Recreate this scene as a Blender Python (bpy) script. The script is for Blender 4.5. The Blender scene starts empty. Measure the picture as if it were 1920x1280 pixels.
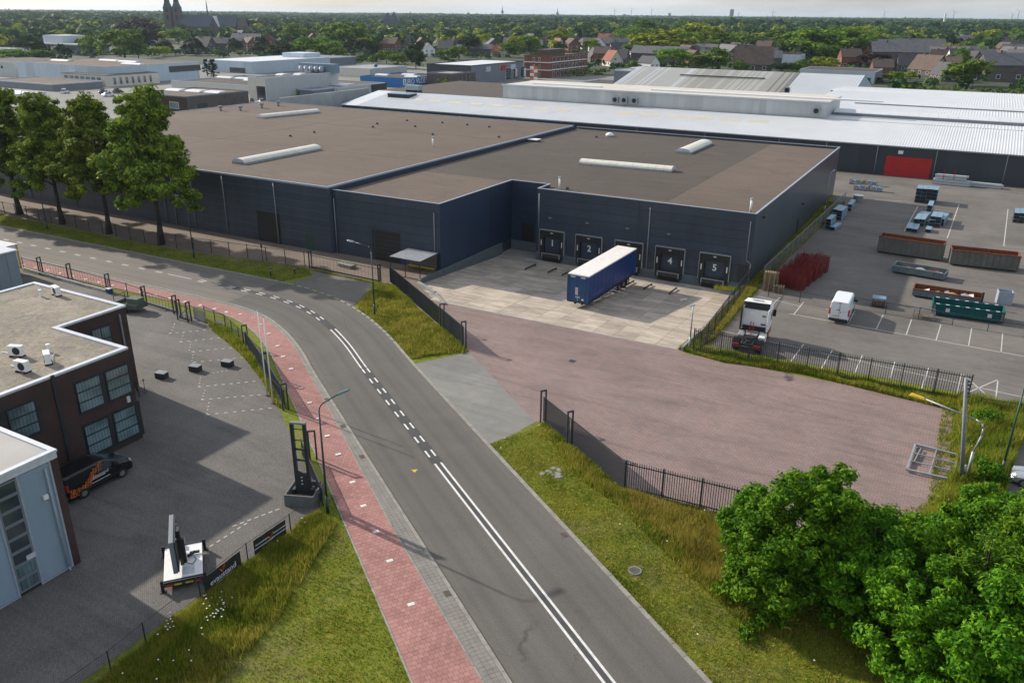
import bpy, bmesh, math, random
import numpy as np
from mathutils import Vector, Matrix
random.seed(7); RNG = np.random.default_rng(7)
S = bpy.context.scene
COL = S.collection
R = math.radians
# ---------------------------------------------------------------- camera (surveyed: 30 m up, pitch 21.9, roll 0.55)
FL, PITCH, ROLL, YAW, HC = 1527.17, 0.38231, 0.009516, -0.5056, 30.0
cp, sp = math.cos(PITCH), math.sin(PITCH)
_f = np.array([0, cp, -sp]); _u = np.array([0, sp, cp]); _r = np.array([1., 0, 0])
r2 = _r*math.cos(ROLL)+_u*math.sin(ROLL); u2 = -_r*math.sin(ROLL)+_u*math.cos(ROLL)
U = np.array([math.cos(YAW), math.sin(YAW), 0]); W = np.array([-math.sin(YAW), math.cos(YAW), 0]); Z = np.array([0, 0, 1.])
B = np.array([U, W, Z])                      # camera ground frame -> building frame
Rr, Ru, Rf = B@r2, B@u2, B@_f
cam = bpy.data.cameras.new('camera'); cam_o = bpy.data.objects.new('camera', cam); COL.objects.link(cam_o)
cam_o.matrix_world = Matrix([[Rr[0], Ru[0], -Rf[0], 0], [Rr[1], Ru[1], -Rf[1], 0], [Rr[2], Ru[2], -Rf[2], HC], [0, 0, 0, 1]])
cam.sensor_width = 36; cam.lens = FL/1920*36; cam.clip_start = 0.5; cam.clip_end = 40000
S.camera = cam_o
SUN_AZ, SUN_EL = R(-5.0), R(27.0)            # direction in which shadows fall, elevation
d_l = Vector((math.cos(SUN_AZ)*math.cos(SUN_EL), math.sin(SUN_AZ)*math.cos(SUN_EL), -math.sin(SUN_EL)))
w = bpy.data.worlds.new('World'); S.world = w; w.use_nodes = True
nt = w.node_tree; nt.nodes.clear()
sky = nt.nodes.new('ShaderNodeTexSky'); sky.sky_type = 'NISHITA'; sky.sun_disc = False
sky.sun_elevation = SUN_EL; sky.sun_rotation = math.atan2(-d_l.x, -d_l.y) % (2*math.pi)
sky.air_density = 1.0; sky.dust_density = 1.6; sky.ozone_density = 2.0; sky.altitude = 30
bg = nt.nodes.new('ShaderNodeBackground'); bg.inputs[1].default_value = 0.092
tcw = nt.nodes.new('ShaderNodeTexCoord'); mpw = nt.nodes.new('ShaderNodeMapping'); mpw.inputs['Scale'].default_value = (1.2, 1.2, 7)
nzw = nt.nodes.new('ShaderNodeTexNoise'); nzw.inputs['Scale'].default_value = 2.2; nzw.inputs['Detail'].default_value = 7; nzw.inputs['Roughness'].default_value = .55
rpw = nt.nodes.new('ShaderNodeValToRGB'); rpw.color_ramp.elements[0].position = .36; rpw.color_ramp.elements[1].position = .70
rpw.color_ramp.elements[0].color = (.22, .22, .22, 1); rpw.color_ramp.elements[1].color = (.74, .74, .74, 1)
mxw = nt.nodes.new('ShaderNodeMix'); mxw.data_type = 'RGBA'; mxw.inputs['B'].default_value = (8.2, 8.6, 9.2, 1)   # thin high cloud veil
nt.links.new(tcw.outputs['Generated'], mpw.inputs['Vector']); nt.links.new(mpw.outputs[0], nzw.inputs['Vector'])
nt.links.new(nzw.outputs['Fac'], rpw.inputs['Fac']); nt.links.new(rpw.outputs['Color'], mxw.inputs['Factor'])
nt.links.new(sky.outputs[0], mxw.inputs['A']); nt.links.new(mxw.outputs['Result'], bg.inputs[0])
ow = nt.nodes.new('ShaderNodeOutputWorld'); nt.links.new(bg.outputs[0], ow.inputs[0])
sl = bpy.data.lights.new('sun', 'SUN'); sl.energy = 4.2; sl.angle = R(0.9); sl.color = (1, .92, .80)
so = bpy.data.objects.new('sun', sl); COL.objects.link(so); so.rotation_euler = d_l.to_track_quat('-Z', 'Y').to_euler()
vs = S.view_settings; vs.view_transform = 'Standard'; vs.look = 'None'; vs.gamma = 1; vs.use_curve_mapping = False; vs.exposure = 0.46
S.cycles.max_bounces = 5; S.cycles.volume_bounces = 0; S.cycles.volume_step_rate = 4

# ---------------------------------------------------------------- survey helpers: picture ray -> point in the place
def ray(px, py):
    return Rr*(px-960)/FL - Ru*(py-640)/FL + Rf
def G(px, py, z=0.0):
    d = ray(px, py); t = (HC-z)/-d[2]; return np.array([d[0]*t, d[1]*t, z])
def GY(px, py, y):
    d = ray(px, py); t = y/d[1]; return np.array([d[0]*t, y, HC+d[2]*t])
def GX(px, py, x):
    d = ray(px, py); t = x/d[0]; return np.array([x, d[1]*t, HC+d[2]*t])
def PR(p):
    q = np.array(p, float)-np.array([0, 0, HC]); c = q@Rf
    return 960+FL*(q@Rr)/c, 640-FL*(q@Ru)/c
def HT(px, py, ty, z0=0.0):                  # height of an upright that stands at px,py and ends at row ty
    g = G(px, py, z0); lo, hi = z0, z0+80
    for _ in range(40):
        m = (lo+hi)/2
        if PR((g[0], g[1], m))[1] > ty: lo = m
        else: hi = m
    return m-z0

# ---------------------------------------------------------------- objects
USED = {}
def setp(o, label=None, cat=None, group=None, kind=None):
    if label: o['label'] = label; USED[label] = 1
    if cat: o['category'] = cat
    if group: o['group'] = group
    if kind: o['kind'] = kind
    return o
def thing(name, label, cat, loc=(0, 0, 0), rz=0.0, group=None):
    o = bpy.data.objects.new(name, None); COL.objects.link(o); o.empty_display_size = .3
    o.location = [float(v) for v in loc]; o.rotation_euler = (0, 0, rz)
    return setp(o, label, cat, group)
def top_parent(p): 
    return p
def link(name, me, parent=None, loc=None, rz=0.0, scale=None, rot=None):
    o = bpy.data.objects.new(name, me); COL.objects.link(o)
    if parent is not None: o.parent = parent
    if loc is not None: o.location = [float(v) for v in loc]
    if rot is not None: o.rotation_euler = rot
    elif rz: o.rotation_euler = (0, 0, rz)
    if scale is not None: o.scale = scale
    return o
def copy_tree(o, parent=None, loc=None, rz=None, label=None):
    c = o.copy(); COL.objects.link(c); c.parent = parent
    if loc is not None: c.location = [float(v) for v in loc]
    if rz is not None: c.rotation_euler = (0, 0, rz)
    if label: c['label'] = label
    for ch in list(o.children): copy_tree(ch, c)
    return c
class MB:
    """collects faces of one or several materials into one mesh"""
    def __init__(s): s.v = []; s.f = []; s.m = []; s.mi = 0
    def add(s, vs, fs):
        n = len(s.v); s.v += [tuple(float(c) for c in p) for p in vs]
        for f in fs: s.f.append(tuple(n+i for i in f)); s.m.append(s.mi)
        return s
    def box(s, x0, x1, y0, y1, z0, z1):
        if x0 > x1: x0, x1 = x1, x0
        if y0 > y1: y0, y1 = y1, y0
        if z0 > z1: z0, z1 = z1, z0
        return s.add([(x0,y0,z0),(x1,y0,z0),(x1,y1,z0),(x0,y1,z0),(x0,y0,z1),(x1,y0,z1),(x1,y1,z1),(x0,y1,z1)],
                     [(0,3,2,1),(4,5,6,7),(0,1,5,4),(1,2,6,5),(2,3,7,6),(3,0,4,7)])
    def prism(s, poly, z0, z1, top=True):
        n = len(poly); v = [(p[0], p[1], z0) for p in poly]+[(p[0], p[1], z1) for p in poly]
        a = sum(poly[i][0]*poly[(i+1) % n][1]-poly[(i+1) % n][0]*poly[i][1] for i in range(n))
        fs = [(i, (i+1) % n, n+(i+1) % n, n+i) for i in range(n)]+[tuple(range(n, 2*n)), tuple(range(n-1, -1, -1))]
        if a < 0: fs = [tuple(reversed(f)) for f in fs]
        return s.add(v, fs)
    def prof(s, pts, x0, x1, axis='x'):          # profile (a,b) extruded along an axis
        n = len(pts)
        if axis == 'x': v = [(x0, a, b) for a, b in pts]+[(x1, a, b) for a, b in pts]
        else: v = [(a, x0, b) for a, b in pts]+[(a, x1, b) for a, b in pts]
        fs = [(i, (i+1) % n, n+(i+1) % n, n+i) for i in range(n)]+[tuple(range(n-1, -1, -1)), tuple(range(n, 2*n))]
        return s.add(v, fs)
    def tube(s, a, b, r, r2=None, n=8, cap=True):
        a = Vector(a); b = Vector(b); d = (b-a).normalized(); r2 = r if r2 is None else r2
        u = d.orthogonal().normalized(); v = d.cross(u)
        P = []
        for c, rr in ((a, r), (b, r2)):
            for i in range(n):
                t = 2*math.pi*i/n; P.append(c+u*math.cos(t)*rr+v*math.sin(t)*rr)
        fs = [(i, (i+1) % n, n+(i+1) % n, n+i) for i in range(n)]
        if cap: fs += [tuple(range(n-1, -1, -1)), tuple(range(n, 2*n))]
        return s.add(P, fs)
    def path(s, pts, r, n=8):
        for i in range(len(pts)-1): s.tube(pts[i], pts[i+1], r, n=n)
        return s
    def bar(s, a, b, w, h=None):                 # square bar between two points
        a = Vector(a); b = Vector(b); h = w if h is None else h; d = (b-a).normalized()
        u = d.cross(Vector((0, 0, 1)))
        u = Vector((1, 0, 0)) if u.length < 1e-4 else u.normalized()
        v = u.cross(d)
        P = [c+u*i*w/2+v*j*h/2 for c in (a, b) for i, j in ((-1,-1),(1,-1),(1,1),(-1,1))]
        return s.add(P, [(3,2,1,0),(4,5,6,7),(0,1,5,4),(1,2,6,5),(2,3,7,6),(3,0,4,7)])
    def quad(s, *p): return s.add(p, [tuple(range(len(p)))])
    def ball(s, c, r, n=8, m=5, sz=1.0):
        P = [(c[0], c[1], c[2]-r*sz)]
        for j in range(1, m):
            t = math.pi*j/m
            for i in range(n): P.append((c[0]+r*math.sin(t)*math.cos(2*math.pi*i/n), c[1]+r*math.sin(t)*math.sin(2*math.pi*i/n), c[2]-r*sz*math.cos(t)))
        P.append((c[0], c[1], c[2]+r*sz)); fs = [(0, 1+(i+1) % n, 1+i) for i in range(n)]
        for j in range(m-2):
            for i in range(n): a = 1+j*n+i; b = 1+j*n+(i+1) % n; fs.append((a, b, b+n, a+n))
        e = len(P)-1; o = 1+(m-2)*n
        fs += [(o+i, o+(i+1) % n, e) for i in range(n)]
        return s.add(P, fs)
    def mesh(s, name, mats, smooth=False, off=None):
        me = bpy.data.meshes.new(name); v = s.v
        if off is not None: v = [(p[0]-off[0], p[1]-off[1], p[2]-off[2]) for p in v]
        me.from_pydata(v, [], s.f)
        for m in (mats if isinstance(mats, (list, tuple)) else [mats]): me.materials.append(m)
        me.polygons.foreach_set('material_index', s.m)
        if smooth: me.polygons.foreach_set('use_smooth', [True]*len(s.f))
        me.update(); return me
    def build(s, name, mats, parent=None, world=False, smooth=False, bevel=0, loc=None, rz=0.0):
        off = None
        if world and parent is not None:
            off = Vector((0, 0, 0)); p = parent
            while p is not None: off += p.location; p = p.parent
        o = link(name, s.mesh(name, mats, smooth, off), parent, loc, rz)
        if bevel:
            b = o.modifiers.new('bevel', 'BEVEL'); b.width = bevel; b.segments = 2; b.limit_method = 'ANGLE'; b.angle_limit = R(40)
        return o
def npmesh(name, verts, faces, mat, attr=None):  # verts Nx3, faces MxK
    me = bpy.data.meshes.new(name); k = faces.shape[1]
    me.vertices.add(len(verts)); me.vertices.foreach_set('co', np.ascontiguousarray(verts, np.float32).ravel())
    me.loops.add(faces.size); me.loops.foreach_set('vertex_index', np.ascontiguousarray(faces, np.int32).ravel())
    me.polygons.add(len(faces)); me.polygons.foreach_set('loop_start', np.arange(0, faces.size, k, dtype=np.int32))
    try: me.polygons.foreach_set('loop_total', np.full(len(faces), k, np.int32))
    except Exception: pass
    me.materials.append(mat); me.update(calc_edges=True); return me

# ---------------------------------------------------------------- materials
def rgb(c): return (c[0], c[1], c[2], 1)
class NT:
    def __init__(s, name):
        s.m = bpy.data.materials.new(name); s.m.use_nodes = True; s.t = s.m.node_tree; s.b = s.t.nodes['Principled BSDF']
        s.out = s.t.nodes['Material Output']; s._c = {}
    def n(s, typ, **kw):
        x = s.t.nodes.new('ShaderNode'+typ)
        for k, v in kw.items(): setattr(x, k, v)
        return x
    def l(s, a, b): s.t.links.new(a, b)
    def coord(s, which='Object', scale=(1, 1, 1), rot=(0, 0, 0), geo=False):
        tc = s.n('NewGeometry').outputs['Position'] if geo else s.n('TexCoord').outputs[which]
        mp = s.n('Mapping'); mp.inputs['Scale'].default_value = scale; mp.inputs['Rotation'].default_value = rot
        s.l(tc, mp.inputs['Vector']); return mp.outputs[0]
    def noise(s, co, scale, detail=4, rough=.6, dist=0):
        x = s.n('TexNoise'); x.inputs['Scale'].default_value = scale; x.inputs['Detail'].default_value = detail
        x.inputs['Roughness'].default_value = rough; x.inputs['Distortion'].default_value = dist; s.l(co, x.inputs['Vector']); return x.outputs['Fac']
    def ramp(s, fac, stops):
        x = s.n('ValToRGB'); e = x.color_ramp.elements
        while len(e) < len(stops): e.new(.5)
        for i, (p, c) in enumerate(stops): e[i].position = p; e[i].color = rgb(c) if not isinstance(c, (int, float)) else (c, c, c, 1)
        s.l(fac, x.inputs['Fac']); return x.outputs['Color']
    def mix(s, a, b, fac, mode='MIX'):
        x = s.n('Mix', data_type='RGBA', blend_type=mode)
        for v, k in ((a, 'A'), (b, 'B')):
            if isinstance(v, tuple): x.inputs[k].default_value = rgb(v)
            else: s.l(v, x.inputs[k])
        if isinstance(fac, (int, float)): x.inputs['Factor'].default_value = fac
        else: s.l(fac, x.inputs['Factor'])
        return x.outputs['Result']
    def bump(s, h, strength=.3, dist=.02):
        x = s.n('Bump'); x.inputs['Strength'].default_value = strength; x.inputs['Distance'].default_value = dist
        s.l(h, x.inputs['Height']); s.l(x.outputs[0], s.b.inputs['Normal'])
    def col(s, c):
        if isinstance(c, tuple): s.b.inputs['Base Color'].default_value = rgb(c)
        else: s.l(c, s.b.inputs['Base Color'])
    def set(s, rough=.6, metal=0, spec=.5):
        s.b.inputs['Roughness'].default_value = rough; s.b.inputs['Metallic'].default_value = metal
        s.b.inputs['Specular IOR Level'].default_value = spec; return s.m
def simple(name, c, rough=.6, metal=0, var=.25, scale=3.0, spec=.5, fine=0, bump=0, geo=False):
    """paint, plastic, metal: base colour with soft dirt variation"""
    t = NT(name); co = t.coord(geo=geo)
    a = t.noise(co, scale, 5, .65)
    f = t.ramp(a, [(.3, 1-var), (.7, 1+var*.5)])
    cc = t.mix(c, f, 1.0, 'MULTIPLY')
    if fine:
        b = t.noise(co, scale*14, 3, .7); cc = t.mix(cc, t.ramp(b, [(.3, 1-fine), (.7, 1+fine)]), 1.0, 'MULTIPLY')
        if bump: t.bump(b, bump, .01)
    t.col(cc); return t.set(rough, metal, spec)
def glass(name, c=(.02, .03, .035), rough=.08):
    t = NT(name); a = t.noise(t.coord(), .8, 2); t.col(t.mix(c, tuple(min(1, x*2.2+.01) for x in c), a)); return t.set(rough, 0, .9)

def asphalt_mat(name, c, patch=.18, speck=.22, scale=1.0, warm=(1, 1, 1)):
    t = NT(name); co = t.coord(geo=True)
    big = t.noise(co, .09*scale, 5, .6, .6); mid = t.noise(co, 1.1, 4, .6); fine = t.noise(co, 24, 2, .7)
    cc = t.mix(c, t.ramp(big, [(.3, 1-patch), (.68, 1+patch)]), 1.0, 'MULTIPLY')
    cc = t.mix(cc, t.ramp(mid, [(.3, .92), (.7, 1.07)]), 1.0, 'MULTIPLY')
    cc = t.mix(cc, t.ramp(fine, [(.32, 1-speck), (.7, 1+speck)]), 1.0, 'MULTIPLY')
    wn = t.noise(co, .7, 4); vv = t.n('VectorMath', operation='MULTIPLY_ADD'); cx = t.n('CombineXYZ'); t.l(wn, cx.inputs[0]); t.l(wn, cx.inputs[1]); t.l(cx.outputs[0], vv.inputs[0]); vv.inputs[1].default_value = (2.4, -1.9, 0); t.l(co, vv.inputs[2])
    v = t.n('TexVoronoi', feature='DISTANCE_TO_EDGE'); v.inputs['Scale'].default_value = .16; t.l(vv.outputs[0], v.inputs['Vector'])
    mm = t.n('Math', operation='MULTIPLY'); t.l(t.ramp(v.outputs['Distance'], [(0, 1.0), (.006, 0.0)]), mm.inputs[0]); t.l(t.ramp(t.noise(co, .07, 2), [(.48, 0.0), (.58, .55)]), mm.inputs[1])
    cc = t.mix(cc, tuple(x*.3 for x in c), mm.outputs[0])
    sw = t.noise(t.coord(geo=True, scale=(.05, .55, 1), rot=(0, 0, R(12))), 1.0, 5, .6, 1.5); cc = t.mix(cc, t.ramp(sw, [(.35, .86), (.5, 1.0), (.7, 1.06)]), 1.0, 'MULTIPLY')
    t.col(cc); t.bump(fine, .35, .01); return t.set(.88, 0, .3)
def paver_mat(name, c1, c2, mortar, bw, bh, rot=0.0, msize=.012, patch=.15, offset=.5, speck=.12, stain=None):
    t = NT(name); co = t.coord(geo=True, rot=(0, 0, rot))
    bk = t.n('TexBrick'); bk.offset = offset; bk.inputs['Scale'].default_value = 1
    bk.inputs['Color1'].default_value = rgb(c1); bk.inputs['Color2'].default_value = rgb(c2); bk.inputs['Mortar'].default_value = rgb(mortar)
    bk.inputs['Mortar Size'].default_value = msize; bk.inputs['Brick Width'].default_value = bw; bk.inputs['Row Height'].default_value = bh
    bk.inputs['Mortar Smooth'].default_value = .3; t.l(co, bk.inputs['Vector'])
    big = t.noise(co, .14, 5, .65, .8); f = t.noise(co, 9, 3)
    cc = t.mix(bk.outputs['Color'], t.ramp(big, [(.28, 1-patch), (.7, 1+patch)]), 1.0, 'MULTIPLY')
    cc = t.mix(cc, t.ramp(f, [(.3, 1-speck), (.7, 1+speck)]), 1.0, 'MULTIPLY')
    sw = t.noise(t.coord(geo=True, scale=(.06, .5, 1), rot=(0, 0, R(-35))), 1.0, 5, .6, 1.8); cc = t.mix(cc, t.ramp(sw, [(.34, .84), (.5, 1.0), (.7, 1.08)]), 1.0, 'MULTIPLY')
    if stain:
        s2 = t.noise(co, .5, 6, .7, .4); cc = t.mix(cc, stain, t.ramp(s2, [(.55, 0.0), (.75, .55)]))
    t.col(cc); t.bump(bk.outputs['Fac'], -.4, .01); return t.set(.85, 0, .3)
def foliage_mat(name, dark, mid, light, scale=.5, trans=.25):
    t = NT(name); g = t.n('NewGeometry'); oi = t.n('ObjectInfo')
    co = t.coord(geo=True); a = t.noise(co, scale, 3, .6)
    m = t.n('Math', operation='ADD'); m.inputs[1].default_value = 0
    k = t.n('Math', operation='MULTIPLY'); k.inputs[1].default_value = .45; t.l(g.outputs['Random Per Island'], k.inputs[0])
    t.l(a, m.inputs[0]); t.l(k.outputs[0], m.inputs[1])
    cc = t.ramp(m.outputs[0], [(.42, dark), (.68, mid), (.95, light)])
    hs = t.n('HueSaturation'); t.l(cc, hs.inputs['Color'])
    mr = t.n('MapRange'); mr.inputs['To Min'].default_value = .492; mr.inputs['To Max'].default_value = .508; t.l(oi.outputs['Random'], mr.inputs['Value']); t.l(mr.outputs[0], hs.inputs['Hue'])
    mv = t.n('MapRange'); mv.inputs['To Min'].default_value = .85; mv.inputs['To Max'].default_value = 1.2; t.l(oi.outputs['Random'], mv.inputs['Value']); t.l(mv.outputs[0], hs.inputs['Value'])
    t.col(hs.outputs[0]); t.set(.7, 0, .12)
    tr = t.n('BsdfTranslucent'); t.l(hs.outputs[0], tr.inputs['Color'])
    mx = t.n('MixShader'); mx.inputs[0].default_value = trans; t.l(t.b.outputs[0], mx.inputs[1]); t.l(tr.outputs[0], mx.inputs[2]); t.l(mx.outputs[0], t.out.inputs[0])
    return t.m
M = {}
M['road'] = asphalt_mat('road_asphalt', (.125, .116, .106), .14)
M['road_old'] = asphalt_mat('pale_asphalt', (.17, .155, .135), .12)
M['road_dark'] = asphalt_mat('dark_asphalt_band', (.07, .07, .072), .08)
M['yard_r'] = asphalt_mat('storage_yard_asphalt', (.150, .136, .122), .22, .16)
M['apron'] = asphalt_mat('grey_apron', (.21, .205, .19), .14, .16)
M['yard_l'] = paver_mat('small_grey_clinkers', (.150, .138, .126), (.122, .113, .105), (.08, .075, .07), .21, .105, R(38), .008, .2, .5, .22)
M['forecourt'] = paver_mat('brown_clinkers', (.23, .175, .135), (.19, .15, .12), (.10, .08, .06), .21, .105, 0, .008, .15, .5, .2)
M['pink'] = paver_mat('faded_red_clinkers', (.275, .185, .165), (.215, .165, .155), (.10, .085, .08), .42, .21, R(0), .014, .16, .5, .16, stain=(.17, .155, .14))
M['redpath'] = paver_mat('red_path_tiles', (.36, .185, .162), (.31, .155, .14), (.12, .075, .065), .3, .3, 0, .012, .14, .5, .16)
def redtile():
    t = NT('red_tile'); g = t.n('NewGeometry'); oi = t.n('ObjectInfo'); co = t.coord(geo=True)
    ad = t.n('Math', operation='ADD'); t.l(g.outputs['Random Per Island'], ad.inputs[0]); t.l(oi.outputs['Random'], ad.inputs[1])
    fr = t.n('Math', operation='FRACT'); t.l(ad.outputs[0], fr.inputs[0])
    cc = t.ramp(fr.outputs[0], [(0, (.30, .15, .132)), (.5, (.335, .17, .15)), (1, (.38, .20, .175))])
    cc = t.mix(cc, t.ramp(t.noise(co, .3, 5), [(.3, .85), (.7, 1.14)]), 1.0, 'MULTIPLY')
    f = t.noise(co, 40, 3); cc = t.mix(cc, t.ramp(f, [(.3, .86), (.7, 1.14)]), 1.0, 'MULTIPLY')
    t.col(cc); t.bump(f, .2, .004); return t.set(.85, 0, .3)
M['redtile'] = redtile()
M['joint'] = simple('sandy_joint', (.10, .075, .06), .95, var=.3, geo=True)
M['kerb'] = simple('kerb_concrete', (.27, .255, .225), .9, var=.28, scale=1.2, fine=.15, bump=.2, geo=True)
M['gutter'] = simple('grey_gutter_tile', (.22, .205, .185), .9, var=.25, scale=1.0, fine=.15, geo=True)
def concrete():
    t = NT('yard_concrete_slab'); co = t.coord(geo=True); oi = t.n('ObjectInfo')
    a = t.noise(t.coord(geo=True, scale=(.45, 1.6, 1)), .8, 6, .65, .5); b = t.noise(co, 14, 3)
    cc = t.ramp(a, [(.3, (.27, .235, .19)), (.55, (.44, .375, .305)), (.75, (.54, .465, .38))])
    cc = t.mix(cc, t.ramp(oi.outputs['Random'], [(0, .82), (1, 1.12)]), 1.0, 'MULTIPLY')
    cc = t.mix(cc, t.ramp(b, [(.3, .9), (.7, 1.08)]), 1.0, 'MULTIPLY'); t.col(cc); t.bump(b, .2, .01); return t.set(.85, 0, .3)
M['slab'] = concrete()
M['concrete'] = simple('grey_concrete', (.27, .265, .25), .9, var=.25, scale=.8, fine=.1, geo=True)
M['concrete_d'] = simple('blue_grey_painted_concrete', (.10, .125, .135), .85, var=.2, scale=1.0, fine=.08, geo=True)
M['mark'] = simple('white_road_paint', (.66, .65, .62), .7, var=.22, scale=2.5, fine=.12, geo=True)
M['mark_old'] = simple('worn_white_stone', (.5, .49, .46), .8, var=.2, scale=3, geo=True)
def ground_mat():
    t = NT('meadow_ground'); co = t.coord(geo=True)
    a = t.noise(co, .16, 6, .7, .5); b = t.noise(co, 2.2, 5, .7); c = t.noise(t.coord(geo=True, scale=(1, 1, 1)), 20, 3, .7)
    cc = t.ramp(b, [(.3, (.075, .12, .010)), (.5, (.15, .175, .018)), (.7, (.24, .22, .04))])
    cc = t.mix(cc, (.19, .15, .085), t.ramp(a, [(.5, 0.0), (.68, .65)]))
    cc = t.mix(cc, t.ramp(c, [(.3, .7), (.7, 1.25)]), 1.0, 'MULTIPLY'); t.col(cc); t.bump(c, .6, .04); return t.set(.95, 0, .15)
M['ground'] = ground_mat()
def grass_mat(name, a_, b_, c_):
    t = NT(name); g = t.n('NewGeometry'); co = t.coord(geo=True); n1 = t.noise(co, .35, 4, .65, .4)
    ad = t.n('Math', operation='MULTIPLY_ADD'); ad.inputs[1].default_value = .5; t.l(g.outputs['Random Per Island'], ad.inputs[0]); t.l(n1, ad.inputs[2])
    cc = t.ramp(ad.outputs[0], [(.45, a_), (.72, b_), (1, c_)]); t.col(cc); t.set(.7, 0, .2)
    tr = t.n('BsdfTranslucent'); t.l(cc, tr.inputs['Color']); mx = t.n('MixShader'); mx.inputs[0].default_value = .3
    t.l(t.b.outputs[0], mx.inputs[1]); t.l(tr.outputs[0], mx.inputs[2]); t.l(mx.outputs[0], t.out.inputs[0]); return t.m
M['grass'] = grass_mat('grass_blades', (.075, .15, .008), (.20, .25, .018), (.42, .36, .06))
M['straw'] = grass_mat('dry_grass', (.20, .18, .025), (.36, .29, .055), (.50, .40, .11))
M['turf'] = simple('mown_turf', (.11, .135, .022), .95, var=.45, scale=.5, fine=.35, bump=.5, geo=True)
def roofing(name, c, rot=0):
    # bitumen sheets with ponding stains and lap joints
    t = NT(name); co = t.coord(geo=True, rot=(0, 0, rot))
    st = t.noise(t.coord(geo=True, scale=(.12, 2.2, 1), rot=(0, 0, rot)), 1.0, 4, .6); big = t.noise(co, .05, 4, .6, .5); f = t.noise(co, 9, 3, .7)
    wv = t.n('TexWave', wave_type='BANDS', bands_direction='Y'); wv.inputs['Scale'].default_value = .314; t.l(co, wv.inputs['Vector'])
    cc = t.mix(c, t.ramp(st, [(.3, .86), (.7, 1.12)]), 1.0, 'MULTIPLY')
    cc = t.mix(cc, t.ramp(big, [(.3, .88), (.7, 1.12)]), 1.0, 'MULTIPLY'); cc = t.mix(cc, t.ramp(f, [(.3, .9), (.7, 1.1)]), 1.0, 'MULTIPLY')
    cc = t.mix(cc, t.ramp(wv.outputs['Fac'], [(.0, .80), (.05, 1.0)]), 1.0, 'MULTIPLY')
    pd = t.noise(co, .22, 6, .62, 1.2); cc = t.mix(cc, tuple(x*.62 for x in c), t.ramp(pd, [(.56, 0.0), (.60, .35), (.66, .12), (.8, .3)])); t.col(cc); return t.set(.9, 0, .25)
M['bitumen'] = roofing('brown_bitumen_roof', (.130, .100, .079))
M['bitumen_d'] = roofing('dark_bitumen_roof', (.086, .071, .060))
def gravel():
    t = NT('gravel_roof'); co = t.coord(geo=True); v = t.n('TexVoronoi'); v.inputs['Scale'].default_value = 14; t.l(co, v.inputs['Vector'])
    b = t.noise(co, 1.3, 5, .75, 1.0); c = t.noise(co, .25, 3)
    cc = t.ramp(b, [(.3, (.13, .11, .085)), (.5, (.24, .20, .15)), (.7, (.34, .29, .22))]); cc = t.mix(cc, t.ramp(c, [(.35, .75), (.65, 1.15)]), 1.0, 'MULTIPLY')
    cc = t.mix(cc, v.outputs['Color'], .12); t.col(cc); t.bump(v.outputs['Distance'], .8, .04); return t.set(.95, 0, .2)
M['gravel'] = gravel()
def panelmat(name, c, rib=0.0, axis='Z', scale=.8, rough=.45, var=.12):
    t = NT(name); co = t.coord(geo=True); oi = t.n('ObjectInfo'); a = t.noise(t.coord(geo=True, scale=(1, 1, .25)), .5, 5)
    cc = t.mix(c, t.ramp(a, [(.3, 1-var), (.7, 1+var)]), 1.0, 'MULTIPLY'); cc = t.mix(cc, t.ramp(oi.outputs['Random'], [(0, .9), (1, 1.1)]), 1.0, 'MULTIPLY')
    t.col(cc)
    if rib:
        wv = t.n('TexWave', wave_type='BANDS', bands_direction=axis); wv.inputs['Scale'].default_value = rib; t.l(co, wv.inputs['Vector']); t.bump(wv.outputs['Fac'], .25, .02)
    return t.set(rough, 0, .5)
M['clad'] = panelmat('dark_blue_cladding', (.032, .045, .066), 1.6, 'Z', var=.22)
M['clad_v'] = panelmat('dark_blue_cladding_upright_sheen', (.058, .076, .098), 1.6, 'Y', rough=.3)  # right side wall: grazing sky sheen put into a lighter base colour
M['clad_b'] = panelmat('blue_black_cladding', (.020, .034, .064), 1.6, 'Z')
M['clad_f'] = panelmat('anthracite_cladding', (.033, .040, .050), 2.2, 'X')
M['flash'] = simple('pale_roof_flashing', (.30, .34, .40), .5, var=.15, geo=True)
M['flash_w'] = simple('white_roof_trim', (.52, .55, .60), .5, var=.15, geo=True)
M['darkmetal'] = simple('dark_metal', (.022, .027, .032), .5, var=.3)
M['greenmetal'] = simple('dark_green_metal', (.015, .05, .04), .45, var=.25)
M['fence'] = simple('anthracite_fence_coating', (.025, .033, .042), .5, var=.2)
M['galv'] = simple('galvanised_steel', (.34, .37, .39), .5, .35, var=.25, scale=2)
M['pipe'] = simple('grey_pipe', (.22, .24, .255), .5, var=.2)
M['white'] = simple('white_paint', (.78, .78, .77), .4, var=.12)
M['whitevan'] = simple('white_van_paint', (.72, .74, .77), .25, var=.06)
M['cream'] = simple('cream_render', (.60, .57, .50), .7, var=.12, scale=.5)
M['black'] = simple('black_plastic', (.012, .012, .013), .5, var=.2)
M['blackpaint'] = simple('black_gloss_paint', (.008, .009, .011), .15, var=.1)
M['rubber'] = simple('tyre_rubber', (.018, .018, .018), .85, var=.3)
M['rim'] = simple('wheel_rim', (.35, .36, .38), .3, .7, var=.2)
M['glass'] = glass('dark_glass')
def blind_mat():
    t = NT('blind_behind_glass'); co = t.coord(geo=True); wv = t.n('TexWave', wave_type='BANDS', bands_direction='Y'); wv.inputs['Scale'].default_value = 1.3; wv.inputs['Distortion'].default_value = .8; t.l(co, wv.inputs['Vector'])
    cc = t.mix((.10, .17, .19), (.17, .25, .26), wv.outputs['Fac']); a = t.noise(co, .45, 2); cc = t.mix(cc, t.ramp(a, [(.35, .5), (.6, 1.15)]), 1.0, 'MULTIPLY'); t.col(cc); return t.set(.12, 0, .8)
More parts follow.
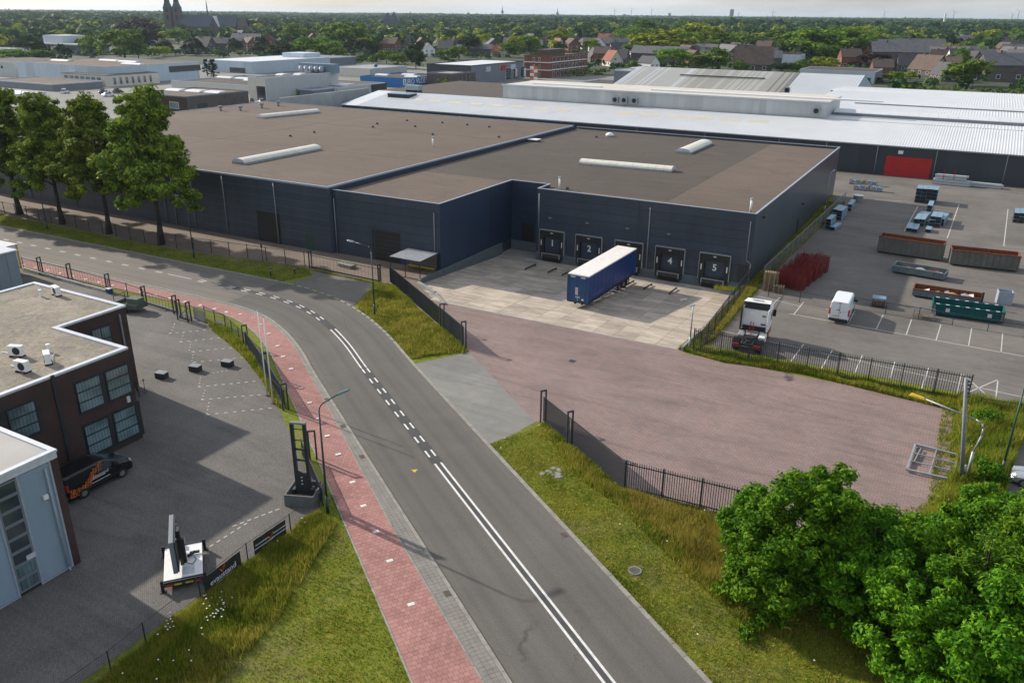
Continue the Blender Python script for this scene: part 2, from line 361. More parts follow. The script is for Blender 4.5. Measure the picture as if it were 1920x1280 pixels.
M['glass_b'] = blind_mat()
M['redlamp'] = simple('red_lamp_glass', (.45, .02, .015), .25, var=.1)
M['orange'] = simple('orange_marking', (.62, .16, .02), .5, var=.3, scale=8)
M['yellow'] = simple('yellow_paint', (.62, .42, .03), .5, var=.2)
M['red'] = simple('red_door_paint', (.42, .012, .012), .45, var=.18, scale=.6)
M['redsteel'] = simple('red_steel', (.20, .012, .010), .5, var=.3)
M['blue'] = simple('blue_tarpaulin', (.006, .035, .16), .4, var=.25, scale=1.2)
M['blue2'] = simple('blue_steel_door', (.008, .055, .16), .45, var=.2, scale=1.2)
M['rust'] = simple('rust', (.19, .065, .028), .9, var=.5, scale=3, fine=.3)
def rustpaint(name, c, amt=.5):
    t = NT(name); co = t.coord(); a = t.noise(co, 1.6, 7, .75, .4); cc = t.mix(c, (.14, .06, .03), t.ramp(a, [(amt, 0.0), (amt+.14, .8)]))
    cc = t.mix(cc, t.ramp(t.noise(co, .8, 4), [(.3, .75), (.7, 1.2)]), 1.0, 'MULTIPLY'); t.col(cc); return t.set(.7, 0, .3)
M['skip_g'] = rustpaint('grey_container_paint', (.13, .135, .12), .52)
M['skip_b'] = rustpaint('grey_blue_container_paint', (.13, .165, .18), .6)
M['skip_t'] = rustpaint('teal_container_paint', (.006, .085, .085), .66)
M['profile'] = simple('blue_grey_steel_profile', (.22, .34, .44), .4, .2, var=.25)
M['wood'] = simple('pallet_wood', (.34, .25, .15), .85, var=.35, scale=2, fine=.25)
M['bark'] = simple('bark', (.045, .035, .026), .95, var=.4, scale=3, fine=.3, bump=.6)
M['brickwall'] = None
def brickmat(name, c1, c2, mo):
    t = NT(name); g = t.n('NewGeometry'); sp_ = t.n('SeparateXYZ'); t.l(g.outputs['Position'], sp_.inputs[0])
    ad = t.n('Math', operation='ADD'); t.l(sp_.outputs[0], ad.inputs[0]); t.l(sp_.outputs[1], ad.inputs[1])
    cb = t.n('CombineXYZ'); t.l(ad.outputs[0], cb.inputs[0]); t.l(sp_.outputs[2], cb.inputs[1])
    bk = t.n('TexBrick'); bk.inputs['Scale'].default_value = 1; bk.inputs['Brick Width'].default_value = .22; bk.inputs['Row Height'].default_value = .065; bk.inputs['Mortar Size'].default_value = .008
    bk.inputs['Color1'].default_value = rgb(c1); bk.inputs['Color2'].default_value = rgb(c2); bk.inputs['Mortar'].default_value = rgb(mo); t.l(cb.outputs[0], bk.inputs['Vector'])
    cc = t.mix(bk.outputs['Color'], t.ramp(t.noise(t.coord(geo=True), .6, 5), [(.3, .8), (.7, 1.2)]), 1.0, 'MULTIPLY'); t.col(cc); t.bump(bk.outputs['Fac'], -.5, .01); return t.set(.9, 0, .2)
M['brick'] = brickmat('brown_brick', (.085, .045, .038), (.055, .034, .032), (.05, .042, .038))
M['brick_red'] = brickmat('red_brick', (.22, .075, .045), (.17, .06, .04), (.16, .12, .1))
M['brick_gr'] = brickmat('grey_brown_brick', (.13, .11, .10), (.10, .088, .082), (.12, .11, .1))
def corr(name, c, ax, sc, rough=.5, var=.1, amt=.5):
    t = NT(name); co = t.coord(geo=True); wv = t.n('TexWave', wave_type='BANDS', bands_direction=ax); wv.inputs['Scale'].default_value = sc; t.l(co, wv.inputs['Vector'])
    a = t.noise(co, .25, 5); cc = t.mix(c, t.ramp(a, [(.3, 1-var), (.7, 1+var)]), 1.0, 'MULTIPLY'); t.col(cc); t.bump(wv.outputs['Fac'], amt, .05); return t.set(rough, 0, .5)
M['corr_bg'] = corr('blue_grey_corrugated_sheet', (.17, .23, .28), 'Z', 3.2)
M['whiteroof'] = simple('white_roof_sheet', (.62, .635, .65), .45, var=.08, scale=.15, geo=True)
M['whiteroof_d'] = simple('grey_weathered_roof_sheet', (.30, .29, .27), .7, var=.25, scale=.4, geo=True)
M['roof_tan'] = simple('yellowed_translucent_sheet', (.62, .52, .33), .5, var=.15, scale=.6, geo=True)
M['lightclad'] = panelmat('pale_grey_cladding', (.44, .46, .46), 1.3, 'X', rough=.6, var=.06)
M['bluepale'] = panelmat('pale_blue_cladding', (.45, .53, .60), 1.0, 'X', rough=.6, var=.06)
M['brightblue'] = simple('bright_blue_cladding', (.01, .14, .38), .5, var=.1, scale=.3)
M['greypan'] = simple('mid_grey_panel', (.17, .19, .22), .6, var=.15, scale=.5)
M['glassgr'] = simple('skylight_plastic', (.66, .64, .55), .35, var=.14, scale=.9, geo=True)
M['tile_d'] = simple('dark_roof_tiles', (.065, .062, .068), .8, var=.3, scale=.8, fine=.2)
M['tile_b'] = simple('brown_roof_tiles', (.11, .075, .06), .85, var=.3, scale=.8, fine=.2)
M['tile_r'] = simple('orange_red_roof_tiles', (.24, .085, .05), .85, var=.3, scale=.8, fine=.2)
M['tile_g'] = simple('grey_roof_tiles', (.13, .125, .135), .8, var=.3, scale=.8, fine=.2)
M['slate'] = simple('blue_slate', (.06, .078, .105), .6, var=.2, scale=.2)
M['leaf_oak'] = foliage_mat('oak_leaves', (.040, .085, .010), (.11, .18, .018), (.28, .34, .035), .55)
M['leaf_bush'] = foliage_mat('bush_leaves', (.022, .075, .004), (.060, .17, .007), (.16, .31, .014), .9, .32)
M['leaf_g'] = foliage_mat('green_leaves', (.030, .075, .008), (.085, .17, .013), (.21, .31, .022), .18)
M['leaf_y'] = foliage_mat('yellow_green_leaves', (.08, .13, .008), (.20, .26, .014), (.40, .42, .025), .18)
M['leaf_d'] = foliage_mat('dark_green_leaves', (.010, .024, .008), (.022, .042, .012), (.042, .065, .018), .18)
M['leaf_p'] = foliage_mat('copper_beech_leaves', (.014, .008, .012), (.030, .014, .018), (.05, .026, .026), .18)
M['forest'] = foliage_mat('distant_forest', (.012, .040, .016), (.032, .078, .024), (.075, .14, .032), .02)
M['garden'] = simple('garden_ground', (.035, .05, .018), .95, var=.5, scale=.08, fine=.3, geo=True)

def road_mat(name, c):
    t = NT(name); co = t.coord(geo=True); uv = t.n('UVMap'); sp_ = t.n('SeparateXYZ'); t.l(uv.outputs[0], sp_.inputs[0])
    def m2(op, a, b=None):
        x = t.n('Math', operation=op)
        for i, v in enumerate((a, b)):
            if v is None: continue
            if isinstance(v, (int, float)): x.inputs[i].default_value = v
            else: t.l(v, x.inputs[i])
        return x.outputs[0]
    ad = m2('ABSOLUTE', sp_.outputs[1]); tr = m2('ABSOLUTE', m2('SUBTRACT', m2('ABSOLUTE', m2('SUBTRACT', ad, 2.05)), .82))
    mp = t.n('Mapping'); mp.inputs['Scale'].default_value = (.05, .9, 1); t.l(uv.outputs[0], mp.inputs['Vector']); st = t.noise(mp.outputs[0], 1.6, 5, .6)
    f = m2('MULTIPLY', t.ramp(tr, [(0, 1.0), (.42, 0.0)]), t.ramp(st, [(.3, .3), (.7, 1.0)]))
    cc = t.mix(c, t.ramp(t.noise(co, .09, 5, .6, .6), [(.3, .86), (.68, 1.12)]), 1.0, 'MULTIPLY')
    cc = t.mix(cc, t.mix(cc, (.80, .80, .81), 1.0, 'MULTIPLY'), f)
    cc = t.mix(cc, t.ramp(st, [(.3, .93), (.7, 1.07)]), 1.0, 'MULTIPLY')
    v = t.n('TexVoronoi', feature='DISTANCE_TO_EDGE'); v.inputs['Scale'].default_value = .22; wn = t.noise(co, .8, 4); 
    vv = t.n('VectorMath', operation='ADD'); t.l(co, vv.inputs[0]); cx = t.n('CombineXYZ'); t.l(m2('MULTIPLY', wn, 2.2), cx.inputs[0]); t.l(m2('MULTIPLY', wn, -1.7), cx.inputs[1]); t.l(cx.outputs[0], vv.inputs[1]); t.l(vv.outputs[0], v.inputs['Vector'])
    ck = m2('MULTIPLY', t.ramp(v.outputs['Distance'], [(0, 1.0), (.006, 0.0)]), t.ramp(t.noise(co, .12, 2), [(.5, 0.0), (.6, .5)]))
    cc = t.mix(cc, (.03, .03, .03), ck)
    ed = t.ramp(ad, [(.0, 0.0), (1, 1.0)]); 
    k = m2('MULTIPLY', m2('GREATER_THAN', ad, 3.75), t.ramp(t.noise(co, .9, 5), [(.35, .1), (.65, .5)])); cc = t.mix(cc, (.15, .135, .11), k)
    sp2 = t.noise(co, 24, 2, .7); cc = t.mix(cc, t.ramp(sp2, [(.32, .76), (.7, 1.22)]), 1.0, 'MULTIPLY'); t.col(cc); t.bump(sp2, .35, .01); return t.set(.86, 0, .3)
M['road'] = road_mat('road_asphalt_tracks', (.118, .109, .099)); M['road_old'] = road_mat('pale_road_asphalt_tracks', (.158, .143, .125))
def uvpaver(mt):
    for n in mt.node_tree.nodes:
        if n.bl_idname == 'ShaderNodeTexBrick':
            n.inputs['Vector'].links[0].from_node.inputs['Vector'].links
            mp = mt.node_tree.nodes.new('ShaderNodeMapping'); mp.inputs['Rotation'].default_value = (0, 0, R(90)); uv = mt.node_tree.nodes.new('ShaderNodeUVMap'); mt.node_tree.links.new(uv.outputs[0], mp.inputs['Vector']); mt.node_tree.links.new(mp.outputs[0], n.inputs['Vector'])
    return mt
uvpaver(M['redpath'])
M['joint_l'] = simple('light_joint_profile', (.075, .095, .125), .5, var=.15, geo=True)
# ================================================================= GROUND, ROAD, YARDS
def sheet(name, poly, z, mat, parent=None, kind='structure'):
    me = bpy.data.meshes.new(name); bm = bmesh.new()
    vs = [bm.verts.new((float(p[0]), float(p[1]), z)) for p in poly]; f = bm.faces.new(vs)
    if f.normal.z < 0 or f.calc_area() == 0: pass
    bmesh.ops.triangulate(bm, faces=bm.faces[:]); bmesh.ops.recalc_face_normals(bm, faces=bm.faces[:])
    for fc in bm.faces:
        if fc.normal.z < 0: fc.normal_flip()
    bm.to_mesh(me); bm.free(); me.materials.append(mat)
    o = link(name, me, parent)
    if kind and parent is None: o['kind'] = kind
    return o
def inside(poly, x, y):
    p = np.asarray(poly)[:, :2]; c = np.zeros(np.shape(x), bool); j = len(p)-1
    for i in range(len(p)):
        a, b = p[i], p[j]; t = (a[1] > y) != (b[1] > y)
        with np.errstate(divide='ignore', invalid='ignore'): xi = (b[0]-a[0])*(y-a[1])/(b[1]-a[1])+a[0]
        c ^= t & (x < xi); j = i
    return c
YX0, YX1, YY0, YY1 = -55.2, -20.9, 71.6, 96.0      # sunken loading yard
def rect(x0, x1, y0, y1): return [(x0, y0), (x1, y0), (x1, y1), (x0, y1)]
BIG = 14000
g = MB()
for x0, x1, y0, y1 in ((-BIG, BIG, -BIG, YY0), (-BIG, YX0, YY0, 100), (YX1, BIG, YY0, 100), (-BIG, BIG, 100, BIG)):
    g.quad((x0, y0, 0), (x1, y0, 0), (x1, y1, 0), (x0, y1, 0))
g.build('ground', M['ground'])['kind'] = 'structure'
# centre line of the road
CL = [(60, -20.6), (20, 7.5), (-10.5, 29.0), (-29.3, 42.1), (-44.6, 52.8), (-50.0, 56.7), (-55.3, 59.9), (-60.5, 62.2), (-66.0, 63.3), (-72.2, 63.4), (-82.3, 63.2), (-99.7, 62.9), (-120, 62.6), (-200, 62.2), (-330, 62)]
def spline(P, step=1.0):
    P = [np.array(p, float) for p in P]; out = []
    for i in range(len(P)-1):
        p0 = P[max(i-1, 0)]; p1 = P[i]; p2 = P[i+1]; p3 = P[min(i+2, len(P)-1)]
        m1 = (p2-p0)/2; m2 = (p3-p1)/2; L = np.linalg.norm(p2-p1)
        m1 = m1/np.linalg.norm(m1)*L; m2 = m2/np.linalg.norm(m2)*L
        n = max(2, int(L/step))
        for k in range(n):
            t = k/n; out.append((2*t**3-3*t**2+1)*p1+(t**3-2*t**2+t)*m1+(-2*t**3+3*t**2)*p2+(t**3-t**2)*m2)
    out.append(P[-1]); return np.array(out)
C = spline(CL); T = np.gradient(C, axis=0); T /= np.linalg.norm(T, axis=1)[:, None]; N = np.stack([-T[:, 1], T[:, 0]], 1)   # N: left of travel = towards the red path? (travel goes left)
N = -N                                             # N now points to the warehouse side (+), minus = red path side
SL = np.concatenate([[0], np.cumsum(np.linalg.norm(np.diff(C, axis=0), axis=1))])
def at_s(s):
    return np.array([np.interp(s, SL, C[:, k]) for k in (0, 1)]), np.array([np.interp(s, SL, N[:, k]) for k in (0, 1)])
def s_of(px, py):
    g_ = G(px, py)[:2]; i = np.argmin(((C-g_)**2).sum(1)); return SL[i]
def off(s, d):
    c, n = at_s(s); n = n/np.linalg.norm(n); return c+n*d
S_BEND0, S_BEND1 = s_of(640, 700), s_of(440, 560)
def blend(a, b):                                   # offsets differ before and after the bend
    return lambda s: a+(b-a)*float(np.clip((s-S_BEND0)/(S_BEND1-S_BEND0), 0, 1))
D_ROAD = 4.25
_sk = [s_of(930, 1280), s_of(765, 985), s_of(690, 860), s_of(640, 760), s_of(560, 640), s_of(440, 560)]
f_pathR = lambda s: float(np.interp(s, _sk, [-5.58, -5.5, -5.25, -4.95, -4.75, -4.85]))
f_pathL = lambda s: float(np.interp(s, _sk, [-8.65, -8.05, -7.65, -7.3, -7.05, -6.95]))
def strip(name, d0, d1, z, mat, s0=0, s1=None, parent=None, step=1.0, kind='structure', zz=None):
    s1 = SL[-1] if s1 is None else s1; d0f = d0 if callable(d0) else (lambda s: d0); d1f = d1 if callable(d1) else (lambda s: d1)
    mb = MB(); uvs = []; ss = np.linspace(s0, s1, max(2, int((s1-s0)/step)+1)); prev = None
    for s in ss:
        a, b = off(s, d0f(s)), off(s, d1f(s)); cur = ((a[0], a[1], z), (b[0], b[1], z))
        cd = ((s, d0f(s)), (s, d1f(s)))
        if prev: mb.quad(prev[0], prev[1], cur[1], cur[0]); uvs += [pcd[0], pcd[1], cd[1], cd[0]]
        prev = cur; pcd = cd
    o = mb.build(name, mat, parent); 
    me = o.data; me.update(); ul = me.uv_layers.new(name='UVMap')
    for i_, q_ in enumerate(uvs): ul.data[i_].uv = q_
    if me.polygons[0].normal.z < 0: me.flip_normals()
    if parent is None: o['kind'] = kind
    return o
road = strip('road', -D_ROAD, D_ROAD, .016, M['road'])
strip('road_surface_patch', -D_ROAD+.01, D_ROAD-.01, .020, M['road_old'], s_of(470, 552), SL[-1]-60, parent=road)
strip('centre_band', -.42, .42, .0225, M['road_dark'], s_of(822, 868), s_of(683, 690), parent=road)
strip('centre_band', -.42, .42, .0225, M['road_dark'], s_of(625, 617), s_of(440, 540), parent=road)
strip('centre_band', -.30, .30, .0225, M['road_dark'], 15, s_of(822, 868), parent=road)
strip('centre_band', -.30, .30, .0225, M['road_dark'], s_of(683, 690), s_of(625, 617), parent=road)
for d in (-.23, .23):
    strip('solid_line', d-.075, d+.075, .027, M['mark'], 15, s_of(822, 868), parent=road)
    strip('solid_line', d-.07, d+.07, .027, M['mark'], s_of(683, 690), s_of(625, 617), parent=road)
    for a, b in ((s_of(816, 860), s_of(688, 700)), (s_of(614, 600), s_of(368, 526))):
        s = a
        while s < b:
            strip('dash', d-.07, d+.07, .027, M['mark'], s, s+1.0, parent=road); s += 2.35
strip('solid_line', -.07, .07, .027, M['mark_old'], s_of(364, 524), s_of(318, 513), parent=road)
s = s_of(305, 509)
while s < SL[-1]-90:
    strip('dash', -.16, -.04, .027, M['mark_old'], s, s+1.1, parent=road); strip('dash', .06, .18, .027, M['mark_old'], s, s+1.1, parent=road); s += 3.1
# yellow chalk arrow sprayed on the lane
p = G(777, 882)[:2]
mb = MB(); mb.quad((p[0]-.25, p[1]-.05, .026), (p[0]+.2, p[1]-.22, .026), (p[0]+.12, p[1]+.25, .026)); mb.build('chalk_arrow', M['yellow'], road)
# kerbs
def kerbline(name, d, wd, h, s0, s1, ln=1.0, n=300, mat=None):
    root = thing(name, None, None); root['kind'] = 'structure'
    k = MB(); k.box(-ln/2+.012, ln/2-.012, -wd/2, wd/2, 0, h); me = k.mesh('kerb_stone', mat or M['kerb'])
    s = s0; i = 0; df = d if callable(d) else (lambda s_: d)
    rest = MB()
    while s < s1:
        a = off(s, df(s)); b = off(s+ln, df(s+ln)); c = (a+b)/2; ang = math.atan2(*(b-a)[::-1])
        if i < n:
            link('kerb_stone', me, root, (c[0], c[1], RNG.uniform(-.004, .004)), ang); 
        else:
            t = (b-a)/np.linalg.norm(b-a); q = np.array([-t[1], t[0]])*wd/2; e0, e1 = a+t*.01, b-t*.01
            rest.prism([e0-q, e1-q, e1+q, e0+q], 0, h)
        s += np.linalg.norm(b-a); i += 1
    if rest.f: rest.build('kerb_run', mat or M['kerb'], root)['kind'] = 'stuff'
    return root
S0 = 62.0
kerbline('kerb', -D_ROAD-.13, .22, .10, S0, SL[-1]-100)
kerbline('kerb', D_ROAD+.13, .26, .075, S0, SL[-1]-100)
kerbline('path_kerb', lambda s: f_pathR(s)+.05, .10, .085, S0, SL[-1]-100)
kerbline('path_kerb', lambda s: f_pathL(s)-.06, .10, .075, S0, s_of(440, 560))
strip('gutter_strip', lambda s: -D_ROAD-.24, lambda s: f_pathR(s)+.02, .05, M['gutter'], 20)
# grey tiles of the strip beside the red path, as far as the single tiles read
gt = thing('gutter_paving', None, None); gt['kind'] = 'structure'
k = MB(); k.box(-.137, .137, -.137, .137, 0, .03); me = k.mesh('grey_tile', M['gutter'])
s = S0; cnt = 0; rest = MB()
while s < s_of(625, 770):
    for j in range(4):
        d = -D_ROAD-.39-j*.29
        if d < f_pathR(s)+.16: continue
        p = off(s, d); q = off(s+.2, d); ang = math.atan2(*(q-p)[::-1])
        if cnt < 300: link('grey_tile', me, gt, (p[0], p[1], .045+RNG.uniform(-.003, .004)), ang); cnt += 1
        else: rest.prism([off(s-.137, d-.137), off(s+.137, d-.137), off(s+.137, d+.137), off(s-.137, d+.137)], .045, .075)
    s += .29
rest.build('tile_field', M['gutter'], gt)['kind'] = 'stuff'
# drain covers in the gutter
for px, py in ((852, 1110), (688, 862), (662, 797), (627, 744), (1100, 985)):
    s = s_of(px, py); dc = off(s, -D_ROAD-.42 if px != 1100 else D_ROAD-.3); a = off(s+.3, -D_ROAD)-off(s, -D_ROAD)
    m = MB(); m.box(-.25, .25, -.2, .2, 0, .012)
    for i in range(5): m.box(-.2+i*.09, -.16+i*.09, -.15, .15, .012, .02)
    o = m.build('drain_cover', simple('rusty_iron', (.12, .085, .065), .8, var=.3), None, loc=(dc[0], dc[1], .078 if px != 1100 else .02), rz=math.atan2(a[1], a[0]))
    setp(o, {852: 'rusty drain cover in the tiles between the red path and the road, nearest one', 688: 'drain cover in the gutter beside the green lamp post base', 662: 'drain cover in the gutter level with the dark advertising tower', 627: 'drain cover in the gutter under the lamp head of the near street lamp', 1100: 'small drain cover at the verge side edge of the near lane'}[px], 'drain cover', 'drain covers along the road')
# red cycle path
bed = strip('cycle_path', f_pathR, f_pathL, .060, M['redpath'], 20)
strip('path_bed', lambda s: f_pathR(s)-.01, lambda s: f_pathL(s)+.01, .062, M['joint'], S0-6, s_of(655, 900), parent=bed)
k = MB(); k.box(-.143, .143, -.143, .143, 0, .030); me_t = k.mesh('red_tile', M['redtile'])
rest = []; s = S0; row = 0; cnt = 0; tiles = []
white_s = []
for (px, py) in ((767, 1128), (735, 1060), (706, 1000), (680, 947), (658, 900), (637, 858), (615, 821), (595, 784), (580, 755), (562, 725), (548, 697), (532, 672), (520, 649), (504, 627), (486, 608), (455, 592)):
    g_ = G(px, py)[:2]; ss = s_of(px, py); c, n = at_s(ss); white_s.append((ss, float((g_-c)@n)))
while s < s_of(650, 890):
    wd = f_pathR(s)-f_pathL(s); n_ = int(wd/.3)
    for j in range(n_+1):
        d = f_pathR(s)-.15-(j-(.5 if row % 2 else 0))*.3
        if d < f_pathL(s)+.02: continue
        d = max(d, f_pathL(s)+.16)
        if d > f_pathR(s)-.14: d = f_pathR(s)-.15
        tiles.append((s, d))
    tiles.append((s, f_pathL(s)+.15))
    s += .3; row += 1
for s, d in tiles:
    p = off(s, d); q = off(s+.2, d); ang = math.atan2(*(q-p)[::-1]); h = .061+RNG.uniform(-.004, .004)
    if cnt < 300: link('red_tile', me_t, bed, (p[0], p[1], h), ang); cnt += 1
    else:
        t = (q-p)/np.linalg.norm(q-p); u_ = np.array([-t[1], t[0]]); rest.append((p, t, u_, h))
mb = MB()
for p, t, u_, h in rest: mb.prism([p-t*.143-u_*.143, p+t*.143-u_*.143, p+t*.143+u_*.143, p-t*.143+u_*.143], h, h+.03)
mb.build('tile_field', M['redtile'], bed)['kind'] = 'stuff'
k = MB(); k.box(-.29, .29, -.29, .29, 0, .006); me_w = k.mesh('white_tile', M['mark'])
for a, b in white_s:
    p = off(a, b); q = off(a+.2, b); link('white_tile', me_w, bed, (p[0], p[1], .0965), math.atan2(*(q-p)[::-1]), scale=(.42, .66, 1))
s = white_s[-1][0]+2.3
while s < SL[-1]-150:
    p = off(s, -6.3); link('white_tile', me_w, bed, (p[0], p[1], .063), 0, scale=(.5, .6, 1)); s += 2.4
# surfaces
def gp(*pts): return [tuple(G(x, y)[:2]) for x, y in pts]
RD = lambda px, py, d=D_ROAD+.26: tuple(off(s_of(px, py), d))
# light grey apron between the road and the clinkers
ap_ = [RD(775, 685), (-38.3, 60.8), (-26.2, 51.3)]+gp((960, 815), (918, 832))+[RD(910, 828)]
sheet('apron', ap_, .008, M['apron'])
FL_ = gp((1015, 790), (1168, 917))                # front fence foot
yard = [(YX0+5.6, YY0), (-50.4, 71.8), (-38.3, 60.8), (-26.2, 51.3), tuple(FL_[0]), tuple(FL_[1]), tuple(G(1380, 975)[:2]), (-5.0, 45.6), (0.5, 47.6), (2.9, 60), (2.6, 71.0), (-6, 71.2), (-20.3, 71.0), (YX1, YY0)]
sheet('driveway', yard, .012, M['pink'])
sheet('forecourt', [(-150, 70.5), (-73.5, 71.4), (-70.2, 73.7), (-66.5, 73.7), (-66.5, 81.6), (-150, 81.6)], .008, M['forecourt'])
sheet('forecourt_east', [(-66.5, 73.7), (-57.7, 73.9), (YX0, 72.2), (YX0, 81.6), (-66.5, 81.6)], .008, M['forecourt'])
sheet('forecourt_strip', [(YX0, 72.2), (-50.9, 69.4), (-49.6, 69.6), (-49.6, 71.6), (YX0, 71.6+4.3)], .008, M['forecourt'])
sheet('side_entrance', gp((545, 531), (600, 545), (662, 574))+[tuple(G(676,560)[:2])]+gp((700, 534), (690, 526), (590, 506), (583, 520)), .014, M['yard_r'])
YL = [(-33.6, 5), (-32.6, 15.8), (-32.7, 30.5)]+gp((598, 962), (600, 935), (560, 850), (525, 770), (478, 690), (450, 655), (415, 600), (385, 598), (300, 570))+[(-105, 55.2), (-200, 55), (-200, 5)]
sheet('left_yard', YL, .010, M['yard_l'])
sheet('right_yard', [(-18.9, 74.2), (3.0, 74.6), (60, 74.6), (120, 74.6), (120, 183.6), (-20.3, 183.6), (-20.3, 98.0), (-18.9, 95)], .010, M['yard_r'])
def lines(name, segs, z, wd, mat, parent):
    for a, b in segs:
        a = np.array(a, float)[:2]; b = np.array(b, float)[:2]; t = (b-a)/np.linalg.norm(b-a); q = np.array([-t[1], t[0]])*wd/2
        sheet(name, [a-q, b-q, b+q, a+q], z, mat, parent)
# sloping slabs of the loading yard
def yz(y): return -1.25*min(1.0, max(0.0, (y-YY0-1.0)/(YY1-3-YY0)))
ly = thing('loading_yard', None, None); ly['kind'] = 'structure'
mb = MB(); prev_ = None
for y_ in (YY0, YY0+1.0, YY1-3, YY1+3.5):
    if prev_ is not None: mb.quad((YX0, prev_, yz(prev_)-.025), (YX1, prev_, yz(prev_)-.025), (YX1, y_, yz(y_)-.025), (YX0, y_, yz(y_)-.025))
    prev_ = y_
mb.build('yard_bed', M['concrete'], ly)
ny, nx = 12, 15; sx = (YX1-YX0-.5)/nx; sy = (YY1-YY0)/ny
for j in range(ny):
    for i in range(nx):
        x0 = YX0+.05+i*sx+.012; x1 = x0+sx-.024; y0 = YY0+j*sy+.012; y1 = y0+sy-.024
        if x1 < YX0+7.2-(y1-YY0)*1.15: continue
        if x0 < YX0+7.2-(y0-YY0)*1.15: x0 = min(x1-.2, max(x0, YX0+7.2-(y1-YY0)*1.15))
        dz = RNG.uniform(-.008, .008)
        m = MB(); m.add([(x0,y0,yz(y0)+.02+dz),(x1,y0,yz(y0)+.02+dz),(x1,y1,yz(y1)+.02+dz),(x0,y1,yz(y1)+.02+dz),(x0,y0,yz(y0)-.03),(x1,y0,yz(y0)-.03),(x1,y1,yz(y1)-.03),(x0,y1,yz(y1)-.03)],
                        [(0,1,2,3),(4,7,6,5),(0,4,5,1),(1,5,6,2),(2,6,7,3),(3,7,4,0)])
        m.build('slab', M['slab'], ly)
mb = MB(); mb.box(YX0+6, YX1, YY0-.22, YY0-.01, -.2, .03); mb.build('edge_beam', M['concrete'], ly)
# retaining walls round the yard
rw = thing('retaining_wall', 'low blue-grey concrete retaining wall beside the dark blue wing and the sunken yard', 'wall')
for a, b, h in (((-54.95, 96.0), (-54.95, 81.15), .35), ((-54.95, 81.1), (-54.95, 75.9), .35), ((-54.85, 75.8), (-50.9, 73.6), .3), ((-50.85, 73.6), (-47.9, 71.0), .22)):
    a = np.array(a); b = np.array(b); t = (b-a)/np.linalg.norm(b-a); q = np.array([-t[1], t[0]])*.14
    m = MB(); m.prism([a-q, b-q, b+q, a+q], -1.4, h); m.build('wall_section', M['concrete_d'] if a[0] < -54.9 else M['concrete'], rw)
rw = thing('retaining_wall', 'pale concrete retaining wall along the car park side of the sunken loading yard', 'wall')
m = MB(); m.box(YX1-.02, YX1+.22, YY0-.2, 76.5, -1.4, .42); m.build('wall_section', M['concrete'], rw)
m = MB(); m.box(YX1-.02, YX1+.22, 76.52, 96, -1.4, .18); m.build('wall_section', M['concrete'], rw)
# parking bay lines
ry = bpy.data.objects['right_yard']; L_ = lambda *p: [(G(*a), G(*b)) for a, b in p]
lines('bay_line', L_(((1352, 620), (1920, 745)), ((1420, 555), (1500, 574)), ((1480, 588), (1920, 668)), ((1548, 579), (1605, 590))), .0155, .10, M['mark_old'], ry)
lines('bay_line', L_(((1462, 558), (1448, 571)), ((1507, 566), (1488, 590)), ((1603, 582), (1590, 607)), ((1656, 590), (1643, 617)), ((1709, 599), (1699, 628)), ((1764, 609), (1755, 638)), ((1822, 615), (1816, 648)), ((1880, 625), (1877, 659))), .0195, .10, M['mark_old'], ry)
lines('bay_line', L_(((1507, 645), (1481, 680)), ((1561, 656), (1540, 691)), ((1617, 666), (1602, 700)), ((1678, 678), (1669, 708)), ((1741, 690), (1728, 728)), ((1803, 701), (1795, 738)), ((1871, 714), (1866, 754)), ((1806, 702), (1865, 754)), ((1870, 712), (1815, 736))), .0195, .11, M['mark_old'], ry)
lines('bay_line', L_(((1721, 387), (1695, 434)), ((1798, 384), (1776, 447)), ((1890, 392), (1882, 462)), ((1640, 374), (1800, 384))), .0195, .13, M['mark_old'], ry)
# dotted white stones of the parking bays in the left yard
lyd = bpy.data.objects['left_yard']
k = MB(); k.box(-.13, .13, -.04, .04, 0, .006); me_s = k.mesh('white_stone', M['mark_old'])
for a, b in (((327, 607), (371, 603)), ((319, 625), (395, 618)), ((339, 641), (424, 632)), ((362, 659), (446, 651)), ((365, 679), (468, 669)), ((375, 725), (476, 715)), ((380, 749), (486, 740)), ((390, 777), (506, 765)), ((327, 608), (320, 624)), ((344, 625), (339, 640)), ((358, 641), (355, 656)), ((363, 660), (360, 676)), ((376, 708), (373, 724)), ((384, 732), (379, 748)), ((392, 755), (388, 775)), ((400, 699), (425, 695))):
    a = G(*a)[:2]; b = G(*b)[:2]; n_ = max(3, int(np.linalg.norm(b-a)/.62)); ang = math.atan2(*(b-a)[::-1])
    for i in range(n_+1):
        p = a+(b-a)*i/n_; link('white_stone', me_s, lyd, (p[0], p[1], .011), ang, scale=(1 if n_ > 4 else .5, 1.2, 1))
for a, b in (((383, 1031), (460, 982)), ((520, 955), (440, 985))):
    a = G(*a)[:2]; b = G(*b)[:2]; n_ = 6
    for i in range(n_+1):
        p = a+(b-a)*i/n_; link('white_stone', me_s, lyd, (p[0], p[1], .011), math.atan2(*(b-a)[::-1]))
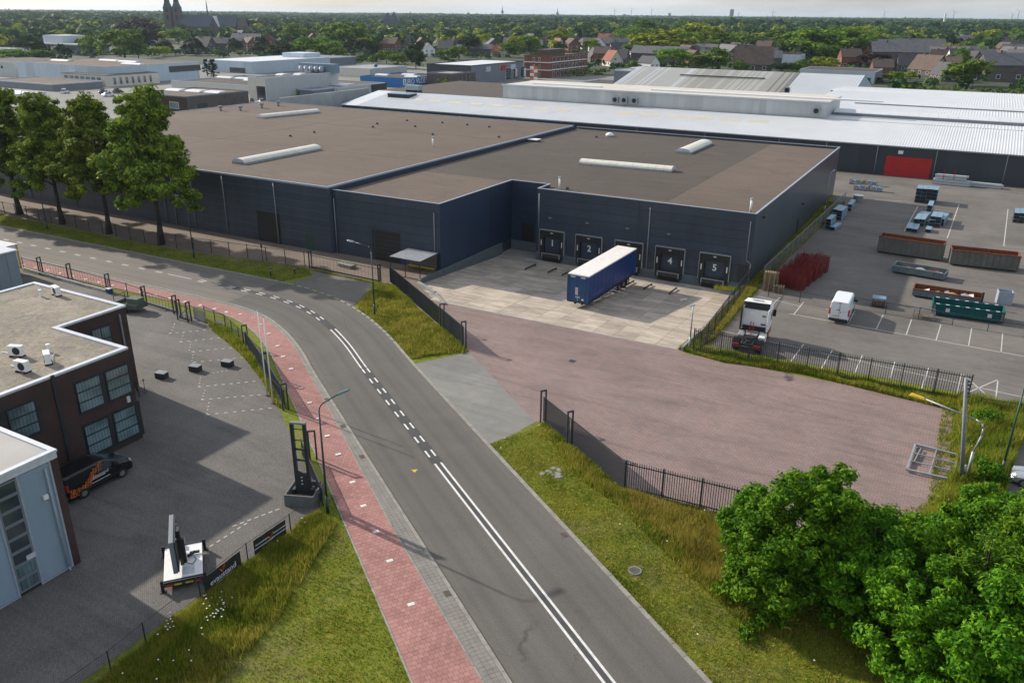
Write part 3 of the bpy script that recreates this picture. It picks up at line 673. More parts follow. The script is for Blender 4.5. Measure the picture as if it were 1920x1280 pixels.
# wheel guides on the yard
def yard_thing(px, py, z=-.6): return G(px, py, z)
for i, (a, b) in enumerate((((985, 508), (1004, 498)), ((1028, 514), (1043, 505)), ((1054, 519), (1066, 513)), ((1172, 540), (1188, 529)), ((1207, 545), (1222, 535)), ((1255, 554), (1268, 542)))):
    za = yz(92); A = G(*a, za); Bq = G(*b, za); A[2] = yz(A[1]); Bq[2] = yz(min(Bq[1], 94)); m = MB(); m.tube((A[0], A[1], A[2]+.22), (Bq[0], Bq[1], Bq[2]+.22), .09, n=8)
    for P_ in (A, Bq): m.tube((P_[0], P_[1], P_[2]-.02), (P_[0], P_[1], P_[2]+.22), .07, n=6)
    r_ = thing('wheel_guide', ['black wheel guide rail on the concrete below dock 1, left of the pair', 'black wheel guide rail on the concrete below docks 1 and 2', 'black wheel guide rail just left of the blue trailer', 'black wheel guide rail just right of the blue trailer', 'black wheel guide rail on the concrete below dock 4', 'black wheel guide rail between docks 4 and 5'][i], 'guide rail', A, 0, 'wheel guides in front of the docks')
    m.build('rail', M['black'], r_, world=True, smooth=True)
# ================================================================= DARK WAREHOUSE
def panel_mesh(w_, h_, th, mat, name='panel', gap=.012):
    m = MB(); m.box(gap, w_-gap, -th, 0, gap, h_-gap); return m.mesh(name, mat)
def clad_front(root, x0, x1, y, z0, z1, mat, rows, bay, holes=(), name='panel', face=-1):
    """panels on a wall that faces -y; holes: (x0,x1,z0,z1)"""
    n = max(1, round((x1-x0)/bay)); bw = (x1-x0)/n; rh = (z1-z0)/rows; cache = {}
    for i in range(n):
        for j in range(rows):
            a0, a1, b0, b1 = x0+i*bw, x0+(i+1)*bw, z0+j*rh, z0+(j+1)*rh
            parts = [(a0, a1, b0, b1)]
            for h in holes:
                q = []
                for (c0, c1, d0, d1) in parts:
                    if h[0] >= c1 or h[1] <= c0 or h[2] >= d1 or h[3] <= d0: q.append((c0, c1, d0, d1)); continue
                    if h[0] > c0: q.append((c0, h[0], d0, d1))
                    if h[1] < c1: q.append((h[1], c1, d0, d1))
                    if h[3] < d1: q.append((max(c0, h[0]), min(c1, h[1]), h[3], d1))
                    if h[2] > d0: q.append((max(c0, h[0]), min(c1, h[1]), d0, h[2]))
                parts = q
            for c0, c1, d0, d1 in parts:
                if c1-c0 < .05 or d1-d0 < .05: continue
                key = (round(c1-c0, 3), round(d1-d0, 3))
                if key not in cache: cache[key] = panel_mesh(key[0], key[1], .06, mat, name)
                link(name, cache[key], root, (c0-root.location.x, y-root.location.y, d0-root.location.z))
def clad_side(root, x, y0, y1, z0, z1, mat, bay, rows=1, name='panel', face=1):
    n = max(1, round((y1-y0)/bay)); bw = (y1-y0)/n; rh = (z1-z0)/rows
    m = MB(); m.box(0, .06*face, .012, bw-.012, .012, rh-.012); me = m.mesh(name, mat)
    for i in range(n):
        for j in range(rows): link(name, me, root, (x-root.location.x, y0+i*bw-root.location.y, z0+j*rh-root.location.z))
def pipe(root, pts, r=.07, name='drainpipe', mat=None):
    m = MB(); m.path(pts, r, 8); m.build(name, mat or M['pipe'], root, world=True, smooth=True)
ZL, ZR, ZRR = 8.95, 8.55, 8.15
LX0, LX1, LY0, LY1 = -158.0, -72.2, 80.5, 155.5
# ---- left hall
wh = thing('warehouse', 'large dark blue warehouse hall with brown flat roof behind the row of four street trees', 'warehouse', (LX0, LY0, 0))
m = MB(); m.box(LX0, LX1, LY0+.07, LY1, 0, ZL-.25); m.build('wall', M['joint_l'], wh, world=True)
m = MB(); m.box(LX0+.3, LX1-.3, LY0+.3, LY1-.3, ZL-.24, ZL-.10); m.build('roof', M['bitumen'], wh, world=True)
m = MB()
for b in ((LX0, LX1, LY0, LY0+.28), (LX0, LX1, LY1-.28, LY1), (LX0, LX0+.28, LY0+.28, LY1-.28), (LX1-.28, LX1, LY0+.28, LY1-.28)): m.box(*b, ZL-.24, ZL)
m.build('parapet_trim', M['flash'], wh, world=True)
dA = [GY(480, 390, LY0), GY(523, 398, LY0)]      # big door
dx0, dx1 = dA[0][0], dA[1][0]; sd0, sd1 = GY(573, 437, LY0)[0], GY(587, 438, LY0)[0]
clad_front(wh, LX0, LX1, LY0+.07, .15, ZL-.26, M['clad'], 8, 12.2, [(dx0, dx1, 0, 4.3), (sd0, sd1, 0, 2.25)])
for j in range(1, 8):
    z_ = .15+j*(ZL-.41)/8; m = MB(); m.box(LX0, dx0 if z_ < 4.3 else LX1, LY0-.005, LY0+.03, z_-.022, z_+.022)
    if z_ < 4.3: m.box(dx1, sd0 if z_ < 2.3 else LX1, LY0-.005, LY0+.03, z_-.022, z_+.022)
    m.build('joint_strip', M['joint_l'], wh, world=True)
m = MB(); m.box(dx0, dx1, LY0+.05, LY0+.09, 0, 4.3); m.build('roller_door', M['black'], wh, world=True)
m = MB()
for i in range(8): m.box(dx0+.1, dx1-.1, LY0+.02, LY0+.045, .1+i*.52, .58+i*.52)
m.build('door_leaf', M['black'], wh, world=True)
m = MB(); m.box(sd0, sd1, LY0+.02, LY0+.08, 0, 2.25); m.box(sd0+.12, sd1-.12, LY0+.0, LY0+.02, .1, 2.1); m.build('side_door', M['greenmetal'], wh, world=True)
for px, py in ((416, 332), (513, 347), (355, 322), (300, 314), (330, 400)):
    x = GY(px, py, LY0)[0]; pipe(wh, [(x, LY0-.09, 8.5), (x, LY0-.09, .1)], .07)
for x in (LX0+8, LX0+20, LX0+32): pipe(wh, [(x, LY0-.09, 8.5), (x, LY0-.09, .1)], .07)
M['seam'] = simple('roof_seam_tar', (.085, .068, .056), .9, var=.3, geo=True)
for a, b in (((LX0+2, 104), (LX1-1, 104.6)), ((-118, 81), (-117.2, 155)), ((LX0+2, 131), (LX1-1, 130.4))):
    a, b = np.array(a, float), np.array(b, float); t_ = (b-a)/np.linalg.norm(b-a); q = np.array([-t_[1], t_[0]])*.16
    m = MB(); m.prism([a-q, b-q, b+q, a+q], ZL-.099, ZL-.088); m.build('roof_seam', M['seam'], wh, world=True)
def skylight(px, label, z, L_a, L_b, wd, seg=10, rz=0):
    a = G(*L_a, z)[:2]; b = G(*L_b, z)[:2]; ln = np.linalg.norm(b-a); c = (a+b)/2; ang = math.atan2(*(b-a)[::-1])
    r = thing('roof_light', label, 'roof light', (c[0], c[1], z), ang, 'barrel roof lights on the warehouse')
    m = MB(); m.box(-ln/2, ln/2, -wd/2, wd/2, -.1, .28); m.build('kerb_frame', M['galv'], r)
    n = max(4, int(ln/1.15)); pl = ln/n; pts = [(wd/2*.94*math.cos(t), .28+.55*math.sin(t)) for t in np.linspace(0, math.pi, 9)]
    k = MB(); k.prof(pts, .015, pl-.015, 'x'); me = k.mesh('pane', M['glassgr'])
    for i in range(n): link('pane', me, r, (-ln/2+i*pl, 0, 0))
    m = MB()
    for e in (-ln/2, ln/2):
        m.prof([(p[0]*1.03, p[1]*1.03) for p in pts], e-.03, e+.03, 'x')
    m.build('end_cap', M['flash_w'], r)
skylight(0, 'long barrel roof light nearest the street on the left warehouse roof', ZL-.1, (447, 308), (592, 280), 2.6)
skylight(0, 'thin barrel roof light at the far end of the left warehouse roof', ZL-.1, (487, 222), (594, 211), 2.4)
# ---- right hall with the docks
XR0, XR1, YD, YB = -49.55, -20.6, YY1, 157.0
WX0, WX1, WY0 = -71.5, -55.2, 81.2
w2 = thing('warehouse', 'dark blue warehouse hall with five numbered loading docks and brown flat roof', 'warehouse', (XR0, YD, 0))
outline = [(WX0-.6, WY0), (WX1, WY0), (WX1, 99.3), (XR0, 99.3), (XR0, YD), (XR1, YD), (XR1, YB), (WX0-.6, YB)]
def inset(o_, d):
    n = len(o_); r_ = []
    for i in range(n):
        a, b, c = np.array(o_[i-1]), np.array(o_[i]), np.array(o_[(i+1) % n])
        t1 = (b-a)/np.linalg.norm(b-a); t2 = (c-b)/np.linalg.norm(c-b); n1 = np.array([-t1[1], t1[0]]); n2 = np.array([-t2[1], t2[0]])
        r_.append(tuple(b+(n1+n2)*d))
    return r_
core = inset(outline, .07)
m = MB(); m.prism(core, -1.5, ZRR-.1); m.build('wall_core', M['clad'], w2, world=True)
m = MB(); m.prism(inset(outline, .3), ZRR-.09, ZRR); m.build('roof', M['bitumen'], w2, world=True)
m = MB(); rs = [(-70.8, 100.2), (-58, 100.2), (-49, 100.2), (-49, 99.0), (-32.5, 99.0), (-32.5, 156.5), (-71, 156.5)]
m.prism(rs, ZRR+.004, ZRR+.012); m.build('roof_sheet', M['bitumen_d'], w2, world=True)
m = MB(); a = outline
for i in range(len(a)):
    p, q = np.array(a[i]), np.array(a[(i+1) % len(a)]); pi_, qi_ = np.array(inset(outline, .26)[i]), np.array(inset(outline, .26)[(i+1) % len(a)])
    if i == len(a)-1: continue
    m.prism([p, q, qi_, pi_], ZR-.06, ZR+(.004*i))
m.build('parapet_trim', M['flash'], w2, world=True)
m = MB()
for i in range(len(a)):
    if i == len(a)-1: continue
    p, q = np.array(inset(outline, .08)[i]), np.array(inset(outline, .08)[(i+1) % len(a)]); pi_, qi_ = np.array(inset(outline, .22)[i]), np.array(inset(outline, .22)[(i+1) % len(a)])
    m.prism([p, q, qi_, pi_], ZRR-.1, ZR-.061)
m.build('parapet', M['clad'], w2, world=True)
# the upstand of the left roof above the right one
m = MB(); m.box(LX1+.01, LX1+.10, LY0+.5, LY1, ZRR-.1, ZL-.25); m.build('upstand', M['clad_b'], wh, world=True)
hd0, hd1 = GY(698, 430, WY0)[0], GY(749, 436, WY0)[0]
clad_front(w2, WX0, WX1, WY0+.07, .1, ZR-.07, M['clad'], 8, 16.5, [(hd0, hd1, 0, 4.0)])
m = MB(); m.box(hd0, hd1, WY0+.12, WY0+.16, 0, 4.0); m.build('roller_door', M['black'], w2, world=True)
m = MB()
for i in range(7): m.box(hd0+.25, hd1-.05, WY0+.06, WY0+.10, .08+i*.56, .58+i*.56)
m.build('door_leaf', M['black'], w2, world=True)
m = MB(); m.box(hd0-.05, hd0+.02, WY0-.01, WY0+.1, 0, 4.05); m.box(hd1-.02, hd1+.05, WY0-.01, WY0+.1, 0, 4.05); m.box(hd0-.05, hd1+.05, WY0-.02, WY0+.1, 4.0, 4.1); m.build('door_frame', M['darkmetal'], w2, world=True)
for px, py in ((626, 368), (814, 396)): x = GY(px, py, WY0)[0]; pipe(w2, [(x, WY0-.09, 7.4), (x, WY0-.09, .1)], .07)
clad_side(w2, WX1-.07, WY0+.02, 99.25, .1, ZR-.07, M['clad_b'], 6.0, 1)
clad_front(w2, WX1+.02, XR0, 99.37, .1, ZR-.07, M['clad_b'], 8, 8, [(GY(978, 430, 99.3)[0], GY(1000, 430, 99.3)[0], .1, 2.6)])
m = MB(); m.box(GY(978, 430, 99.3)[0], GY(1000, 430, 99.3)[0], 99.32, 99.36, .1, 2.6); m.build('hatch', M['black'], w2, world=True)
m = MB(); m.box(WX1+.02, XR0, 99.1, 99.3, -1.4, .09); m.build('plinth', M['concrete_d'], w2, world=True)
clad_side(w2, XR0+.07, YD+.02, 99.25, .1, ZR-.07, M['clad_b'], 3.3, 1, face=-1)
# docks
dock_px = [((1011, 431), (1058, 437)), ((1079, 439.5), (1129, 446)), ((1153, 449), (1206, 456)), ((1229, 461), (1285, 468.5)), ((1312, 472), (1371, 480))]
docks = []
for a_, b_ in dock_px:
    p, q = GY(*a_, YD-.35), GY(*b_, YD-.35); docks.append((p[0], q[0], (p[2]+q[2])/2))
ztop = float(np.mean([d[2] for d in docks])); print('dock top', ztop, docks)
pd0, pd1 = GY(1384, 503, YD)[0], GY(1401, 505, YD)[0]
clad_front(w2, XR0, XR1, YD+.07, .0, ZR-.07, M['clad'], 8, 14.5, [(d[0]+.1, d[1]-.1, 0, ztop-.15) for d in docks]+[(pd0, pd1, 0, 2.25)])
m = MB(); m.box(pd0, pd1, YD+.04, YD+.08, 0, 2.25); m.box(pd0+.08, pd1-.08, YD, YD+.04, .06, 2.15); m.build('side_door', M['darkmetal'], w2, world=True)
m = MB(); xs = [XR0]+[v for d in docks for v in (d[0]+.5, d[1]-.5)]+[XR1]
for i in range(0, len(xs), 2): m.box(xs[i], xs[i+1], YD-.12, YD+.06, -1.45, -.02)
m.build('plinth', M['concrete_d'], w2, world=True)
def text_mesh(txt, size, depth, mat, name, bold=.0):
    cu = bpy.data.curves.new(name, 'FONT'); cu.body = txt; cu.size = size; cu.extrude = depth; cu.align_x = 'CENTER'; cu.align_y = 'CENTER'; cu.offset = bold; cu.resolution_u = 3
    o = bpy.data.objects.new('t', cu); me = bpy.data.meshes.new_from_object(o); bpy.data.objects.remove(o); bpy.data.curves.remove(cu)
    me.materials.clear(); me.materials.append(mat); return me
for i, (x0, x1, zt) in enumerate(docks):
    zt = ztop; c = (x0+x1)/2; r = thing('dock_shelter', ['black dock shelter marked 1, nearest the dark blue wing', 'black dock shelter marked 2, between dock 1 and the blue trailer', 'black dock shelter with the blue trailer backed into it', 'black dock shelter marked 4, right of the blue trailer', 'black dock shelter marked 5, nearest the car park'][i], 'dock shelter', (c, YD, -1.2), 0, 'numbered loading docks')
    y = YD
    m = MB(); m.box(x0+.06, x0+.72, y-.33, y+.05, -.1, zt-.08); m.box(x1-.72, x1-.06, y-.33, y+.05, -.1, zt-.08); m.box(x0+.72, x1-.72, y-.33, y+.05, zt-.95, zt-.08); m.build('curtain', M['black'], r, world=True, bevel=.03)
    m = MB(); m.box(x0, x0+.07, y-.36, y+.05, -.15, zt); m.box(x1-.07, x1, y-.36, y+.05, -.15, zt); m.box(x0, x1, y-.37, y+.05, zt-.075, zt+.012); m.build('frame', M['galv'], r, world=True)
    m = MB(); m.box(x0+.7, x1-.7, y+.03, y+.06, .0, zt-.9); m.build('door', M['clad'], r, world=True)
    for k_ in range(4):
        m = MB(); m.box(x0+.74, x1-.74, y+.0, y+.028, .02+k_*.58, .58+k_*.58-.012); m.build('door_panel', M['clad'], r, world=True)
    for sx_ in (x0+.28, x1-.40): m = MB(); m.box(sx_, sx_+.12, y-.345, y-.331, 1.0, 1.75); m.build('marker_strip', M['white'], r, world=True)
    m = MB(); m.box(c-.18, c+.18, y-.36, y-.334, zt-.42, zt-.28); m.build('sign_plate', M['flash_w'], r, world=True)
    m = MB(); m.box(x0+.65, x1-.65, y-.55, y+.02, -.55, .02); m.build('leveller', simple('dirty_steel', (.06, .055, .052), .7, .3), r, world=True)
    m = MB(); m.box(x0+.6, x1-.6, y-.62, y-.551, -.04, .05); m.box(x0+.5, x0+.62, y-.60, y+0, -.6, .02); m.box(x1-.62, x1-.5, y-.60, y+0, -.6, .02); m.build('lip', M['galv'], r, world=True)
    m = MB(); m.box(x0+.4, x1-.4, y-.1, y+.02, -1.3, -.56); m.build('pit', M['black'], r, world=True)
    m = MB()
    for bx in (x0+.25, x1-.5): m.box(bx, bx+.25, y-.5, y-.12, -.75, -.15)
    m.build('buffer', M['rubber'], r, world=True)
    if i != 2:
        tm = text_mesh('12345'[i], 1.15, .012, M['white'], 'number', .02); o = link('number', tm, r, (0, -.03, 2.55), rot=(R(90), 0, 0))
    # light over each dock
    if i < 4:
        m = MB(); m.box(x0+1.3, x0+1.75, y-.28, y-.02, 4.75, 4.88); o = m.build('wall_lamp', M['pipe'], w2, world=True)
pipe(w2, [(GY(1012, 362, YD)[0], YD-.09, 7.9), (GY(1012, 362, YD)[0], YD-.09, ztop+.05)], .07)
x = GY(1220, 390, YD)[0]; pipe(w2, [(x, YD-.1, 7.8), (x, YD-.1, -1.1)], .075)
x = GY(1409, 410, YD)[0]; pipe(w2, [(x, YD-.1, 7.6), (x, YD-.1, 2.9), (x+.55, YD-.1, 2.5), (x+.55, YD-.1, -.4)], .07)
m = MB(); m.box(x+.45, x+.72, YD-.35, YD-.15, -1.0, .75); m.build('pipe_guard', M['flash'], w2, world=True)
clad_side(w2, XR1-.07, YD+.02, YB, .05, ZR-.07, M['clad_v'], 1.0, 1)
yd_ = GX(1495, 425, XR1)[1]; m = MB(); m.box(XR1-.02, XR1+.03, yd_-.5, yd_+.5, .02, 2.2); m.build('side_door', M['black'], w2, world=True)
for px, py in ((1504, 382), (1430, 407), (1612, 600)):
    if px > 1600: continue
    p = GX(px, py, XR1); m = MB(); m.box(XR1-.01, XR1+.35, p[1]-.12, p[1]+.12, p[2]-.1, p[2]+.1); m.build('wall_lamp', M['darkmetal'], w2, world=True)
skylight(0, 'wide barrel roof light lying across the middle of the right warehouse roof', ZRR, (1090, 307), (1262, 322), 2.2)
skylight(0, 'short barrel roof light near the back of the right warehouse roof', ZRR, (1280, 288), (1322, 270), 2.8)
# small things on the roofs
def vent(px, py, z, kind, label):
    p = G(px, py, z); r = thing('roof_vent', label, 'roof vent', p, 0, 'vents and pipes on the warehouse roofs')
    m = MB()
    if kind == 'pot':
        m.tube((0,0,0), (0,0,.7), .28, n=12); m.build('duct', M['galv'], r, smooth=True); m = MB(); m.tube((0,0,.7), (0,0,1.15), .55, .5, 12); m.build('cowl', M['pipe'], r)
    elif kind == 'pipe':
        m.tube((0,0,0), (0,0,1.5), .13, n=10); m.build('duct', M['white'], r, smooth=True); m = MB(); m.tube((0,0,1.5), (0,0,1.72), .2, .16, 10); m.build('cowl', M['galv'], r)
    elif kind == 'dome':
        m.tube((0,0,0), (0,0,.3), .75, n=14); m.build('duct', M['pipe'], r); m = MB(); m.ball((0,0,.3), .8, 14, 8, .55); m.build('cowl', M['white'], r, smooth=True)
    elif kind == 'hatch':
        m.box(-1.1,1.1,-.8,.8,0,.3); m.build('duct', M['darkmetal'], r); m = MB(); m.box(-1.2,1.2,-.9,.9,.3,.42); m.build('cowl', M['white'], r)
    else:
        m.tube((0,0,0), (0,0,.22), .28, .22, 10); m.build('duct', M['darkmetal'], r); m = MB(); m.tube((0,0,.22), (0,0,.32), .30, .12, 10); m.build('cowl', M['black'], r)
VT = [(414, 208, 'pot', 'grey vent pot with cowl leftmost of the row at the far left roof edge'), (451, 208, 'pot', 'grey vent pot second from left at the far roof edge'), (491, 203, 'pot', 'grey vent pot third from left at the far roof edge'), (522, 199, 'pot', 'tall grey vent pot at the far corner of the left roof'),
 (544, 256, 'low', 'small black roof vent behind the long barrel roof light'), (589, 249, 'low', 'small black roof vent right behind the end of the long barrel roof light'), (699, 239, 'low', 'small dark vent left of the pair in the middle of the left roof'), (707, 233, 'low', 'small dark vent right of the pair in the middle of the left roof'),
 (763, 227, 'low', 'dark vent near the back edge, left of the tight cluster'), (778, 238, 'low', 'dark vent in front of the cluster at the back edge'), (811, 253, 'low', 'dark vent left of the dark blue upstand'), (812, 276, 'pipe', 'tall thin white vent pipe standing alone on the left roof'),
 (829, 231, 'low', 'dark vent in the cluster of the left roof back edge'), (876, 235, 'low', 'dark vent at the back edge beyond the white pipe'), (917, 239, 'low', 'dark vent near the back end of the upstand'), (935, 258, 'low', 'small dark vent close beside the blue upstand')]
for px, py, k_, lb in VT: vent(px, py, ZL-.1, k_, lb)
for px, py, k_, lb in [(1143, 256, 'dome', 'white domed vent at the back edge of the right roof'), (1000, 265, 'hatch', 'flat white roof hatch beside the blue upstand'), (1049, 353, 'pipe', 'short pipe on the roof edge above dock 1'), (1407, 396, 'pipe', 'white flue pipe at the front corner above dock 5'), (1063, 355, 'low', 'bent vent beside the pipe above dock 1'), (1118, 258, 'low', 'low vent left of the white domed vent')]:
    vent(px, py+(2 if k_ == 'pipe' else 0), ZRR, k_, lb)

# ================================================================= LONG WHITE-ROOFED HALL
HY, HE = 183.6, 6.0
RY, RZ = 200.5, 8.6
HX0, HX1 = -157.0, 150.0
ha = thing('storage_hall', 'very long low hall with white corrugated roof, anthracite wall and a red roller door', 'hall', (HX0, HY, 0))
m = MB(); m.box(HX0, HX1, HY+.08, 290, 0, HE-.3); m.build('wall', M['clad_f'], ha, world=True)
xs0, xs1 = GY(1656, 320, HY)[0], GY(1746, 320, HY)[0]; zt_ = GY(1700, 294, HY)[2]
sx0, sx1 = GY(1643, 315, HY)[0], GY(1654, 315, HY)[0]
n = int((HX1-HX0)/8); bw = (HX1-HX0)/n
clad_front(ha, HX0, 60, HY+.07, .05, HE-.2, M['clad_f'], 1, 4.0, [(xs0, xs1, 0, zt_), (sx0, sx1, 0, 2.3)])
m = MB(); m.box(xs0+.01, xs1-.01, HY+.0, HY+.05, .0, zt_); m.build('door_backing', M['darkmetal'], ha, world=True)
nr = 6
for i in range(nr):
    m = MB(); m.box(xs0+.12, xs1-.12, HY-.06, HY-.005, .05+i*(zt_-.1)/nr, .05+(i+1)*(zt_-.1)/nr-.03); m.build('door_panel', M['red'], ha, world=True)
m = MB(); m.box(sx0, sx1, HY-.02, HY+.04, 0, 2.3); m.build('side_door', simple('dark_teal_door', (.02, .05, .06), .5), ha, world=True)
p = GY(1690, 286, HY); m = MB(); m.box(p[0]-.55, p[0]+.35, HY-.08, HY-.0, p[2]-.3, p[2]+.35); m.build('sign_plate', M['white'], ha, world=True)
for px, py in ((1645, 285), (1757, 290), (1889, 300), (1550, 272)): x = GY(px, py, HY)[0]; pipe(ha, [(x, HY-.1, HE-.2), (x, HY-.1, .1)], .09)
for x in np.arange(-150, -25, 16.2): pipe(ha, [(x, HY-.1, HE-.2), (x, HY-.1, .1)], .07)
m = MB(); m.box(HX0-.3, 90, HY-.22, HY-.03, HE-.22, HE-.02); m.build('gutter', M['galv'], ha, world=True)
# roof slope of ribbed sheets
def rib_sheet(w_, x, y0, z0, y1, z1, ribs=3, h=.05, mat=None, name='roof_sheet'):
    m = MB(); pw = w_/ribs
    for i in range(ribs):
        xa = i*pw
        pts = [(xa, 0), (xa+pw*.55, 0), (xa+pw*.65, h), (xa+pw*.9, h), (xa+pw, 0)]
        for (a0, b0), (a1, b1) in zip(pts[:-1], pts[1:]): m.quad((a0+x, y0, z0+b0), (a1+x, y0, z0+b1), (a1+x, y1, z1+b1), (a0+x, y1, z1+b0))
    return m
sheet_w = 1.0
me = rib_sheet(sheet_w, 0, 0, 0, RY-HY, RZ-HE, 2, .045).mesh('roof_sheet', M['whiteroof'])
xa = -152.0; cnt = 0; rest = MB()
while xa < 92:
    if cnt < 244: link('roof_sheet', me, ha, (xa-HX0, -.25, HE)); cnt += 1
    xa += sheet_w
for a_, b_ in (((874, 189), (918, 190)), ((965, 190), (1005, 192)), ((1062, 190), (1110, 193))): pass
# yellowed translucent strips let into the slope
kk = (RZ-HE)/(RY-HY)
def on_slope(px, py):
    d = ray(px, py); o = np.array([0, 0, HC]); t = (HE+kk*(-HY)-HC)/(d[2]-kk*d[1]); return o+d*t
def slope_patch(pa, pb, name, mat, hgt=.075, dy=2.0):
    A, B_ = on_slope(*pa), on_slope(*pb); y0 = (A[1]+B_[1])/2
    m = MB(); z0 = HE+kk*(y0-HY)+hgt; z1 = HE+kk*(y0+dy-HY)+hgt
    m.quad((A[0], y0, z0), (B_[0], y0, z0), (B_[0], y0+dy, z1), (A[0], y0+dy, z1)); m.build(name, mat, ha, world=True)
for pa, pb in (((772, 190), (792, 190)), ((800, 191), (823, 192)), ((838, 194), (863, 195)), ((876, 197), (902, 198)), ((914, 199), (944, 201)), ((955, 202), (982, 203)), ((996, 205), (1025, 207)), ((1036, 208), (1068, 209)), ((1148, 214), (1186, 216)), ((1195, 217), (1234, 219)), ((1244, 220), (1284, 222)), ((1294, 223), (1336, 226)), ((1347, 227), (1388, 229)), ((1400, 229), (1440, 232))):
    slope_patch(pa, pb, 'translucent_sheet', M['roof_tan'])
# left hip in the shade of the fire wall
m = MB(); m.quad((HX0, HY-.25, HE), (-152, HY-.25, HE), (-152, RY, RZ), (HX0, RY, RZ)); m.build('roof_edge', M['whiteroof'], ha, world=True)
# roof behind the ridge: to the right it goes on in several low bays
m = MB(); m.quad((HX0, RY, RZ+.02), (-40, RY, RZ+.02), (-40, 245, RZ+.02), (HX0, 245, RZ+.02)); m.build('flat_roof', M['bitumen_d'], ha, world=True)
me = rib_sheet(1.25, 0, 0, 0, 88, .9, 2, .045).mesh('roof_sheet', M['whiteroof'])
xa = -40.0; cnt = 0
while xa < 150: link('roof_sheet', me, ha, (xa-HX0, RY-HY, RZ+.03)); xa += 1.25
for pa, y_, ln, zz, hh in (((1562, 214), None, 110, .15, 1.0), ((1602, 195), None, 110, .25, .8), ((1558, 172), None, 110, .35, .8)):
    P_ = G(pa[0], pa[1], RZ+.3); r = thing('roof_light', {1562: 'nearest of the three long white raised roof lights on the right of the corrugated hall', 1602: 'middle of the three long white raised roof lights on the corrugated hall', 1558: 'farthest of the three long white raised roof lights, in front of the hedge'}[pa[0]], 'roof light', P_, 0, 'long raised roof lights on the corrugated hall')
    dpt = 4.2 if pa[0] == 1562 else 3.6
    pts = [(0, -.2), (0, hh*.55), (dpt, hh), (dpt+.1, -.2)]; k = MB(); k.prof(pts, .015, 1.98, 'x'); me2 = k.mesh('pane', M['whiteroof'])
    for i in range(int(ln/2)): link('pane', me2, r, (i*2.0, 0, 0))
    m = MB(); m.box(0, ln, -.05, -.01, -.2, hh*.42); m.build('kerb_frame', M['greypan'], r)
# grey clerestory box on the hall
bx0 = GY(943, 183, RY)[0]; bx1 = GY(1549, 213, RY)[0]; bzt = GY(1200, 184, RY)[2]; bzt = RZ+3.3
cb_ = thing('rooftop_hall', 'long pale grey raised box with flat cream roof on top of the white-roofed hall', 'building', (bx0, RY, RZ))
m = MB(); m.box(bx0, bx1, RY+.1, RY+19, RZ-.2, bzt-.02); m.build('wall', M['lightclad'], cb_, world=True)
clad_front(cb_, bx0, bx1, RY+.08, RZ+.02, bzt, M['lightclad'], 1, 1.5)
m = MB(); m.box(bx0-.2, bx1+.2, RY-.1, RY+19.2, bzt+.0, bzt+.25); m.build('roof', simple('cream_roof_membrane', (.55, .52, .46), .8, var=.12, scale=.2, geo=True), cb_, world=True)
m = MB(); m.box(bx0-.3, bx1+.3, RY-.2, RY-.1, bzt+.05, bzt+.38); m.build('roof_trim', M['flash_w'], cb_, world=True)
for (qx, qy, qz) in ((6, 26, 0), (40, 95, 0)):
    m = MB(); m.box(bx0+qx, bx0+qy, RY+6, RY+7.5, bzt+.25, bzt+.6); m.build('roof_rail', M['white'], cb_, world=True)
def fan(px, py, y, label, g_='fan coolers on the pale grey rooftop wall', r_=.55):
    p = GY(px, py, y-.6); t = thing('fan_unit', label, 'fan unit', (p[0], y-.05, p[2]), 0, g_)
    m = MB(); m.box(-.75, .75, -1.0, 0, -.75, .75); m.build('casing', M['galv'], t)
    m = MB(); m.tube((0, -1.12, 0), (0, -1.001, 0), r_, n=16); m.build('fan_ring', M['black'], t)
    m = MB(); m.tube((0, -1.16, 0), (0, -1.12, 0), .14, n=8)
    for k_ in range(5): 
        a = k_*2*math.pi/5; m.bar((0, -1.14, 0), (r_*.85*math.cos(a), -1.14, r_*.85*math.sin(a)), .12, .02)
    m.build('fan_blades', M['darkmetal'], t)
for px, py, lb in ((1154, 187, 'leftmost of the three square fan coolers on the grey rooftop wall'), (1171, 188, 'middle of the three square fan coolers on the grey rooftop wall'), (1190, 189, 'rightmost of the three square fan coolers on the grey rooftop wall'), (1531, 208, 'lone fan cooler at the right corner of the grey rooftop box')): fan(px, py, RY, lb)
# dark sheet hatch on the white slope and chimney block
P_ = on_slope(746, 184); t = thing('roof_hatch', 'blue-grey rectangular roof hatch on the left part of the white roof', 'roof hatch', P_, 0)
m = MB(); m.box(-3.6, 3.6, 0, 4.2, -.3, 1.05); m.build('kerb_frame', M['black'], t); m = MB(); m.box(-3.7, 3.7, -.1, 4.3, 1.05, 1.18); m.build('lid', M['profile'], t)
P_ = on_slope(776, 172); t = thing('ventilation_unit', 'grey ventilation box with bent ducts near the ridge of the white roof', 'ventilation unit', P_, 0)
m = MB(); m.box(-2.4, 2.4, -1, 1, .5, 1.8); m.build('casing', M['galv'], t); m = MB()
for x in (-2, -.7, .7, 2): m.box(x-.15, x+.15, -1, 1, -.4, .5)
m.build('stand', M['darkmetal'], t)
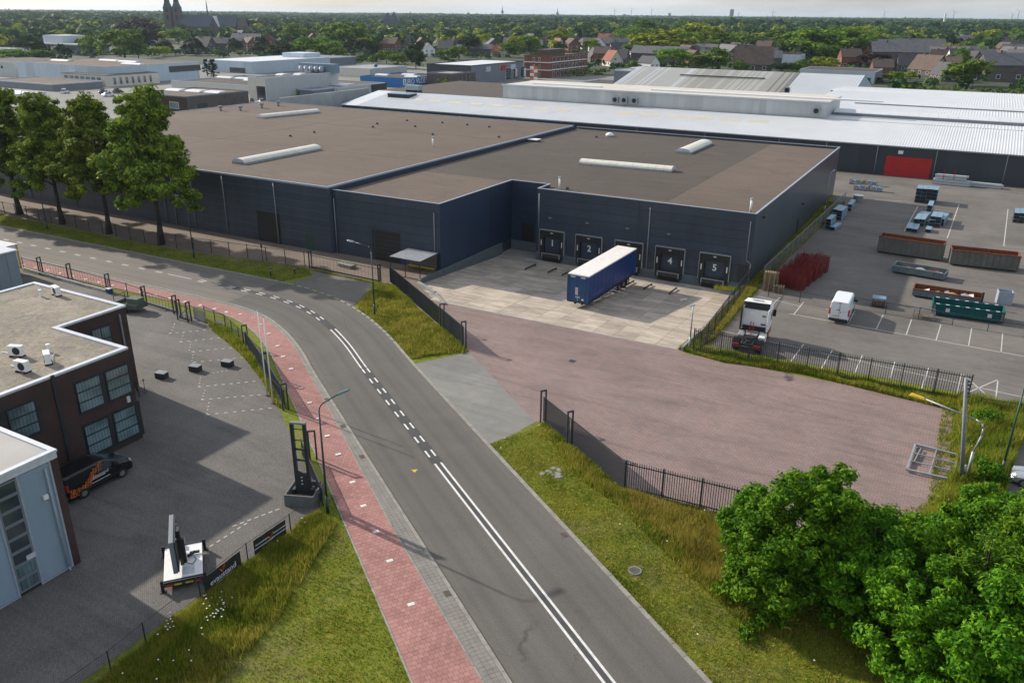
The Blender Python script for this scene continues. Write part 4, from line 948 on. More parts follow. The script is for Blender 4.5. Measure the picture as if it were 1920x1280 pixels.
# concrete wedge wall at the left end of the hall
P0 = GY(522, 183, HY-8); t = thing('fire_wall', 'pale concrete wedge-shaped wall rising behind the far corner of the brown roof', 'wall', (HX0, HY, 0))
xw = HX0-.6
pA = GX(524, 182, xw-18); pts = []
m = MB()
A_ = G(524, 183, 9.6); B_ = np.array([HX0-.4, RY, 9.9]); 
A_ = G(524, 184, 8.8); B_ = G(690, 165, RZ+.5)
d = (B_-A_)[:2]; d /= np.linalg.norm(d); q = np.array([-d[1], d[0]])*.25
m.add([(A_[0]-q[0], A_[1]-q[1], 0), (B_[0]-q[0], B_[1]-q[1], 0), (B_[0]+q[0], B_[1]+q[1], 0), (A_[0]+q[0], A_[1]+q[1], 0), (A_[0]-q[0], A_[1]-q[1], 8.8), (B_[0]-q[0], B_[1]-q[1], RZ+.5), (B_[0]+q[0], B_[1]+q[1], RZ+.5), (A_[0]+q[0], A_[1]+q[1], 8.8)],
      [(0,3,2,1),(4,5,6,7),(0,1,5,4),(1,2,6,5),(2,3,7,6),(3,0,4,7)])
m.build('wall_slab', simple('weathered_pale_concrete', (.36, .38, .39), .85, var=.2, scale=.3, geo=True), t, world=True)
# ================================================================= BRICK OFFICES ON THE LEFT
def pane_window(root, base, along, w_, h_, rows, cols, mat_f, mat_g, normal, depth=.06, name='window', z0=0, split=None):
    """window on a wall; base = lower left corner (world), along = unit vector, normal = outward unit vector"""
    a = np.array(along); n_ = np.array(normal); b = np.array(base, float)
    def bxx(m, u0, u1, v0, v1, d0, d1):
        P = [];
        for d in (d0, d1):
            for (u, v) in ((u0, v0), (u1, v0), (u1, v1), (u0, v1)):
                q = b[:2]+a*u+n_*d; P.append((q[0], q[1], b[2]+v))
        fs = [(0,1,2,3),(7,6,5,4),(4,5,1,0),(5,6,2,1),(6,7,3,2),(7,4,0,3)]
        m.add(P, fs)
    fr = MB(); t = .07
    bxx(fr, 0, w_, 0, t, -.02, depth); bxx(fr, 0, w_, h_-t, h_, -.02, depth); bxx(fr, 0, t, t, h_-t, -.02, depth); bxx(fr, w_-t, w_, t, h_-t, -.02, depth)
    for i in range(1, rows): bxx(fr, t, w_-t, h_*i/rows-.035, h_*i/rows+.035, -.02, depth-.01)
    for j in range(1, cols): bxx(fr, w_*j/cols-.03, w_*j/cols+.03, t, h_-t, -.02, depth-.02)
    fo = fr.build(name, mat_f, root, world=True)
    off_ = fo
    for i in range(rows):
        for j in range(cols):
            g_ = MB(); bxx(g_, w_*j/cols+.035, w_*(j+1)/cols-.035, h_*i/rows+.04, h_*(i+1)/rows-.04, -.04, .01)
            p_ = g_.build('pane', mat_g, fo, world=False)
            p_.data.transform(Matrix.Translation(-Vector(root.location)))
    return fo
ZB = 7.4
bo = thing('brick_office', 'two-storey brown brick office with gravel roof and large blind-covered windows', 'office building', (-50.7, 34.1, 0))
bfoot = [(-50.7, 2), (-50.7, 34.1), (-58.75, 34.1), (-58.75, 40.0), (-71, 40.0), (-71, 2)]
def insp(o_, d):
    r_ = inset(o_, d); 
    a = sum(o_[i][0]*o_[(i+1) % len(o_)][1]-o_[(i+1) % len(o_)][0]*o_[i][1] for i in range(len(o_)))
    return r_ if a > 0 else inset(o_, -d)
WN = [  # picture corners (upper left, upper right), bottom row, all on the face x=-50.7
 ((138, 716), (186, 701), 764), ((194, 696), (238, 680), 745), ((155, 801), (202, 785), None), ((210, 780), (252, 760), None), ((10, 770), (64, 749), 820)]
m = MB(); m.prism(list(reversed(bfoot)), 0, ZB-.55)
wall = m.build('wall', M['brick'], bo, world=True)
m = MB(); m.prism(list(reversed(insp(bfoot, .0))), ZB-.55, ZB-.16); m.build('upper_wall', M['brick'], bo, world=True)
m = MB(); m.prism(list(reversed(insp(bfoot, .3))), ZB-.16, ZB-.10); m.build('roof', M['gravel'], bo, world=True)
m = MB(); ii = insp(bfoot, .32); oo = insp(bfoot, -.05)
for i in range(len(bfoot)):
    j = (i+1) % len(bfoot); P_ = [oo[i], oo[j], ii[j], ii[i]]; m.prism(P_, ZB-.16, ZB+.006*i*.5)
m.build('roof_trim', M['flash_w'], bo, world=True)
xF = -50.7
def yface(px, py): p = GX(px, py, xF); return p[1], p[2]
# upper windows and lower windows: pairs with a dark pier between them
yu0, zu1 = yface(138, 716); yu1, _ = yface(186, 701); yv0, _ = yface(194, 696); yv1, _ = yface(239, 680)
print('win', yu0, yu1, yv0, yv1, zu1, yface(150, 778), yface(155, 801))
z_hi1, z_hi0, z_lo1, z_lo0 = 6.25, 3.95, 2.95, .55
m = MB(); m.box(xF-.02, xF+.03, yu0-.1, yv1+.1, z_hi0-.12, z_hi1+.1); m.box(xF-.02, xF+.03, yu0-.1, yv1+.35, z_lo0-.25, z_lo1+.1); m.build('dark_surround', M['darkmetal'], bo, world=True)
for z0_, z1_, rr in ((z_hi0, z_hi1, 3), (z_lo0, z_lo1, 3)):
    pane_window(bo, (xF+.03, yu0, z0_), (0, 1), yu1-yu0, z1_-z0_, rr, 1, M['darkmetal'], M['glass_b'], (1, 0))
    pane_window(bo, (xF+.03, yv0, z0_), (0, 1), yv1-yv0, z1_-z0_, rr, 1, M['darkmetal'], M['glass_b'], (1, 0))
ya_, za_ = yface(10, 770); yb_, zb_ = yface(64, 749)
m = MB(); m.box(xF-.02, xF+.03, ya_-1.6, yb_+.15, z_hi0-.12, z_hi1+.1); m.build('dark_surround', M['darkmetal'], bo, world=True)
pane_window(bo, (xF+.03, ya_, z_hi0), (0, 1), yb_-ya_, z_hi1-z_hi0, 3, 1, M['darkmetal'], M['glass_b'], (1, 0))
yp, _ = yface(98, 710); m = MB(); m.box(xF-.02, xF+.09, yp-.13, yp+.13, 0, ZB+.02); m.build('rain_pipe', M['darkmetal'], bo, world=True)
# notch window and downpipe on the set-back face
x2 = -58.75
p = GX(168, 612, x2); q = GX(205, 604, x2)
m = MB(); m.box(x2-.02, x2+.03, p[1]-.9, q[1]+.1, 4.1, 6.35); m.build('dark_surround', M['darkmetal'], bo, world=True)
pane_window(bo, (x2+.03, p[1], 4.2), (0, 1), q[1]-p[1], 2.05, 2, 2, M['darkmetal'], M['glass_b'], (1, 0))
p = GX(222, 585, x2); m = MB(); m.box(x2, x2+.12, p[1]-.06, p[1]+.06, .1, ZB-.6); m.build('rain_pipe', M['pipe'], bo, world=True)
p = GX(248, 690, xF); m = MB(); m.box(xF, xF+.14, 33.3, 33.55, 3.3, 3.75); m.build('wall_lamp', M['flash_w'], bo, world=True)
for px, py, rz_, lb in ((33, 668, .4, 'white air conditioner on the gravel roof, the one farther back by the left'), (44, 697, .2, 'white air conditioner on the gravel roof nearest the roof edge at the left'), (91, 681, -.5, 'white air conditioner with dark grille turned to the right on the gravel roof'), (107, 554, -.2, 'small grey air conditioner near the far corner of the gravel roof')):
    p = G(px, py, ZB-.1); t = thing('air_conditioner', lb, 'air conditioner', p, rz_, 'air conditioners on the gravel roof')
    m = MB(); m.box(-.5, .5, -.2, .2, .12, .85); m.build('casing', M['white'], t, bevel=.02)
    m = MB(); m.tube((.12, -.225, .48), (.12, -.201, .48), .28, n=14); m.build('fan_grille', M['black'], t)
    m = MB(); m.box(-.45, -.3, -.25, .25, 0, .12); m.box(.3, .45, -.25, .25, 0, .12); m.build('feet', M['black'], t)
    m = MB(); m.path([(-.5, .1, .4), (-.9, .3, .1), (-1.6, .5, .06)], .03, 6); m.build('hose', M['white'], t)
for px, py, lb in ((77, 556, 'small white vent stub left of the grey air conditioner'), (92, 660, 'small white vent stub in the middle of the gravel roof')):
    p = G(px, py, ZB-.1); t = thing('roof_vent', lb, 'roof vent', p); m = MB(); m.tube((0,0,0), (0,0,.5), .1, n=8); m.build('duct', M['white'], t); m = MB(); m.tube((0,0,.5), (0,0,.62), .15, n=8); m.build('cowl', M['white'], t)
# ---- lower building with blue-grey corrugated face
ZC = 7.5; xC = -41.05; yC = 22.25
bc = thing('workshop', 'flat-roofed workshop with blue-grey corrugated wall and tall dark glass strip in the lower left', 'workshop', (xC, yC, 0))
m = MB(); m.box(-52, xC-.12, -6, yC, 0, ZC-.5); m.build('wall', M['brick'], bc, world=True)
m = MB(); m.box(-52, xC+.02, -6, yC+.02, ZC-.49, ZC-.12); m.build('upper_wall', M['flash_w'], bc, world=True)
m = MB(); m.box(-51.7, xC-.25, -5.7, yC-.25, ZC-.11, ZC-.06); m.build('roof', simple('pale_grey_roof', (.36, .35, .34), .8, var=.12, scale=.3, geo=True), bc, world=True)
m = MB()
m.box(-52.05, xC+.07, yC-.24, yC+.07, ZC-.12, ZC+.02); m.box(xC-.24, xC+.07, -6.05, yC-.25, ZC-.12, ZC+.024); m.box(-52.05, -51.75, -6, yC-.25, ZC-.12, ZC+.02)
m.build('roof_trim', M['flash_w'], bc, world=True)
def corr_panel(y0, y1, z0, z1, name='corrugated_panel', pitch=.125):
    m = MB(); z = z0; i = 0
    while z < z1-.01:
        za, zb, zc, zd = z, z+pitch*.45, z+pitch*.55, min(z+pitch, z1)
        m.quad((xC+.0, y0, za), (xC+.0, y1, za), (xC+.04, y1, zb), (xC+.04, y0, zb)); m.quad((xC+.04, y0, zb), (xC+.04, y1, zb), (xC+.0, y1, zd), (xC+.0, y0, zd)); z += pitch
    return m.build(name, M['corr_panel'], bc, world=True)
M['corr_panel'] = panelmat('blue_grey_sheet', (.20, .27, .33), 0, rough=.4)
yy = [GX(px, py, xC)[1] for px, py in ((90, 870), (33, 882))]; print('workshop y', yy, [GX(px, py, xC) for px, py in ((134, 1052), (78, 1083), (35, 1112), (0, 1135))])
yA = GX(134, 1052, xC)[1]; yBb = GX(78, 1085, xC)[1]; yCc = GX(35, 1112, xC)[1]
m = MB(); m.box(xC-.12, xC-.01, -6, yA, .1, ZC-.5); m.build('backing', M['darkmetal'], bc, world=True)
corr_panel(yBb+.06, yA-.06, .15, ZC-.52); corr_panel(yCc-7.0, yCc-.06, .15, ZC-.52)
m = MB()
for y in (yA, yBb, yCc): m.box(xC-.02, xC+.07, y-.06, y+.06, .05, ZC-.5)
m.box(xC-.02, xC+.065, yBb+.06, yA-.06, .05, .15); m.box(xC-.02, xC+.065, yCc-7, yCc-.06, .05, .15)
m.build('corner_trim', M['flash'], bc, world=True)
nr = 8; zz = np.linspace(.25, ZC-.55, nr+1)
for i in range(nr):
    pane_window(bc, (xC+.0, yCc+.08, zz[i]), (0, 1), yBb-yCc-.16, zz[i+1]-zz[i]-.02, 1, 2 if i < 2 else 1, M['greypan'], M['glass_b'] if i < 2 else M['glass'], (1, 0))
m = MB(); m.box(xC-.1, xC+.02, yA+.06, yC+.02, 0, ZC-.5); m.build('brick_pier', M['brick'], bc, world=True)
pipe(bc, [(xC+.14, yA-.32, ZC-.75), (xC+.14, yA-.30, .25), (xC+.3, yA-.28, .1)], .06, 'rain_pipe', M['flash'])
m = MB(); m.box(xC+.05, xC+.2, yA-.75, yA-.5, 5.0, 5.25); m.build('wall_lamp', M['white'], bc, world=True)
m = MB(); m.box(xC+.08, xC+.1, yCc+.8, yCc+1.3, 2.0, 2.3); m.build('sign_plate', M['flash_w'], bc, world=True)
# ---- grey corrugated shed and white trailer at the left edge
p = G(45, 541); p2 = G(28, 470, 0)
zs = HT(45, 541, 469); print('shed', p, zs)
sh = thing('steel_shed', 'blue-grey sheet steel shed standing behind the gravel-roofed brick office', 'shed', (p[0], p[1], 0))
m = MB(); m.box(p[0]-16, p[0]-.05, p[1]-9, p[1]-.05, 0, zs-.1); m.build('wall', M['greypan'], sh, world=True)
k = MB(); k.box(-.06, 0, .015, 1.185, 0, zs-.12); me = k.mesh('panel', panelmat('shed_sheet', (.20, .24, .27), 0))
for i in range(7): link('panel', me, sh, (0, -1.2*(i+1), .04))
k = MB(); k.box(.015, 1.185, -.06, 0, 0, zs-.12); me = k.mesh('panel', panelmat('shed_sheet_b', (.20, .24, .27), 0))
for i in range(13): link('panel', me, sh, (-1.2*(i+1), 0, .04))
m = MB(); m.box(p[0]-16.2, p[0]+.15, p[1]-9.2, p[1]+.15, zs-.1, zs+.06); m.build('roof', M['flash_w'], sh, world=True)
p = G(44, 512); zt = HT(44, 512, 458); print('trl', p, zt)
tr = thing('box_trailer', 'white box trailer with orange-yellow rear corner posts behind the steel shed', 'trailer', (p[0], p[1], 0), R(2))
m = MB(); m.box(-12, -.12, -2.5, 0, 1.1, zt-.04); m.build('box_body', M['white'], tr); m = MB(); m.box(-12.05, .0, -2.55, .05, zt-.04, zt+.04); m.build('roof', M['whiteroof'], tr)
m = MB(); m.box(-.12, .02, -2.5, -2.36, .6, zt-.06); m.box(-.12, .02, -.14, 0, .6, zt-.06); m.build('corner_post', M['yellow'], tr)
m = MB(); m.box(-3, -.2, -2.3, -.2, .7, 1.08); m.build('chassis', M['black'], tr)
for x in (-1.6, -2.9):
    for y in (-2.4, -.35): m = MB(); m.tube((x, y, .5), (x, y+.3, .5), .5, n=16); m.build('wheel', M['rubber'], tr)

# ================================================================= FENCES AND GATES
def fence_len(a, b): return float(np.linalg.norm(np.array(b)[:2]-np.array(a)[:2]))
_wc = {}
def wire_mesh(ln, h, sp=.05, r=.0035, mat=None, vs=.2):
    key = (round(ln, 2), h, sp, mat.name)
    if key in _wc: return _wc[key]
    m = MB(); n_ = int(ln/sp)
    for i in range(n_+1):
        x = i*ln/n_; m.quad((x-r, 0, .03), (x+r, 0, .03), (x+r, 0, h), (x-r, 0, h)); m.quad((x, -r, .03), (x, r, .03), (x, r, h), (x, -r, h))
    z = .05
    while z < h:
        m.quad((0, -.008, z-.004), (ln, -.008, z-.004), (ln, -.008, z+.004), (0, -.008, z+.004)); m.quad((0, -.008, z), (ln, -.008, z), (ln, .008, z), (0, .008, z)); z += vs
    _wc[key] = m.mesh('wire_panel', mat); return _wc[key]
_pm = {}
def post_mesh(h, w_, mat):
    k_ = (round(h, 2), w_, mat.name)
    if k_ not in _pm: m = MB(); m.box(-w_/2, w_/2, -w_/2, w_/2, 0, h); m.box(-w_/2-.01, w_/2+.01, -w_/2-.01, w_/2+.01, h, h+.03); _pm[k_] = m.mesh('post', mat)
    return _pm[k_]
def mesh_fence(pts, label, h=2.0, bay=2.5, mat=None, sp=.05, rail=True, z=0, post=.07, group=None, screen=None, base=False, r=.0035):
    mat = mat or M['fence']; a0 = pts[0]
    t = thing('mesh_fence', label, 'fence', (a0[0], a0[1], z), 0, group)
    for a, b in zip(pts[:-1], pts[1:]):
        a = np.array(a, float)[:2]; b = np.array(b, float)[:2]; L_ = np.linalg.norm(b-a); n_ = max(1, round(L_/bay)); d = (b-a)/L_; ang = math.atan2(d[1], d[0]); bl = L_/n_
        for i in range(n_+1):
            p = a+d*bl*i-np.array(a0)[:2]
            if i < n_ or b is pts[-1] or True: link('post', post_mesh(h+.08, post, mat), t, (p[0], p[1], 0), ang)
            if i < n_:
                link('wire_panel', wire_mesh(round(bl, 2), h, sp, r, mat), t, (p[0], p[1], 0), ang)
                if rail: m = MB(); m.box(0, bl, -.025, .025, h, h+.05); link('top_rail', m.mesh('top_rail', mat), t, (p[0], p[1], 0), ang)
                if base: m = MB(); m.box(0, bl, -.05, .05, -.02, .16); link('base_board', m.mesh('base_board', M['concrete']), t, (p[0], p[1], 0), ang)
    return t
def bar_gate(a, b, label, h=1.9, sp=.12, mat=None, frame_posts=True, z=0, group=None, brace=False, wid=.03, name='bar_gate', cat='gate'):
    mat = mat or M['fence']; a = np.array(a, float)[:2]; b = np.array(b, float)[:2]; L_ = np.linalg.norm(b-a); ang = math.atan2(*(b-a)[::-1])
    t = thing(name, label, cat, (a[0], a[1], z), ang, group)
    m = MB(); m.box(0, L_, -.04, .04, .12, .28); m.build('bottom_beam', mat, t)
    m = MB(); m.box(0, L_, -.03, .03, h-.06, h); m.build('top_rail', mat, t)
    k = MB(); k.box(-wid/2, wid/2, -wid/2, wid/2, .28, h-.06); me = k.mesh('bar', mat); n_ = int(L_/sp)
    for i in range(n_+1): link('bar', me, t, (L_*i/n_, 0, 0))
    if brace:
        m = MB(); m.bar((0, 0, .3), (L_, 0, h-.1), .05); m.build('brace', mat, t)
    if frame_posts:
        for x in (0, L_):
            m = MB()
            for dy in (-.22, .22): m.box(x-.06, x+.06, dy-.05, dy+.05, 0, h+.45)
            m.box(x-.06, x+.06, -.27, .27, h+.45, h+.57); m.build('guide_post', mat, t)
    return t
def pale_fence(a, b, label, h=1.95, sp=.2, mat=None, bay=2.6, group=None, wid=.035):
    mat = mat or M['fence']; a = np.array(a, float)[:2]; b = np.array(b, float)[:2]; L_ = np.linalg.norm(b-a); ang = math.atan2(*(b-a)[::-1])
    t = thing('pale_fence', label, 'fence', (a[0], a[1], 0), ang, group)
    k = MB(); k.box(-wid/2, wid/2, -wid/2, wid/2, .06, h); k.add([(-wid/2,-wid/2,h),(wid/2,-wid/2,h),(wid/2,wid/2,h),(-wid/2,wid/2,h),(0,0,h+.1)], [(0,1,4),(1,2,4),(2,3,4),(3,0,4)]); me = k.mesh('pale', mat)
    n_ = int(L_/sp)
    for i in range(n_+1): link('pale', me, t, (L_*i/n_, 0, 0))
    for z_ in (.28, h-.2): m = MB(); m.box(0, L_, -.03, .03, z_-.03, z_+.03); m.build('rail', mat, t)
    n_ = round(L_/bay)
    for i in range(n_+1): link('post', post_mesh(h+.02, .09, mat), t, (L_*i/n_+.04, .05, 0))
    return t
g2 = lambda *a: [G(*p)[:2] for p in a]
# front: left of the driveway (dark fence along the island) and right part
A = g2((729, 545), (870, 652)); 
A[0] = G(732, 531)[:2]
mesh_fence([A[0], A[0]+(A[1]-A[0])*.74], 'dark mesh fence along the grass island between the street and the loading yard', 2.1, 2.4, sp=.03, base=True, r=.005)
q1 = A[0]+(A[1]-A[0])*.75
bar_gate(q1, A[1], 'dark sliding gate parked at the end of the island fence with tall double posts', 2.2, .06, wid=.02)
Bq = g2((1018, 790), (1170, 918))
bar_gate(Bq[0], Bq[0]+(Bq[1]-Bq[0])*.36, 'short dark gate end with two tall frame posts beside the light grey apron', 2.2, .06, wid=.02)
bar_gate(Bq[0]+(Bq[1]-Bq[0])*.37, Bq[1], 'dark sliding gate with fine bars right of the two tall frame posts', 2.2, .07, frame_posts=False, wid=.022)
pale_fence(Bq[1], G(1385, 972)[:2], 'dark spiked pale fence running from the sliding gate into the big green bushes', 2.25, .16, wid=.04)
pale_fence(Bq[1]+np.array([7.4, .5]), (-.2, 46.6), 'dark spiked pale fence hidden behind the big green bushes', 2.0, .2)
pale_fence(G(1298, 660)[:2], G(1812, 752)[:2], 'long dark spiked pale fence between the clinker yard and the parking bays', 2.4, .19, wid=.045)
# mesh fence from the yard corner up to the warehouse corner
mesh_fence([G(1312, 662)[:2], (YX1+.55, 95.3)], 'dark mesh fence between the sunken loading yard and the car park', 2.2, 2.9, sp=.06, mat=M['greenmetal'] if False else M['fence'])
mesh_fence([(-19.2, 97.5), (-17.6, 150)], 'thin mesh fence beside the tall right wall of the warehouse', 2.0, 3.0, mat=M['galv'], sp=.12)
# thin fence behind the parked van
mesh_fence([G(1440, 556)[:2], G(1560, 579)[:2]], 'thin dark mesh fence between the pallets and the parked white van', 1.25, 3.0, sp=.15)
mesh_fence([G(1600, 578)[:2], G(1920, 632)[:2]], 'thin dark mesh fence between the parking bays and the teal container', 1.25, 3.4, sp=.15)
mesh_fence([G(1730, 748)[:2]+np.array([4.2, .2]), G(1925, 770)[:2]+np.array([8, 0])], 'low thin wire fence behind the weeds at the right edge', 1.0, 3.0, sp=.2)
# street side of the forecourt
F0 = g2((0, 415), (560, 497)); 
fy = 73.0
fpts = [(-170, 73.4), (GY(560, 470, 73.4)[0], 73.4)]
print('fence F', G(300, 478), G(575, 505), G(400, 480), G(540, 497), G(700, 520))
mesh_fence([(-168, G(90, 415)[1]), G(120, 423)[:2], G(300, 462)[:2], G(572, 499)[:2]], 'long thin mesh fence under the trees in front of the left warehouse', 1.8, 3.1, sp=.1)
fp = g2((583, 503), (712, 530))
bar_gate(fp[0], fp[1], 'wide grey-green swing gate in front of the dark wing with thin bars', 1.75, .55, wid=.015)
mesh_fence([fp[1], A[0]], 'short dark fence piece between the wide gate and the island fence', 1.8, 1.6)
# left yard along the red path
P = g2((372, 598), (440, 622)); 
mesh_fence(g2((385, 598), (423, 614), (462, 650)), 'low thin mesh fence with weeds at the bend of the red path', 1.35, 1.9, sp=.08)
P0, P1, P2, P3, P4 = g2((462, 650), (500, 706), (536, 768), (572, 868), (606, 950))
bar_gate(P0, P1, 'dark sliding gate beside the red path at the bend', 1.7, .07, wid=.02)
bar_gate(P1, P2, 'dark sliding gate with diagonal brace behind the two flagpoles', 1.8, .08, wid=.02, brace=True)
bar_gate(P3-(P4-P3)*.18, P4+(P4-P3)*.02, 'dark sliding gate beside the green street lamp and the planter tower', 1.5, .07, wid=.02, frame_posts=False)
m0 = g2((570, 800)); r_ = thing('gate_post_frame', 'tall dark gate post frame standing right of the advertising tower', 'gate post', (*G(588, 862)[:2], 0), R(-50)); m = MB(); m.box(-.06, .06, -.3, -.18, 0, 2.3); m.box(-.06, .06, .18, .3, 0, 2.3); m.box(-.06, .06, -.3, .3, 2.3, 2.4); m.build('frame', M['fence'], r_)
ff = g2((272, 570), (330, 588)); bar_gate(ff[0], ff[1], 'open gate leaf with thin rails near the small open trailer', 1.5, .5, wid=.02)
ff = g2((337, 598), (356, 603)); bar_gate(ff[0], ff[1], 'narrow dark foot gate with diagonal brace near the bend', 1.6, .4, brace=True, wid=.02)
ff = g2((365, 598), (385, 606)); pale_fence(ff[0], ff[1], 'short grey slatted fence panel beside the narrow foot gate', 1.3, .12, mat=M['pipe'], bay=2)
# sliding gate with white beam, left
ff = g2((45, 505), (78, 514), (133, 527), (205, 547))
mesh_fence([ff[0], ff[1]], 'dark fence piece beside the white box trailer', 1.5, 2.5, sp=.1)
bar_gate(ff[1], ff[2], 'long sliding gate with pale rail, left half, along the red path at far left', 1.6, .5, wid=.02)
bar_gate(ff[2], ff[3], 'long sliding gate with pale rail, right half, ending at the blue motor', 1.6, .5, wid=.02)
mesh_fence([ff[3], G(240, 556)[:2], G(270, 566)[:2]], 'thin fence behind the small open trailer', 1.5, 2.5, sp=.12)
m = MB(); a, b = ff[0], ff[3]; r_ = thing('gate_beam', 'white horizontal rail on the ground along the long sliding gate', 'gate rail', (a[0], a[1], 0)); m.bar((a[0]-.1, a[1]-.35, .35), (b[0]-.1, b[1]-.35, .3), .14); m.build('rail', M['flash_w'], r_, world=True)
r_ = thing('gate_motor', 'small blue and white gate motor box at the end of the white rail', 'gate motor', (*(b+np.array([.5, -.3])), 0)); m = MB(); m.box(-.3, .3, -.25, .25, 0, .55); m.build('housing', M['blue2'], r_, bevel=.03); m = MB(); m.box(-.32, .32, -.27, .27, .55, .62); m.build('lid', M['white'], r_)
# chain-link fence along the bottom verge with two banners
V = [G(126, 1325), G(210, 1264), G(275, 1210), G(378, 1128), G(466, 1057), G(546, 1001), G(600, 960)]
vf = thing('wire_fence', 'low thin wire fence with dark posts along the grass verge at bottom left', 'fence', (*V[1][:2], 0))
for p in V: link('post', post_mesh(1.45, .05, M['darkmetal']), vf, (p[0]-V[1][0], p[1]-V[1][1], 0))
for a, b in zip(V[:-1], V[1:]):
    m = MB(); m.tube((a[0], a[1], 1.42), (b[0], b[1], 1.42), .018, n=6); m.build('top_wire', M['darkmetal'], vf, world=True)
    L_ = fence_len(a, b); link('wire_panel', wire_mesh(round(L_, 2), 1.38, .12, .0015, M['darkmetal'], .15), vf, (a[0]-V[1][0], a[1]-V[1][1], 0), math.atan2(*(np.array(b)-np.array(a))[:2][::-1]))
def banner(a, b, lines_, label, logo=None):
    a = np.array(a[:2]); b = np.array(b[:2]); L_ = np.linalg.norm(b-a); ang = math.atan2(*(b-a)[::-1])
    t = thing('banner', label, 'banner', (a[0], a[1], .32), ang, 'banners tied to the wire fence')
    m = MB(); nx_ = 14; h = 1.02
    for i in range(nx_):
        x0, x1 = L_*i/nx_, L_*(i+1)/nx_; y0, y1 = -.06+.015*math.sin(i*1.3), -.06+.015*math.sin((i+1)*1.3)
        m.add([(x0,y0,0),(x1,y1,0),(x1,y1,h),(x0,y0,h),(x0,y0+.008,0),(x1,y1+.008,0),(x1,y1+.008,h),(x0,y0+.008,h)], [(0,1,2,3),(5,4,7,6),(3,2,6,7),(1,0,4,5)])
    m.build('cloth', simple('black_banner_cloth', (.018, .02, .026), .6), t)
    for txt, x, z_, sz, mt in [l for l in lines_ if l[0] == '|']:     # small print too fine to read
        m = MB(); rr = random.Random(int(x*100+z_*10)); u = x*L_-sz*5
        while u < x*L_+sz*5: w_ = rr.uniform(.03, .12); m.quad((u, -.086, z_-.035), (u+w_, -.086, z_-.035), (u+w_, -.086, z_+.035), (u, -.086, z_+.035)); u += w_+.025
        m.build('small_print', mt, t)
    for txt, x, z_, sz, mt in [l for l in lines_ if l[0] != '|']: link('lettering', text_mesh(txt, sz, .003, mt, 'lettering', .004), t, (x*L_, -.085, z_), rot=(R(90), 0, 0))
    if logo:
        m = MB(); x, z_ = logo; m.quad((x*L_-.22, -.086, z_+.1), (x*L_-.14, -.086, z_+.14), (x*L_-.02, -.086, z_-.1), (x*L_-.07, -.086, z_-.14)); m.quad((x*L_-.07, -.086, z_-.14), (x*L_-.02, -.086, z_-.1), (x*L_+.22, -.086, z_+.24), (x*L_+.14, -.086, z_+.26)); m.build('logo_tick', M['orange'], t)
    return t
M['lettering'] = simple('white_print', (.6, .62, .66), .6, var=.1)
a = G(388, 1110); b = G(452, 1052)
c1 = V[3]+(V[4]-V[3])*.08; c2 = V[3]+(V[4]-V[3])*.84
banner(c1, c2, [('evaustand', .5, .42, .50, M['lettering']), ('|', .5, .16, .12, M['lettering'])], 'dark banner with orange tick and white lettering beside the white display trailer', (.5, .72))
c1 = V[4]+(V[5]-V[4])*.14; c2 = V[4]+(V[5]-V[4])*.88
banner(c1, c2, [('|', .24, .62, .1, M['lettering']), ('|', .28, .38, .15, M['lettering']), ('|', .80, .66, .1, M['lettering']), ('|', .80, .42, .13, M['lettering'])], 'dark banner with small white text lines near the grey planter tower', (.52, .55))

# ================================================================= STREET LAMPS, POLES, SIGNS
def lamp(px, py, h, arm, az, label, mat=None, head='led', name='street_lamp', r=.085, curve=1.0, z=0):
    p = G(px, py, z); t = thing(name, label, 'street lamp', (p[0], p[1], z), R(az), 'street lamps')
    mat = mat or M['greenmetal']
    m = MB(); m.tube((0,0,0), (0,0,1.3), r*1.25, r*1.25, 10); m.tube((0,0,1.3), (0,0,h-.6), r*.9, r*.6, 10); m.build('pole', mat, t, smooth=True)
    pts = [(0, 0, h-.6), (.03, 0, h-.35), (.12, 0, h-.18), (.32, 0, h-.05), (arm, 0, h+.18*curve)]
    m = MB(); m.path(pts, r*.5, 8); m.build('arm', mat, t, smooth=True)
    m = MB(); x = arm; z_ = h+.18*curve
    m.add([(x-.08,-.09,z_-.05),(x+.75,-.12,z_+.02),(x+.9,0,z_+.04),(x+.75,.12,z_+.02),(x-.08,.09,z_-.05),(x-.02,-.05,z_+.08),(x+.7,-.07,z_+.13),(x+.82,0,z_+.11),(x+.7,.07,z_+.13),(x-.02,.05,z_+.08)],
          [(0,4,3,2,1),(5,6,7,8,9),(0,1,6,5),(1,2,7,6),(2,3,8,7),(3,4,9,8),(4,0,5,9)])
    m.build('lamp_head', M['galv'] if head != 'teal' else simple('grey_green_lamp_head', (.10, .19, .18), .4), t)
    m = MB(); m.box(x+.1, x+.65, -.07, .07, z_-.06, z_-.035); m.build('lamp_glass', M['glassgr'], t)
    return t
def azto(px, py, qx, qy, h):                      # azimuth of the arm from picture positions of its two ends at height h
    a, b = G(px, py, h), G(qx, qy, h); return math.degrees(math.atan2(b[1]-a[1], b[0]-a[0]))
h = HT(615, 962, 757); a_ = azto(606, 757, 660, 738, h); b_ = np.linalg.norm((G(606, 757, h)-G(668, 737, h))[:2]); print('lamp1', h, a_, b_)
lamp(615, 962, h, max(1.2, b_-.9), a_, 'green street lamp standing at the edge of the red path next to the advertising tower', head='teal')
h = HT(703, 592, 462); b_ = np.linalg.norm((G(695, 462, h)-G(653, 455, h))[:2]); lamp(703, 592, h, b_-.7, azto(695, 462, 653, 455, h), 'dark street lamp on the grass island in front of the dark wing')
h = HT(364, 484, 372); lamp(364, 484, h, 1.4, 180, 'dark lamp post right of the rightmost street tree')
h = HT(89, 430, 345); lamp(89, 430, h, 1.4, 200, 'dark lamp post between the two leftmost street trees')
